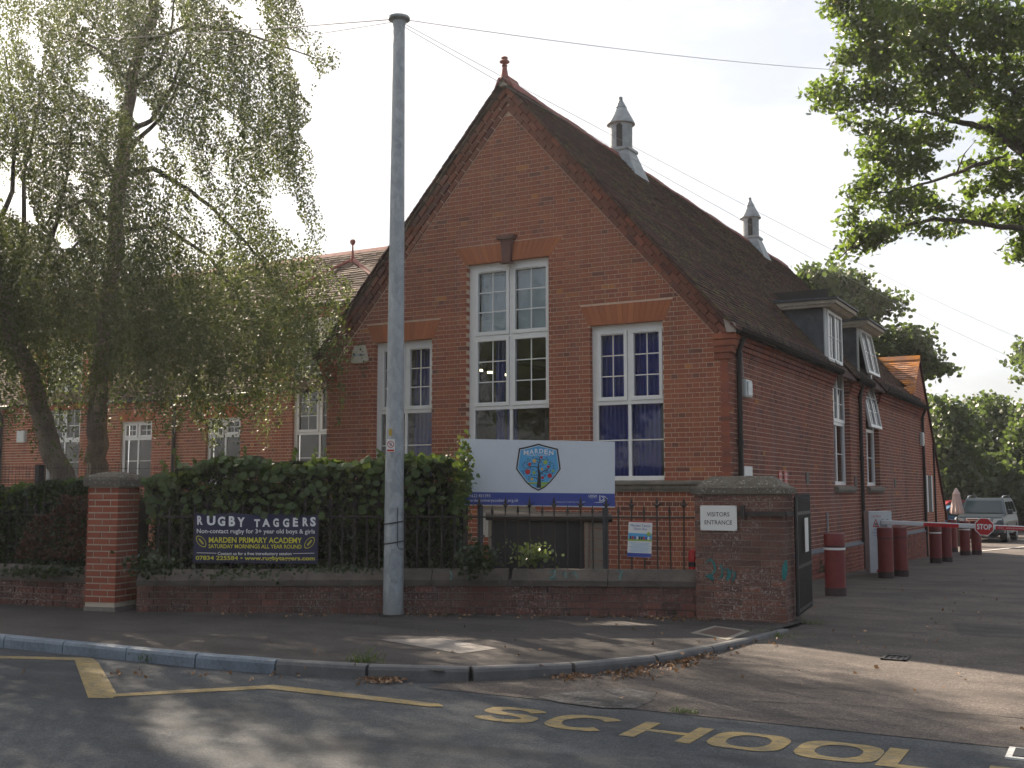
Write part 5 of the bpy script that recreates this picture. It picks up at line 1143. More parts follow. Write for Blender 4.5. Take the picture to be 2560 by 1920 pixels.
def sidesign(label, y0, y1, z0, z1, mat, txt=(), tmat=SLW, cat='sign', dx=.012):
    t = thing('wall_sign', label, cat, (XR+.01, (y0+y1)/2, (z0+z1)/2)); m = MB(); m.box(XR+.003, XR+dx, y0, y1, z0, z1); p = m.build('sign_plate', mat, t)
    for i, (s_, zz, hh) in enumerate(txt): text(s_, tmat, p, (XR+dx+.001, y0+(y1-y0)*.12, zz), Y, Z, (y1-y0)*.76, hh, off=.001)
sidesign('plain white notice on the side wall just behind the broad pillar', 16.95, 17.38, 1.60, 1.93, SPW, (('SCHOOL', 1.74, .05),), M('faded_print', (.35, .40, .48), .6, .1, 9))
sidesign('first of two small red notices on the side wall', 18.92, 19.12, 1.60, 1.89, SR, (('SLOW', 1.81, .04), ('DEAD', 1.72, .04), ('SLOW', 1.64, .04)))
sidesign('second of two small red notices on the side wall, farther from the road', 19.27, 19.47, 1.60, 1.89, SR, (('NO', 1.81, .04), ('PARKING', 1.73, .035), ('HERE', 1.65, .04)))
def boxthing(name, label, cat, x0, x1, y0, y1, z0, z1, mat, part, bevel=.02):
    t = thing(name, label, cat, ((x0+x1)/2, (y0+y1)/2, z0)); m = MB(); m.box(x0, x1, y0, y1, z0, z1); m.build(part, mat, t, bevel=bevel); return t
t = boxthing('wall_alarm_box', 'pale grey box under the eaves by the nearest downpipe', 'alarm box', XR, XR+.12, 16.78, 17.12, 3.0, 3.29, M('pale_grey_plastic', (.52, .55, .53), .35, .08, 5), 'housing', .03)
m = MB(); m.box(XR+.118, XR+.135, 16.84, 17.06, 3.04, 3.25); m.build('lens', M('grey_box_cover', (.35, .40, .42), .2, .3, 9), t)  # grey front cover of the alarm box, no lamp in it
t = boxthing('wall_alarm_box', 'small white box high on the far end of the side wall', 'alarm box', XR, XR+.1, 34.1, 34.35, 2.85, 3.25, MATS['pale_grey_plastic'], 'housing')
m = MB(); m.box(XR+.098, XR+.11, 34.14, 34.31, 2.9, 3.2); m.build('cover', MATS['pale_grey_plastic'], t)
t = thing('junction_box', 'small grey box on the wing wall behind the leaning birch', 'box', (-28.35, 21.45, 2.9)); m = MB(); m.box(-28.55, -28.2, 21.40, 21.5, 2.95, 3.3); m.build('housing', MATS['pale_grey_plastic'], t, bevel=.01); m = MB(); m.box(-28.52, -28.23, 21.39, 21.399, 2.98, 3.27); m.build('lid', MATS['pale_grey_plastic'], t)
al = thing('alarm_box', 'cream trapezoid burglar alarm box left of the left window', 'alarm box', (-12.2, 16.25, 3.9))
ax = -12.2; m = MB(); f_ = [(-.165, 3.925), (-.155, 3.90), (-.12, 3.875), (.12, 3.875), (.165, 3.90), (.18, 3.93), (.105, 4.20), (-.09, 4.20)]
m.prism([(ax+p, FY-.09, q) for p, q in f_], (0, .09, 0)); ab = m.build('housing', M('cream_plastic', (.56, .53, .43), .4, .05, 5), al, bevel=.012)
for i, ch in enumerate(('SE', 'C', 'OM')): text(ch, (SB, M('logo_teal', (.05, .35, .45), .5, .05, 5), SB)[i], ab, (ax-.125+(0, .085, .125)[i], FY-.0905, 4.0), X, Z, (.08, .036, .10)[i], .042, off=.002, bold=.03)
# ================================================================== STORAGE SHED, RED PIPE
sh = thing('bin_shed', 'low dark fronted bin shed with slatted side behind the railing', 'shed', (-6.9, 13.4, 0))
sl_, sr_ = atD(1229, 1300, 15.15), atD(1460, 1300, 15.15); so = Vector((sl_.x, sl_.y, 0)); sw_ = (sr_-sl_).length
BEIGE = M('beige_plastic', (.26, .22, .18), .6, .15, 6)
m = MB(); m.obox(so+su*sw_/2+Z*.6-sn*.45, su, Z, sn, sw_, 1.2, .9); m.v = [(x, y, z) for x, y, z in m.v]; m.build('shed_front', M('shed_shade_panel', (.02, .02, .024), .6, .4, 4), sh)  # dark box stands for the shade inside the open front
for q_ in (-.02, sw_+.03): m = MB(); m.obox(so+su*q_+Z*.62+sn*.02, su, Z, sn, .05, 1.24, .06); m.build('corner_post', BEIGE, sh, bevel=.008)
for k in range(8): m = MB(); m.obox(so+su*(sw_+.17)+Z*(.05+k*.145+.07)+sn*.0, su, Z, sn, .21, .135, .04); m.build('slat', BEIGE, sh, bevel=.004)
m = MB(); m.tube([so+su*-.08+Z*1.20+sn*.05, so+su*(sw_+.38)+Z*1.20+sn*.05], .055, 10); m.build('lid_roll', M('brown_lid', (.06, .05, .045), .5, .3, 5), sh, smooth=True)
m = MB(); m.obox(so+su*(sw_/2+.15)+Z*1.225-sn*.42, su, Z, sn, sw_+.46, .07, .95); m.build('lid', MATS['brown_lid'], sh, bevel=.02)
def bollard(name, label, p, h, r, band=None, group='red bollards along the drive', rim=.0, dark=.2):
    z = drive_z(p[1]); t = thing(name, label, 'bollard', (p[0], p[1], z), group); m = MB(); c = (p[0], p[1], z)
    m.lathe([(r*.97, -.06), (r*.97, h*.80), (r*1.0, h*.805), (r*1.0, h*.965), (r*.96, h*.99), (r*.7, h*1.005), (0, h*1.01)], c, 20); m.build('shaft', REDB, t, smooth=True)
    m = MB(); m.lathe([(r*1.0, -.05), (r*1.0, h*.13)], c, 20); m.build('dirty_base', M('bollard_grime', (.05, .03, .03), .8, .4, 12), t, smooth=True)
    m = MB(); m.lathe([(r*1.005, h*.785), (r*1.005, h*.80)], c, 20); m.build('groove', BLACKP, t)
    if band: m = MB(); m.lathe([(r*1.015, h*.735), (r*1.02, h*.74), (r*1.02, h*.765), (r*1.015, h*.77)], c, 20); m.build('reflective_band', SPW, t)
    m = MB(); m.lathe([(r*1.03, h*.985), (r*.98, h*1.0), (0, h*1.012)], c, 20); m.build('cap', M('bollard_cap', (.15, .04, .04), .6, .3, 9), t, smooth=True)
bollard('bollard', 'fat red bollard with white band, nearest to the road', (-3.93, 17.25), .94, .158, True)
bollard('bollard', 'red bollard right in front of the white barrier cabinet', (-4.15, 22.5), .97, .150)
bollard('bollard', 'red bollard just behind and right of the one at the barrier cabinet', (-4.02, 23.35), .97, .148)
bollard('bollard', 'red bollard with a short white strip in the second row past the barrier', (-4.33, 30.2), 1.02, .152, True)
bollard('bollard', 'shaded bollard overlapped by the white striped one in the second row', (-4.2, 31.1), 1.02, .15)
bollard('bollard', 'bollard lit orange by the sun behind the second row', (-4.95, 38.2), 1.02, .15)
bollard('bollard', 'left bollard of the farthest pair, before the dark car', (-4.32, 36.0), 1.02, .155, True)
bollard('bollard', 'right bollard of the farthest pair, before the dark car', (-4.06, 36.5), 1.02, .15)
t = thing('red_post', 'short red post glimpsed between railing and broad pillar', 'post', (-4.98, 13.75, 0)); pp_ = atD(1733, 1400, 14.0); m = MB(); m.lathe([(.06, -.1), (.06, .75), (.05, .80), (0, .82)], (pp_.x, pp_.y, 0), 12); m.build('shaft', SR, t)
m = MB(); m.lathe([(.062, .60), (.062, .66)], (pp_.x, pp_.y, 0), 12); m.build('band', BLACKP, t)
# ================================================================== BARRIER
ba = thing('drive_barrier', 'white barrier cabinet with a lowered red and white arm carrying a stop sign', 'barrier', (-4.2, 21.4, -.1))
cA, cB = atD(2176, 1440, 22.7), atD(2234, 1440, 22.7); cA.z = cB.z = -.12; cd_ = (cB-cA).normalized(); cn_ = Vector((cd_.y, -cd_.x, 0)); cw = (cB-cA).length; ch_ = 1.246
m = MB(); m.obox(cA+cd_*cw/2+Z*ch_/2-cn_*.15, cd_, Z, cn_, cw, ch_, .30); cab = m.build('cabinet', M('cabinet_white', (.56, .58, .60), .4, .1, 6), ba, bevel=.01)
m = MB(); m.prism([cA+cn_*.003+cd_*.12+Z*.02, cA+cn_*.003+cd_*.24+Z*.02, cA+cn_*.003+cd_*.24+Z*.22], cn_*.003); m.build('red_corner', SR, cab)
def C2(fx, z, off=.004): return cA+cd_*(cw*fx)+Z*z+cn_*off
m = MB(); m.face([C2(.16, .93), C2(.44, .93), C2(.30, 1.10)]); m.build('warning_triangle', SR, cab); m = MB(); m.face([C2(.215, .952, .006), C2(.385, .952, .006), C2(.30, 1.06, .006)]); m.build('triangle_field', SPW, cab)
for fx in (.255, .31): m = MB(); m.face([C2(fx, .96, .008), C2(fx+.04, .96, .008), C2(fx+.03, 1.02, .008), C2(fx+.01, 1.02, .008)]); m.build('walking_child', SBK, cab)
text('CAUTION', SR, cab, C2(.12, 1.125), cd_, Z, cw*.40, .035, off=.002); text('School', SB, cab, C2(.20, .86), cd_, Z, cw*.22, .03, off=.002); text('Pedestrians', SB, cab, C2(.12, .80), cd_, Z, cw*.38, .03, off=.002); text('crossing', SB, cab, C2(.16, .745), cd_, Z, cw*.3, .028, off=.002)
aA, aB = atD(2203, 1305.5, 22.55), atD(2700, 1327, 21.0); ad_ = (aB-aA).normalized(); an_ = Vector((ad_.y, -ad_.x, 0)).normalized(); av_ = an_.cross(ad_).normalized(); av_ = av_ if av_.z > 0 else -av_; al_ = (aB-aA).length
m = MB(); m.obox(aA+ad_*al_/2, ad_, av_, an_, al_, .088, .05); arm = m.build('barrier_arm', M('arm_white', (.62, .64, .66), .3, .06, 5), ba, bevel=.012)
def armx(px): d = ray(px, 1310); n_ = an_; t = (aA-CC).dot(n_)/d.dot(n_); return (CC+d*t-aA).dot(ad_)
def armband(p0, p1, mat, name, h=.07): a, c = armx(p0), armx(p1); m = MB(); m.obox(aA+ad_*((a+c)/2)+an_*.027-av_*.008, ad_, av_, an_, c-a, h, .004); return m.build(name, mat, arm)
armband(2309, 2397, SR, 'red_stripe'); lb = armband(2489, 2640, SR, 'red_label')
p = aA+ad_*armx(2515)+an_*.030-av_*.022; text('www.frontierpi', SLW, lb, p, ad_, av_, armx(2562)-armx(2515), .03, off=.001)
m = MB(); m.obox(aA+ad_*(armx(2502)+.0)+an_*.030-av_*.006, ad_, av_, an_, .10, .045, .002); m.build('logo_box', M('logo_pink', (.45, .12, .14), .5, .1, 9), arm)
m = MB(); m.obox(aA+ad_*.05+an_*-.02-av_*.03, ad_, av_, an_, .14, .13, .08); m.build('bracket', ZINC, arm, bevel=.006)
for px in (2206, 2219): q = aA+ad_*(armx(px))+av_*.055+an_*.02; m = MB(); m.lathe([(.012, 0), (.012, .012)], tuple(q), 8); m.build('bolt', BLACKP, arm)
sc_ = aA+ad_*armx(2461)+an_*.045; R_ = .172
for r, mt, nm, of in ((R_*1.08, SPW, 'sign_border', 0), (R_*.98, SR, 'stop_face', .006)):
    m = MB(); m.prism([sc_+an_*of+ad_*(r*math.cos(math.radians(22.5+45*k)))+av_*(r*math.sin(math.radians(22.5+45*k))) for k in range(8)], an_*.005)
    o = m.build(nm if of else 'stop_sign', mt, arm)
text('STOP', SLW, arm, sc_+an_*.012-ad_*.133-av_*.056, ad_, av_, .266, .108, off=.002, bold=.03, name='stop_lettering')
print('street done')
# ================================================================== VEGETATION
def fold(a): return np.clip(a, 0, 1)
def in_poly(px, py, poly):
    poly = np.array(poly, float); n = len(poly); inside = np.zeros(len(px), bool); j = n-1
    for i in range(n):
        xi, yi, xj, yj = *poly[i], *poly[j]
        c = ((yi > py) != (yj > py)) & (px < (xj-xi)*(py-yi)/(yj-yi+1e-9)+xi); inside ^= c; j = i
    return inside
def npD(x, y, D):
    x, y, D = (np.asarray(a, float) for a in (x, y, D)); d = np.array(CF)[None]+np.array(CR)[None]*((x-1280)/2760)[:, None]+np.array(CU)[None]*((960-y)/2760)[:, None]
    return np.array(CC)+d*(D/(d@np.array(HF)))[:, None]
def nppix(P):
    v = P-np.array(CC); z = v@np.array(CF); return 1280+2760*(v@np.array(CR))/z, 960-2760*(v@np.array(CU))/z
def vnoise(P, s, seed=0):
    """cheap smooth 3d value noise, -1..1"""
    r = np.random.default_rng(seed); out = np.zeros(len(P))
    for k in range(6):
        d = r.normal(size=3); d *= s*(1+.5*k)/np.linalg.norm(d); out += np.sin(P@d+r.uniform(0, 6.28))/(1+.35*k)
    return out/3.2
def limbs(th_, branches, mat, name='branch', D=None, trunk=None):
    m = MB()
    for pts, r in branches:
        if len(pts[0]) == 2: P_ = [atD(x, y, D+.25*math.sin(i*1.7+pts[0][0])) for i, (x, y) in enumerate(pts)]
        else: P_ = [atD(*p) for p in pts]
        Q = []
        for i in range(len(P_)-1):
            for t in (0, .25, .5, .75): Q.append(P_[i].lerp(P_[i+1], t)+Vector([random.uniform(-.25, .25)*r[0] for _ in range(3)]))
        Q.append(P_[-1]); n = len(Q); m.tube(Q, [r[0]+(r[1]-r[0])*i/(n-1) for i in range(n)], 7)
    return m.build(name, mat, th_, smooth=True)
def strands(n, poly, Dm, Ds, seed, lmin=.4, lmax=1.5, step=.05, gap=.25, dense=None, gscale=1.1):
    r = np.random.default_rng(seed); poly_a = np.array(poly); x0, y0 = poly_a.min(0); x1, y1 = poly_a.max(0); out = []; dirs = []; starts = []
    X_ = r.uniform(x0, x1, n*3); Y_ = r.uniform(y0-40, y1, n*3); ok = in_poly(X_, Y_, poly); X_, Y_ = X_[ok][:n], Y_[ok][:n]
    D_ = r.normal(Dm, Ds, len(X_)); P0 = npD(X_, Y_, D_); PS = P0*np.array([1, 1, .45]); nv = vnoise(PS, gscale, seed+1)+vnoise(PS, gscale*2.3, seed+2)*.6; keep = nv > -gap
    if dense is not None: keep |= in_poly(X_, Y_, dense) & (nv > -gap-.22)
    P0 = P0[keep]; C = []; 
    for p in P0:
        L_ = r.uniform(lmin, lmax); k = int(L_/step); t = np.arange(k)*step; a = r.uniform(0, 6.28); out_ = r.uniform(.15, .6)
        q = np.stack([p[0]+np.cos(a)*out_*(1-np.exp(-t*2)), p[1]+np.sin(a)*out_*(1-np.exp(-t*2)), p[2]+.05-t], 1)+r.normal(0, .045, (k, 3)); C.append(q)
    return np.concatenate(C), P0
birch_poly = [(-160, -160), (760, -160), (735, 0), (760, 60), (810, 100), (848, 140), (835, 170), (790, 190), (770, 230), (765, 300), (735, 330), (770, 380), (780, 440), (765, 480), (800, 540), (805, 600), (790, 650), (850, 680), (880, 715), (850, 800), (855, 900), (800, 870), (750, 900), (640, 960), (560, 1010), (480, 1000), (420, 960), (360, 930), (290, 900), (190, 960), (120, 930), (20, 900), (-160, 900)]
dense_poly = [(-160, 560), (60, 520), (230, 560), (400, 600), (560, 620), (700, 640), (760, 700), (790, 830), (700, 860), (560, 900), (430, 880), (280, 840), (120, 820), (-160, 840)]
b1 = thing('birch_tree', 'straight birch trunk, right of the leaning one, under the big drooping crown', 'tree', (-16.2, 13.9, 0))
b2 = thing('birch_tree', 'birch with thick scarred trunk leaning left behind the bronze hedge', 'tree', (-16.0, 12.9, 0))
Ca, _ = strands(10500, birch_poly, 20.5, 1.5, 5, gap=.22, dense=dense_poly, step=.033)
Cb, _ = strands(2000, dense_poly, 20.0, 1.3, 15, gap=.15, step=.035); Ca = np.concatenate([Ca, Cb])
px_, py_ = nppix(Ca); grow = np.array(birch_poly, float); ok = in_poly(px_, py_, [(x+(12 if x > 700 else 0), y+(70 if y > 850 else 0)) for x, y in birch_poly]) | (py_ > 850); lx = RNG.random(len(Ca)); ok &= ~((py_ > 1085+40*np.sin(px_*.05)) )
hole = vnoise(np.stack([px_*.022, py_*.022, Ca[:, 1]*.4], 1), 1.0, 33)+.5*vnoise(np.stack([px_*.06, py_*.06, Ca[:, 1]], 1), 1.0, 34); ok &= (hole > -.38) | (py_ > 620)
Ca = Ca[ok]; half = (nppix(Ca)[0] < 150) & (RNG.random(len(Ca)) < .8)
def fringe(pts, seed, n=26, D=17.5):
    r = np.random.default_rng(seed); out = []
    for x, y0, y1, w0 in pts:
        k = int((y1-y0)*n/100); yy = r.uniform(y0, y1, k); xx = x+r.normal(0, w0, k)+8*np.sin(yy*.03+x); out.append(npD(xx, yy, r.normal(D, .15, k)))
    return np.concatenate(out)
Fr = fringe([(555, 1000, 1150, 13), (590, 1050, 1165, 14), (530, 990, 1110, 12), (620, 960, 1080, 16), (655, 960, 1050, 18), (500, 960, 1060, 18), (455, 1020, 1085, 12), (430, 1030, 1095, 10), (410, 1045, 1075, 9), (480, 1000, 1080, 12), (862, 800, 1000, 7), (855, 760, 930, 9), (852, 960, 1070, 3.5), (835, 740, 900, 14), (780, 860, 960, 18), (740, 860, 960, 20), (700, 900, 990, 22), (820, 620, 700, 14), (870, 690, 740, 8), (170, 940, 1080, 16), (190, 1020, 1180, 10), (160, 1000, 1160, 14), (145, 950, 1080, 12), (20, 950, 1060, 14), (60, 980, 1060, 12), (90, 1040, 1150, 9), (75, 1020, 1120, 6), (5, 1000, 1070, 10), (225, 950, 1010, 8), (130, 1100, 1160, 7), (205, 1110, 1170, 10), (15, 870, 950, 18)], 9, 34, 17.6)
tt = lambda n, bias=.38: fold(RNG.normal(bias, .2, n)+(RNG.random(n) < .025)*.5)
leaf_mesh('crown', np.concatenate([Ca[~half], Fr[:len(Fr)*2//3]]), RNG.uniform(.04, .068, int((~half).sum())+len(Fr)*2//3), 'quad', LEAF_BIRCH, np.concatenate([tt(int((~half).sum())), fold(RNG.normal(.82, .1, len(Fr)*2//3))]), b1, updir=(0, 0, -1), kind='stuff')  # fringe tint raised in both crowns, sunlight put into the leaf colour
leaf_mesh('crown', np.concatenate([Ca[half], Fr[len(Fr)*2//3:]]), RNG.uniform(.04, .068, int(half.sum())+len(Fr)-len(Fr)*2//3), 'quad', LEAF_BIRCH, np.concatenate([tt(int(half.sum())), fold(RNG.normal(.75, .15, len(Fr)-len(Fr)*2//3))]), b2, updir=(0, 0, -1), kind='stuff')
limbs(b1, [([(228, 1300), (234, 1200), (240, 1080), (247, 950), (262, 800), (285, 620), (303, 420), (322, 240), (350, 110), (392, 0), (420, -120)], (.215, .07))], BARK, 'trunk', 20.3)
limbs(b1, [([(318, 330), (380, 300), (430, 215), (470, 120), (520, 60)], (.055, .012)), ([(300, 440), (380, 420), (450, 460), (520, 510), (590, 580), (655, 650), (700, 740)], (.06, .014)), ([(310, 380), (400, 300), (470, 170), (560, 100)], (.05, .01)), ([(330, 220), (400, 160), (430, 60), (440, -60)], (.05, .01)), ([(290, 580), (400, 560), (520, 640), (640, 800), (700, 900)], (.05, .01)),
           ([(275, 680), (380, 700), (480, 820), (560, 950)], (.045, .01)), ([(285, 560), (210, 500), (130, 540), (60, 640)], (.055, .01)), ([(280, 620), (200, 600), (120, 680)], (.045, .01)), ([(300, 450), (230, 360), (120, 360), (30, 420)], (.05, .01)), ([(330, 210), (240, 120), (150, 80)], (.045, .01)), ([(350, 110), (480, 60), (600, 80), (720, 120), (800, 150)], (.045, .008)), ([(420, 200), (520, 230), (640, 330), (720, 420)], (.035, .008)), ([(270, 760), (190, 740), (120, 820)], (.04, .01))], M('dark_birch_bough', (.07, .06, .05), .95, .4, 6, bump=.6), 'branch', 20.6)
limbs(b2, [([(185, 1330), (160, 1240), (132, 1130), (98, 1020), (66, 930), (34, 850), (10, 740), (-20, 620), (-60, 480), (-80, 300)], (.22, .08))], BARK, 'trunk', 19.4)
limbs(b2, [([(30, 840), (90, 700), (140, 560), (170, 440), (180, 300)], (.07, .015)), ([(10, 740), (60, 600), (60, 440), (90, 300), (110, 150)], (.06, .012)), ([(-20, 600), (30, 480), (40, 300), (10, 120)], (.06, .012))], MATS['dark_birch_bough'], 'branch', 20.6)
k_ = MB(); k_.tube([atD(222, 1230, 20.05), atD(228, 1120, 20.05), atD(240, 1020, 20.02), atD(248, 960, 20.0)], [.05, .06, .05, .03], 6); k_.build('torn_bark_strip', M('pale_heartwood', (.30, .26, .21), .9, .3, 9, bump=.5), b1, smooth=True)
b3 = thing('birch_tree', 'unseen birch added just outside the left edge to shade the road', 'tree', (-18.5, 10.6, 0))  # out-of-view birch, added for the shade its crown throws on the road
r3 = np.random.default_rng(303); C3 = []
for k in range(420):
    v = r3.normal(size=3); v /= np.linalg.norm(v); v *= 3.1*r3.random()**.4; C3.append(np.array([-16.8, 10.3, 7.2])+v*np.array([1, .95, 1.1])+r3.normal(0, .30, (130, 3)))
C3 = np.concatenate(C3); px3, _y = nppix(C3); C3 = C3[px3 < -25]; leaf_mesh('crown', C3, r3.uniform(.06, .10, len(C3)), 'quad', LEAF_BIRCH, tt(len(C3)), b3, updir=(0, 0, -1), kind='stuff')
m = MB(); m.tube([(-18.5, 10.6, -.1), (-18.2, 10.5, 3), (-17.4, 10.4, 7)], [.2, .16, .08], 8); m.build('trunk', BARK, b3, smooth=True)
# crown builder: leaf clumps scattered in blobs placed by pixel and distance
def blobs_tree(th_, blobs, D, leafmat, size, shape, dens, seed, clump=.3, per=14, dz=1.0, name='crown', bias=.5, flat_=.8):
    r = np.random.default_rng(seed); C = []
    for bb in blobs:
        x, y, rad = bb[:3]; d0 = bb[3] if len(bb) > 3 else D; rm = rad/2760*d0; nc = max(3, int(dens*rad*rad/100))
        v = r.normal(size=(nc, 3)); v /= np.linalg.norm(v, axis=1)[:, None]; v *= (r.random(nc)**.45)[:, None]*rm; v[:, 2] *= flat_
        c = np.array(atD(x, y, d0+r.normal(0, .35*dz)))+v; q = np.repeat(c, per, 0)+r.normal(0, clump, (nc*per, 3))*np.array([1, 1, .6]); C.append(q)
    C = np.concatenate(C); n = len(C)
    return leaf_mesh(name, C, r.uniform(size*.65, size*1.25, n), shape, leafmat, fold(r.normal(bias, .2, n)+(r.random(n) < .01)*.5), th_, kind='stuff')
oak = thing('oak_tree', 'big oak at the right whose leafy boughs hang into the top right corner', 'tree', (1.5, 26.0, -.2))
OB = [(2110, -20, 60), (2190, -10, 80), (2100, 25, 38), (2130, 60, 40), (2200, 60, 80), (2300, 40, 100), (2420, 50, 110), (2530, 70, 100), (2150, 130, 50), (2215, 150, 75), (2290, 130, 80), (2110, 160, 35), (2085, 215, 42), (2055, 250, 32), (2035, 232, 22), (2100, 262, 36), (2118, 305, 26), (2160, 235, 55), (2230, 240, 60), (2300, 230, 60), (2360, 180, 70), (2400, 250, 60), (2450, 170, 90), (2540, 230, 95), (2500, 330, 60), (2190, 320, 42), (2240, 350, 60), (2300, 340, 60), (2345, 345, 38), (2170, 375, 32), (2200, 400, 40), (2255, 415, 55), (2310, 410, 40), (2180, 445, 34), (2150, 480, 36), (2128, 520, 24), (2200, 480, 50), (2260, 500, 55), (2310, 490, 42), (2345, 520, 30), (2125, 555, 32), (2150, 590, 44), (2195, 575, 45), (2240, 560, 38), (2285, 555, 22), (2125, 620, 22), (2100, 645, 14), (2175, 610, 36), (2305, 580, 22), (2350, 575, 26), (2395, 570, 24), (2420, 420, 30), (2480, 400, 30), (2440, 470, 34), (2500, 460, 50), (2555, 440, 60), (2400, 525, 26), (2460, 530, 44), (2530, 540, 60), (2560, 620, 50), (2540, 640, 26), (2620, 300, 120), (2620, 100, 120), (2640, 520, 100), (2700, 0, 140)]
blobs_tree(oak, OB, 22.5, LEAF_OAK, .12, 'oak', 1.45, 21, clump=.12, per=9, bias=.5)
limbs(oak, [([(2760, 700), (2640, 470), (2559, 385), (2512, 289), (2464, 240), (2416, 180), (2367, 110), (2319, 40)], (.12, .03)), ([(2640, 480), (2559, 380), (2464, 318), (2391, 305), (2343, 284), (2281, 275), (2215, 250)], (.10, .012)), ([(2640, 430), (2502, 397), (2435, 414), (2391, 434), (2319, 458), (2223, 480), (2160, 485)], (.06, .01)),
            ([(2700, 590), (2559, 569), (2488, 566), (2416, 554), (2338, 547), (2271, 561), (2205, 585), (2126, 621), (2093, 650)], (.075, .008)), ([(2420, 180), (2370, 160), (2310, 120), (2260, 60)], (.04, .01)), ([(2343, 284), (2330, 230), (2290, 150), (2240, 60)], (.035, .01)), ([(2391, 434), (2410, 385), (2440, 350)], (.02, .004)), ([(2330, 455), (2300, 420), (2250, 400)], (.02, .006)), ([(2281, 275), (2200, 320), (2110, 300)], (.025, .006)), ([(2240, 250), (2150, 250), (2070, 250)], (.02, .005)), ([(2560, 390), (2540, 250), (2500, 100), (2490, -40)], (.07, .02))], BARK_O, 'branch', 22.5)
m = MB(); q_ = atD(2780, 700, 22.5); m.tube([(1.9, 26, -.6), (1.9, 25.8, 1.5), (1.8, 25.3, 4), q_], [.42, .34, .28, .14], 10); m.build('trunk', BARK_O, oak, smooth=True)
mid = thing('oak_tree', 'oak standing behind the hall, its sprays showing above the dormers', 'tree', (-12, 46, -.4))
MBL = [(2015, 690, 28), (2050, 690, 40), (2090, 700, 45), (2060, 740, 50), (2130, 720, 38), (2150, 750, 45), (2185, 755, 34), (2215, 760, 24), (2240, 765, 18), (2255, 785, 12), (2120, 780, 40), (2170, 790, 26), (2000, 740, 60), (2150, 700, 20), (2200, 735, 18), (2240, 740, 12), (2195, 840, 30), (2230, 850, 40), (2265, 830, 30), (2290, 860, 38), (2310, 840, 24), (2260, 890, 50), (2320, 895, 36), (2345, 915, 24), (2370, 925, 13), (2220, 900, 50), (2300, 930, 28), (2330, 930, 18), (2200, 880, 40), (2060, 800, 70), (2100, 860, 80), (2000, 820, 90)]
blobs_tree(mid, MBL, 47, LEAF_FAR, .20, 'round', 2.4, 31, clump=.28, per=9, bias=.5)
limbs(mid, [([(1960, 1100), (1990, 950), (2060, 850), (2150, 790), (2230, 775)], (.3, .04)), ([(2000, 950), (2120, 930), (2230, 900), (2340, 915)], (.2, .03)), ([(1990, 950), (2020, 800), (2040, 700)], (.2, .03))], BARK_O, 'branch', 47)
m = MB(); q_ = atD(1960, 1100, 47); m.tube([(q_.x, q_.y, -1), (q_.x, q_.y, 2), tuple(q_)], [.5, .42, .32], 10); m.build('trunk', BARK_O, mid, smooth=True)
def simple_tree(label, x, base, D, blobs, dens=1.6, leaf=.26, seed=1, r=.25, bias=.45, mat=None, dz=2.0, per=12, clump=.4):
    q = atD(x, 1250, D); t = thing('broadleaf_tree', label, 'tree', (q.x, q.y, -.6), 'trees beyond the car park')
    blobs_tree(t, blobs, D, mat or LEAF_FAR, leaf, 'round', dens, seed, clump=clump, per=per, dz=dz, bias=bias)
    m = MB(); top_ = min(b_[1] for b_ in blobs); tp = atD(x, (top_+1250)/2, D); m.tube([(q.x, q.y, -.9), (q.x, q.y, 1.5), tuple(tp)], [r, r*.8, r*.3], 8); m.build('trunk', BARK_O, t, smooth=True)
    return t
simple_tree('dark tree directly behind the orange gable and cars', 2370, 0, 58, [(2350, 1010, 26), (2375, 1030, 40), (2345, 1060, 45), (2395, 1070, 50), (2350, 1120, 60), (2400, 1140, 60), (2360, 1190, 70), (2415, 1210, 60), (2340, 1240, 50), (2340, 1000, 14)], seed=41, bias=.3)
simple_tree('rounded sunlit tree crown, tallest of those beyond the car park', 2465, 0, 64, [(2455, 1005, 26), (2475, 1010, 30), (2500, 1020, 30), (2440, 1040, 42), (2490, 1050, 50), (2530, 1060, 42), (2440, 1100, 55), (2500, 1110, 60), (2460, 1170, 70), (2520, 1170, 60), (2550, 1110, 40)], seed=42, bias=.6)
simple_tree('dark tree at the right edge behind the large car', 2570, 0, 61, [(2555, 1040, 30), (2575, 1070, 50), (2560, 1130, 60), (2600, 1120, 80), (2550, 1200, 70), (2590, 1220, 80), (2640, 1050, 90), (2660, 1160, 90)], seed=43, bias=.35)
simple_tree('tree top peeping in at the far right edge of the sky', 2600, 0, 60, [(2558, 905, 20), (2585, 890, 42), (2575, 940, 24), (2620, 870, 60), (2640, 930, 60)], seed=44, bias=.55)
def leafbox(name, pts_fn, n, size, shape, mat, par, bias, seed): pass
hq = thing('hedge', 'tall dark hedge behind the parked cars', 'hedge', tuple(atD(2440, 1250, 60))[:2]+(-.6,))
r_ = np.random.default_rng(51); n_ = 26000; hx = r_.uniform(2325, 2760, n_); hy = 1300-r_.random(n_)**.8*170-14*np.sin(hx*.05)-10*np.sin(hx*.023+1); leaf_mesh('foliage', npD(hx, hy, r_.normal(61, .7, n_)), r_.uniform(.14, .26, n_), 'round', LEAF_FAR, fold(r_.normal(.25, .18, n_)), hq, kind='stuff')
m = MB(); a_, c_ = atD(2325, 1250, 62), atD(2800, 1250, 62); m.prism([(a_.x, a_.y, -1), (c_.x, c_.y, -1), (c_.x, c_.y, 3.4), (a_.x, a_.y, 3.4)], Vector((0, .8, 0))); m.build('dark_core', HEDGECORE, hq)
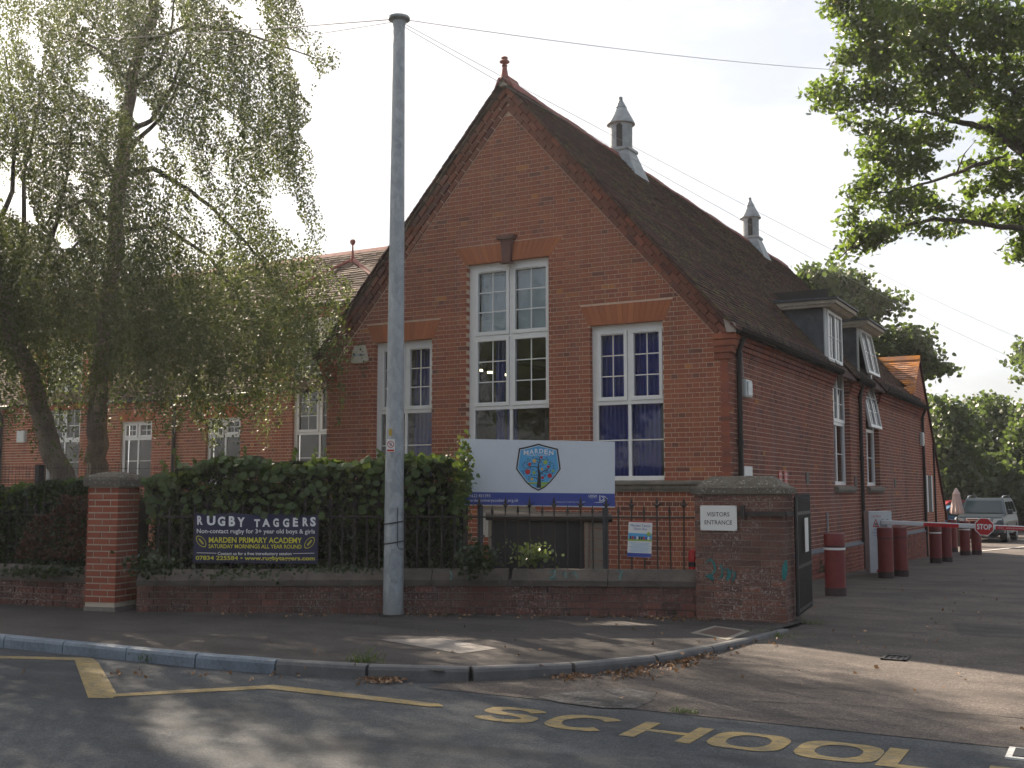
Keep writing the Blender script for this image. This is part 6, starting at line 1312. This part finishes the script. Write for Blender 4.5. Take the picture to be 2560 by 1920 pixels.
# hedges along the wall -------------------------------------------------
def hedge_leaves(path, z0, z1f, depth, n, seed, front=0.0, topbias=.35):
    r = np.random.default_rng(seed); P_ = [np.array((*p, 0)) for p in path]; L_ = [np.linalg.norm(b_-a_) for a_, b_ in zip(P_, P_[1:])]; T = sum(L_); s = r.uniform(0, T, n); out = np.zeros((n, 3)); acc = 0
    for a_, b_, l_ in zip(P_, P_[1:], L_):
        k = (s >= acc) & (s <= acc+l_); d = (b_-a_)/l_; nn = np.array([d[1], -d[0], 0]); f = r.random(n); out[k] = a_+d*(s[k]-acc)[:, None]; out[k] -= nn*0; acc += l_
        out[k] = out[k]-nn*((r.random(k.sum())**1.6*depth-front)[:, None])
    top = z1f(s/T)+.07*vnoise(out, 3.0, seed)+.05*vnoise(out, 8, seed+1); u = r.random(n); zz = np.where(r.random(n) < topbias, top-r.random(n)**2*.14, z0+(top-z0)*u); bulge = .09*vnoise(out+np.array([0, 0, 1])*zz[:, None], 3.5, seed+2); out[:, 2] = zz; out[:, 1] -= bulge
    return out, (zz-z0)/(top-z0)
mh_ = thing('hedge', 'leafy green hedge behind the banner, spilling over the railing', 'hedge', (-9.5, 11.5, 0))
path = [(-11.35, 10.62), (-8.65, 11.93), (-7.62, 12.42)]
zt = lambda f: 1.66+.27*np.clip(f*4.0, 0, 1)-.10*np.clip((f-.93)/.07, 0, 1)**2+.05*np.sin(f*9)
A1, h1 = hedge_leaves(path, .50, zt, .75, 26000, 61, front=.10); A1 = A1[(h1 > .0)]
leaf_mesh('foliage', A1, RNG.uniform(.03, .06, len(A1)), 'round', LEAF_IVY, tt(len(A1), .45), mh_, kind='stuff')
A2, h2 = hedge_leaves(path, 1.12, zt, .45, 4200, 62, front=.20, topbias=.45)
leaf_mesh('broad_leaves', A2, .03+.085*RNG.random(len(A2))**1.6, 'round', LEAF_HEDGE, fold(RNG.normal(.55, .2, len(A2))), mh_, kind='stuff')
A3, _ = hedge_leaves(path, 1.22, zt, .02, 300, 63, front=.30, topbias=.3)
lm_ = {}
for i, p in enumerate(A3):
    k = i % 10
    if k not in lm_:
        sh_ = SHAPES['round']; me = bpy.data.meshes.new('leaf'); vv_ = [(x, -abs(x)*.35, y) for x, y in sh_*.115]; me.from_pydata(vv_, [], [tuple(range(len(vv_)))]); at_a = me.attributes.new('tint', 'FLOAT', 'FACE'); at_a.data.foreach_set('value', [.35+.06*k]); me.materials.append(LEAF_HEDGE); lm_[k] = me
    o = link('leaf', lm_[k], mh_, Vector(p)-wloc(mh_)); o.rotation_euler = (random.uniform(-1.3, .1), random.uniform(-.5, .5), random.uniform(-.3, 1.1)); s_ = random.uniform(.65, 1.15); o.scale = (s_, s_, s_)
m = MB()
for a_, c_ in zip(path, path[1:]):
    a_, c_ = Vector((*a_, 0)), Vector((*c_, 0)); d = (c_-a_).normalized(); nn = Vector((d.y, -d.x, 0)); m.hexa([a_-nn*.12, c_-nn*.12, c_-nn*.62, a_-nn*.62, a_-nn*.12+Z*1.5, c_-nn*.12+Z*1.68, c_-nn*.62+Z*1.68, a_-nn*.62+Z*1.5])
m.build('dark_core', HEDGECORE, mh_)
for q_ in range(16):
    f_ = random.random(); p0 = Vector((*path[0], 0)).lerp(Vector((*path[1], 0)), f_) if q_ < 12 else Vector((*path[1], 0)).lerp(Vector((*path[2], 0)), f_); p0.z = 1.82 if q_ > 3 else 1.7
    e_ = p0+Vector((random.uniform(-.15, .15), random.uniform(-.1, .1), random.uniform(.12, .32))); sm = MB(); sm.tube([p0, (p0+e_)/2+Vector((.02, 0, .02)), e_], .005, 4); sm.build('shoot', BARK_O, mh_)
    C_ = np.array([tuple(p0.lerp(e_, t_)+Vector((random.uniform(-.03, .03), random.uniform(-.03, .03), 0))) for t_ in np.linspace(.2, 1, 9)]); leaf_mesh('shoot_leaves', C_, RNG.uniform(.04, .08, 9), 'round', LEAF_HEDGE, fold(RNG.normal(.75, .1, 9)), mh_, kind='stuff')
lh_ = thing('hedge', 'bronze and green hedge at the far left beside the narrow pillar', 'hedge', (-13.5, 10.7, 0))
path2 = [(-19.5, 9.75), (-13.72, 10.42), (-11.98, 10.62)]; zt2 = lambda f: 1.62+.05*np.sin(f*23)+.0*f
B1, hb = hedge_leaves(path2, .46, zt2, .7, 30000, 71, front=.24); leaf_mesh('foliage', B1, RNG.uniform(.03, .062, len(B1)), 'round', LEAF_IVY, tt(len(B1), .5), lh_, kind='stuff')
B2, hb2 = hedge_leaves(path2, .62, lambda f: 1.5+0*f, .2, 16000, 72, front=.29, topbias=.0); kk = vnoise(B2, 2.2, 73) > -.15; B2 = B2[kk]; leaf_mesh('bronze_foliage', B2, RNG.uniform(.02, .05, len(B2)), 'round', LEAF_RED, tt(len(B2), .45), lh_, kind='stuff')
B3, _ = hedge_leaves(path2, 1.3, zt2, .4, 1600, 74, front=.18, topbias=.7); leaf_mesh('broad_leaves', B3, RNG.uniform(.05, .10, len(B3)), 'round', LEAF_HEDGE, fold(RNG.normal(.6, .2, len(B3))), lh_, kind='stuff')
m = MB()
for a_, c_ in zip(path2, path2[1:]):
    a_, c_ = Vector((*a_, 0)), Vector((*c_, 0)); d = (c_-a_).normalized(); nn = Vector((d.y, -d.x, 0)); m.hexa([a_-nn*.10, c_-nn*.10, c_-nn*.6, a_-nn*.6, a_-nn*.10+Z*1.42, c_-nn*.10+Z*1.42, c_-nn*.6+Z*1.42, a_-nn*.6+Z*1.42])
m.build('dark_core', HEDGECORE, lh_)
# trailing ivy over the copings, small shrub by the shed
def clump(name, label, cat, x, y, D, rx, ry, n, size, mat, shape='round', bias=.5, group=None, seed=1, part='leaves'):
    r = np.random.default_rng(seed); q = atD(x, y, D); t = thing(name, label, cat, tuple(q), group); C = npD(x+r.normal(0, rx, n), y+r.normal(0, ry, n), D+r.normal(0, .10, n)); leaf_mesh(part, C, r.uniform(size*.6, size*1.3, n), shape, mat, fold(r.normal(bias, .2, n)), t); return t
clump('ivy', 'ivy spilling over the coping left of the narrow pillar', 'ivy', 120, 1428, 14.9, 70, 7, 520, .045, LEAF_IVY, seed=81)
clump('ivy', 'ivy trailing over the coping just under the banner', 'ivy', 600, 1432, 13.75, 60, 9, 200, .04, LEAF_IVY, seed=82)
clump('ivy', 'ivy fringe along the coping left of the steel pole', 'ivy', 830, 1422, 13.75, 70, 5, 200, .04, LEAF_IVY, seed=83)
clump('ivy', 'ivy tangle at the foot of the railing beside the narrow pillar', 'ivy', 380, 1412, 13.95, 30, 14, 420, .05, LEAF_IVY, seed=84)
sb = clump('shrub', 'small glossy shrub with pale leaves before the dark shed', 'shrub', 1330, 1385, 14.3, 24, 15, 380, .045, foliage('glossy_leaf', [(0, (.05, .08, .03)), (1, (.14, .18, .07))], (.3, .4, .1), .3, .2), seed=85, bias=.6)
m = MB()
for k in range(7): q = atD(1330+random.uniform(-25, 25), 1380, 14.3); m.tube([atD(1330, 1440, 14.3), q], .006, 4)
m.build('stem', BARK_O, sb)
clump('shrub', 'dark trailing shrub at the hedge end below the school sign', 'shrub', 1190, 1395, 13.95, 24, 22, 520, .05, LEAF_IVY, seed=86)
clump('shrub', 'green spray climbing beside the left edge of the school sign', 'shrub', 1160, 1190, 14.2, 10, 42, 420, .06, LEAF_HEDGE, seed=87, bias=.7)
# weeds and grass tufts
def tuft(label, x, y, w, h, n, seed, z=-.1, mat=LEAF_HEDGE, size=.05):
    r = np.random.default_rng(seed); q = onZ(x, y, z); t = thing('weed', label, 'weed', tuple(q), 'weeds along kerb and wall'); C = np.array(q)+np.stack([r.normal(0, w, n), r.normal(0, w*.4, n), np.abs(r.normal(0, h, n))], 1); leaf_mesh('leaves', C, r.uniform(size*.6, size*1.4, n), 'blade' if seed % 2 else 'quad', mat, fold(r.normal(.55, .2, n)), t, updir=(0, 0, 1)); return t
tuft('grassy tuft sprouting over the grey kerb left of the steel pole', 903, 1682, .10, .08, 420, 91, -.1, size=.09)
tuft('grass patch at the foot of the broad pillar by the lowered kerb', 1900, 1592, .22, .03, 500, 93, -.06, size=.06)
tuft('tiny weed in a joint of the blue painted kerb', 362, 1650, .07, .03, 120, 95, -.1)
tuft('sprig growing at the kerb beside the leaf litter', 1720, 1640, .05, .035, 130, 97, -.1)
tuft('weed rooted at the wall base right of the steel pole', 1105, 1520, .14, .06, 260, 92, 0)
tuft('straggly weeds at the wall base before the broad pillar', 1660, 1532, .30, .05, 520, 94, 0)
tuft('weeds where the low wall meets the broad pillar', 1745, 1538, .14, .05, 260, 96, 0)
tuft('weed at the wall base by the left edge of the picture', 5, 1500, .10, .07, 240, 98, 0)
tuft('small weed beneath the open iron gate', 2010, 1560, .14, .03, 200, 99, -.04)
tuft('grass blades in the drive edge beyond the broken patch', 1715, 1780, .06, .012, 80, 101, -.11)
tuft('green growth at the plinth beside the gate', 2035, 1430, .18, .12, 260, 102, 0, LEAF_IVY)
# fallen leaves
def litter(n, fn, seed, size=.05):
    r = np.random.default_rng(seed); P_ = fn(r, n); return P_
r_ = np.random.default_rng(111); L_all = []
for (x, y, sx, sy, n_, z_) in ((1560, 1690, 45, 8, 150, -.112), (1650, 1665, 45, 9, 320, -.112), (1720, 1645, 35, 10, 380, -.112), (1800, 1618, 40, 9, 260, -.10), (1430, 1697, 30, 5, 90, -.112), (960, 1702, 26, 5, 220, -.112), (1100, 1534, 70, 4, 160, .004), (1700, 1546, 60, 4, 120, .004), (1500, 1541, 140, 3, 90, .004), (820, 1536, 120, 3, 50, .004), (2380, 1530, 140, 60, 60, -.03), (1500, 1600, 400, 50, 60, .004), (560, 1690, 300, 6, 50, -.115), (2100, 1700, 300, 60, 24, -.1)):
    xx, yy = r_.normal(x, sx, n_), r_.normal(y, sy, n_)
    for a_, c_ in zip(xx, yy):
        p = onZ(a_, max(c_, 1440), z_)
        if z_ < -.005: p.z = drive_z(p.y)+.012
        L_all.append((p.x, p.y, p.z+.006+abs(r_.normal(0, .006))))
o = leaf_mesh('fallen_leaves', L_all, RNG.uniform(.02, .055, len(L_all)), 'birch', LEAF_DEAD, fold(RNG.normal(.5, .28, len(L_all))), None, spread=4); tag(o, 'dry brown leaves scattered along kerb, wall foot and drive', 'leaf litter', kind='stuff')
# mesh fence in front of the wing --------------------------------------
wf = thing('mesh_fence', 'thin dark wire mesh fence with kinked wires behind the hedge', 'fence', (-17, 12, 0))
fa, fc = atD(-120, 1157, 16.9), atD(720, 1166, 18.6); fa.z = fc.z = 0; fd = (fc-fa).normalized(); fl = (fc-fa).length; fn_ = Vector((fd.y, -fd.x, 0))
m = MB(); k = 0
while k*.05 < fl:
    q = fa+fd*(k*.05); m.tube([q+Z*1.3, q+Z*1.68, q+Z*1.74+fn_*.03, q+Z*1.80, q+Z*1.86+fn_*.03, q+Z*1.92, q+Z*1.97], .0035, 3, cap=False); k += 1
m.build('wires', BLACKP, wf, kind='stuff')
for z_ in (1.5, 1.70, 1.90): m = MB(); m.tube([fa+Z*z_, fc+Z*z_], .004, 4); m.build('cross_wire', BLACKP, wf)
for px in (98, 760): q = atD(px, 1200, 17.35 if px < 500 else 18.7); m = MB(); m.box(q.x-.05, q.x+.05, q.y-.05, q.y+.05, 0, 1.95); m.build('post', BLACKP, wf)
# ================================================================== CAR PARK
CARP = lambda name, c, r=.25: M(name, c, r, .05, 2, .3, bump=0)
CGL = M('car_glass', (.010, .022, .030), .06, .1, 2, 0, bump=0, spec=.45); TYRE = M('tyre', (.015, .015, .016), .85, .2, 20); CHROME = M('chrome', (.6, .62, .64), .2, .05, 5, .9, bump=0); LAMPM = M('headlamp_glass', (.45, .48, .5), .12, .2, 30, .4, bump=0)
def wheel(par, M_, x, y, r, w_, side):
    m = MB(); m.tube([(x-w_/2, y, r), (x-w_/2+.02, y, r), (x+w_/2-.02, y, r), (x+w_/2, y, r)], [r*.93, r, r, r*.93], 20); m.v = [tuple(M_ @ Vector(p)) for p in m.v]; t = m.build('wheel', TYRE, par)
    m = MB(); xs_ = x+side*(w_/2+.004); m.tube([(xs_-.012, y, r), (xs_, y, r)], r*.62, 14); m.v = [tuple(M_ @ Vector(p)) for p in m.v]; m.build('rim', ZINC, t)
def suv(px, D, yaw):
    q = atD(px, 1300, D); base = Vector((q.x, q.y, drive_z(q.y))); t = thing('parked_suv', 'large dark grey four wheel drive car facing the barrier, with roof rails', 'car', tuple(base)); M_ = Matrix.Translation(base) @ Matrix.Rotation(yaw, 4, 'Z')
    PAINT = M('dark_grey_paint', (.055, .072, .085), .3, .05, 2, .75, bump=0, spec=.3); W = .935
    def B_(m, name, mat, bev=0, sm=False, par=t): m.v = [tuple(M_ @ Vector(p)) for p in m.v]; return m.build(name, mat, par, bevel=bev, smooth=sm)
    # local frame: nose towards -y, z up.  body sections (y, halfwidth low, halfwidth high, z low, z belt)
    m = MB(); sec = [(-2.40, .80, .82, .42, .74), (-2.36, .88, .88, .36, .90), (-2.25, .92, .90, .33, 1.02), (-1.5, .935, .90, .32, 1.10), (-1.15, .94, .88, .32, 1.14), (.5, .94, .88, .32, 1.14), (2.1, .94, .88, .34, 1.14), (2.42, .90, .85, .40, 1.12), (2.48, .82, .80, .5, 1.0)]
    R_s = [[(-wh*.93, y, zb), (-wl, y, zl+.08), (-wl, y, (zl+zb)/2+.1), (-wh, y, zb-.05), (-wh*.93, y, zb), (wh*.93, y, zb), (wh, y, zb-.05), (wl, y, (zl+zb)/2+.1), (wl, y, zl+.08), (wl*.9, y, zl), (-wl*.9, y, zl)][1:] for y, wl, wh, zl, zb in sec]
    for a_, c_ in zip(R_s, R_s[1:]):
        n_ = len(a_)
        for i in range(n_): m.face([a_[i], a_[(i+1) % n_], c_[(i+1) % n_], c_[i]])
    m.face(R_s[0]); m.face(list(reversed(R_s[-1]))); body = B_(m, 'body', PAINT, 0, True)
    m = MB(); A_ = [(-.86, -1.18, 1.10), (.86, -1.18, 1.10), (.72, -.55, 1.70), (-.72, -.55, 1.70)]; top_ = [(-.70, -.45, 1.76), (.70, -.45, 1.76), (.70, 2.0, 1.76), (-.70, 2.0, 1.76)]; low = [(-.87, -1.15, 1.12), (.87, -1.15, 1.12), (.87, 2.40, 1.12), (-.87, 2.40, 1.12)]; mid_ = [(-.735, -.58, 1.68), (.735, -.58, 1.68), (.735, 2.15, 1.68), (-.735, 2.15, 1.68)]
    for lo, hi in ((low, mid_), (mid_, top_)):
        for i in range(4): m.face([lo[i], lo[(i+1) % 4], hi[(i+1) % 4], hi[i]])
    m.face(top_); cabn = B_(m, 'cabin', PAINT)
    m = MB(); m.face([(-.76, -1.120, 1.16), (.76, -1.120, 1.16), (.655, -.642, 1.645), (-.655, -.642, 1.645)]); off = Vector((0, -.02, .015)); m.v = [tuple(Vector(p)+off) for p in m.v]; B_(m, 'windscreen', CGL, par=cabn)
    for sg in (-1, 1):
        for y0, y1, yt0, yt1 in ((-.80, .10, -.50, .08), (.18, 1.05, .16, 1.0), (1.13, 2.1, 1.08, 1.95)): m = MB(); m.face([(sg*.872, y0, 1.18), (sg*.872, y1, 1.18), (sg*.762, yt1, 1.62), (sg*.762, yt0, 1.62)]); B_(m, 'side_window', CGL, par=cabn)
        m = MB(); m.tube([(sg*.66, -.42, 1.77), (sg*.66, -.30, 1.84), (sg*.66, .5, 1.86), (sg*.66, 1.75, 1.85), (sg*.66, 1.9, 1.77)], .02, 6); B_(m, 'roof_rail', CHROME, 0, True, cabn)
        m = MB(); m.box(sg*1.0-.10, sg*1.0+.10, -1.0, -.86, 1.12, 1.32); B_(m, 'mirror', PAINT, .03)
        m = MB(); m.prism([(sg*.50, -2.385, .78), (sg*.86, -2.31, .80), (sg*.865, -2.29, .98), (sg*.56, -2.365, .97)], (0, -.03, 0)); B_(m, 'headlight', LAMPM, .01)
        m = MB(); m.box(sg*.55-.12, sg*.55+.12, -2.44, -2.40, .46, .56); B_(m, 'fog_light', LAMPM)
        for y in (-1.45, 1.45): wheel(t, M_, sg*.82, y, .385, .25, sg)
        m = MB(); m.box(sg*.96-.05, sg*.96+.05, -.95, .95, .38, .43); B_(m, 'side_step', CHROME)
    m = MB(); m.box(-.46, .46, -2.42, -2.36, .72, .98); gr = B_(m, 'grille', CHROME, .01); m = MB()
    for k in range(3): m.box(-.40, .40, -2.435, -2.42, .75+k*.075, .79+k*.075)
    B_(m, 'grille_slot', TYRE, par=gr)
    m = MB(); m.box(-.84, .84, -2.50, -2.30, .38, .66); B_(m, 'bumper', PAINT, .05); m = MB(); m.box(-.5, .5, -2.515, -2.50, .42, .52); B_(m, 'air_intake', TYRE)
    m = MB(); m.box(-.26, .26, -2.525, -2.51, .56, .66); B_(m, 'number_plate', SPW)
    m = MB(); m.face([(-.78, -2.2, 1.035), (.78, -2.2, 1.035), (.80, -1.3, 1.125), (-.80, -1.3, 1.125)]); m.v = [(x, y, z+.008) for x, y, z in m.v]; B_(m, 'bonnet', PAINT)
suv(2468, 46.2, math.radians(-2))
def sidecar(label, px, D, yaw, paint, top, x_scale=1.0):
    q = atD(px, 1280, D); base = Vector((q.x, q.y, drive_z(q.y))); t = thing('parked_car', label, 'car', tuple(base)); M_ = Matrix.Translation(base) @ Matrix.Rotation(yaw, 4, 'Z')
    def B_(m, name, mat, bev=0, sm=False, par=t): m.v = [tuple(M_ @ Vector(p)) for p in m.v]; return m.build(name, mat, par, bevel=bev, smooth=sm)
    pr = [(-2.1, .35), (-2.15, .6), (-2.0, .82), (-1.2, .93), (-1.0, .95), (1.5, .98), (2.0, .92), (2.1, .6), (2.05, .35)]
    m = MB(); m.prism([(x, -.85, z) for x, z in pr], (0, 1.7, 0)); B_(m, 'body', paint, .06)
    cb = [(-1.15, .93), (-.45, top-.06), (-.1, top), (1.0, top-.01), (1.35, top-.07), (1.85, .95)]; m = MB(); m.prism([(x, -.72, z) for x, z in cb], (0, 1.44, 0)); cb_ = B_(m, 'cabin', paint, .05)
    gl = [(-.95, .97), (-.42, top-.12), (.0, top-.08), (.25, top-.08), (.25, .97)]; g2 = [(.32, .97), (.32, top-.08), (.95, top-.09), (1.25, top-.14), (1.6, .98)]
    for sg in (-1, 1):
        for g in (gl, g2): m = MB(); m.face([(x, sg*.735, z) for x, z in (g if sg < 0 else g[::-1])]); B_(m, 'side_window', CGL, par=cb_)
        for x in (-1.35, 1.3):
            m = MB(); m.tube([(x, sg*.72, .31), (x, sg*.88, .31)], .31, 16); w_ = B_(m, 'wheel', TYRE); m = MB(); m.tube([(x, sg*.885, .31), (x, sg*.892, .31)], .19, 12); B_(m, 'rim', ZINC, par=w_)
sidecar('blue car parked sideways behind the closed parasol', 2392, 50.5, math.radians(22), CARP('blue_paint', (.07, .15, .28)), 1.42)
sidecar('red car parked behind the blue one, only its roof showing', 2388, 55.0, math.radians(22), CARP('red_paint', (.25, .02, .035)), 1.62)
pq = atD(2393, 1290, 40.5); pt_ = thing('parasol', 'closed pale pink parasol standing in a dark planter', 'parasol', (pq.x, pq.y, drive_z(pq.y)))
m = MB(); n_ = 28; prof = [(0, 2.06), (.035, 2.04), (.10, 1.90), (.135, 1.84), (.12, 1.825), (.15, 1.6), (.19, 1.35), (.235, 1.18), (.20, 1.12), (.13, 1.10)]; b0 = 0
for r, z in prof:
    for k in range(n_): g = 2*math.pi*k/n_; rr = r*(1+.16*math.cos(k*2.0+z*2)*(1 if z < 1.8 else .3)); m.v.append((pq.x+rr*math.cos(g), pq.y+rr*math.sin(g), z-.42))
for i in range(len(prof)-1):
    for k in range(n_): a_ = i*n_+k; c_ = i*n_+(k+1) % n_; m.f.append((a_, a_+n_, c_+n_, c_)); m.t.append(.5)
m.build('canopy', M('faded_pink_cloth', (.42, .33, .31), .9, .15, 8), pt_, smooth=True)
m = MB(); m.tube([(pq.x, pq.y, -.3), (pq.x, pq.y, 1.6)], .02, 8); m.build('mast', PIPE, pt_)
pz = drive_z(pq.y); t = thing('planter', 'dark square planter holding the closed parasol', 'planter', (pq.x, pq.y, pz)); m = MB(); m.box(pq.x-.32, pq.x+.32, pq.y-.32, pq.y+.32, pz, pz+.72); m.build('box', M('dark_timber', (.06, .04, .035), .7, .3, 9), t, bevel=.01); m = MB(); m.box(pq.x-.36, pq.x+.36, pq.y-.36, pq.y+.36, pz+.72, pz+.78); m.build('rim', MATS['dark_timber'], t, bevel=.01)
for x0, y0, x1, y1 in ((-3.2, 44.0, -4.5, 37.5), (-.6, 44, -1.8, 37.5)): 
    d = (Vector((x1, y1, 0))-Vector((x0, y0, 0))).normalized()*.0; m = MB(); m.face([(x0-.05, y0, drive_z(y0)+.02), (x0+.05, y0, drive_z(y0)+.02), (x1+.05, y1, drive_z(y1)+.02), (x1-.05, y1, drive_z(y1)+.02)]); m.build('bay_line', ROADWHITE, drive)
# ------------------------------------------------------------------ unseen trees added behind the camera to cut sky light, mirrored in the glass
def near_tree(label, x, y, h, rad, seed):
    r = np.random.default_rng(seed); t = thing('unseen_tree', label, 'tree', (x, y, 0), 'trees added across the road to cut sky light'); C = []
    for k in range(240):
        v = r.normal(size=3); v /= np.linalg.norm(v); v *= rad*r.random()**.4; c = np.array([x, y, h])+v*np.array([1, 1, .8]); C.append(c+r.normal(0, .45, (55, 3)))
    C = np.concatenate(C); leaf_mesh('crown', C, r.uniform(.2, .4, len(C)), 'quad', LEAF_FAR, fold(r.normal(.5, .2, len(C))), t, kind='stuff'); m = MB(); m.tube([(x, y, -.1), (x+.1, y, h*.4), (x, y+.2, h)], [.3, .24, .08], 8); m.build('trunk', BARK_O, t, smooth=True)
hz = bpy.data.materials.new('glare_haze'); hz.use_nodes = True; ht = hz.node_tree; ht.nodes.clear(); ho = ht.nodes.new('ShaderNodeOutputMaterial'); hv = ht.nodes.new('ShaderNodeVolumePrincipled')
hv.inputs['Color'].default_value = (.95, .96, 1, 1); hv.inputs['Density'].default_value = GLARE_HAZE; hv.inputs['Anisotropy'].default_value = .55; ht.links.new(hv.outputs[0], ho.inputs['Volume'])
if GLARE_HAZE: b = MB(); b.box(-110, 110, -70, 130, -2.3, 24); o = b.build('haze', hz); o['kind'] = 'stuff'; o['label'] = 'thin haze volume added to imitate lens glare'
near_tree('added unseen tree across the road, mirrored in the upper hall windows', -7, -13, 7.5, 4.6, 201)
near_tree('second added unseen tree across the road, farther left of the photographer', -21, -11, 7, 4.4, 202)
near_tree('third added unseen tree across the road, right of the photographer', 8, -12, 7, 4.5, 203)
S.render.engine = 'CYCLES'
print('all done', len(bpy.data.objects), sum(len(m.polygons) for m in bpy.data.meshes))
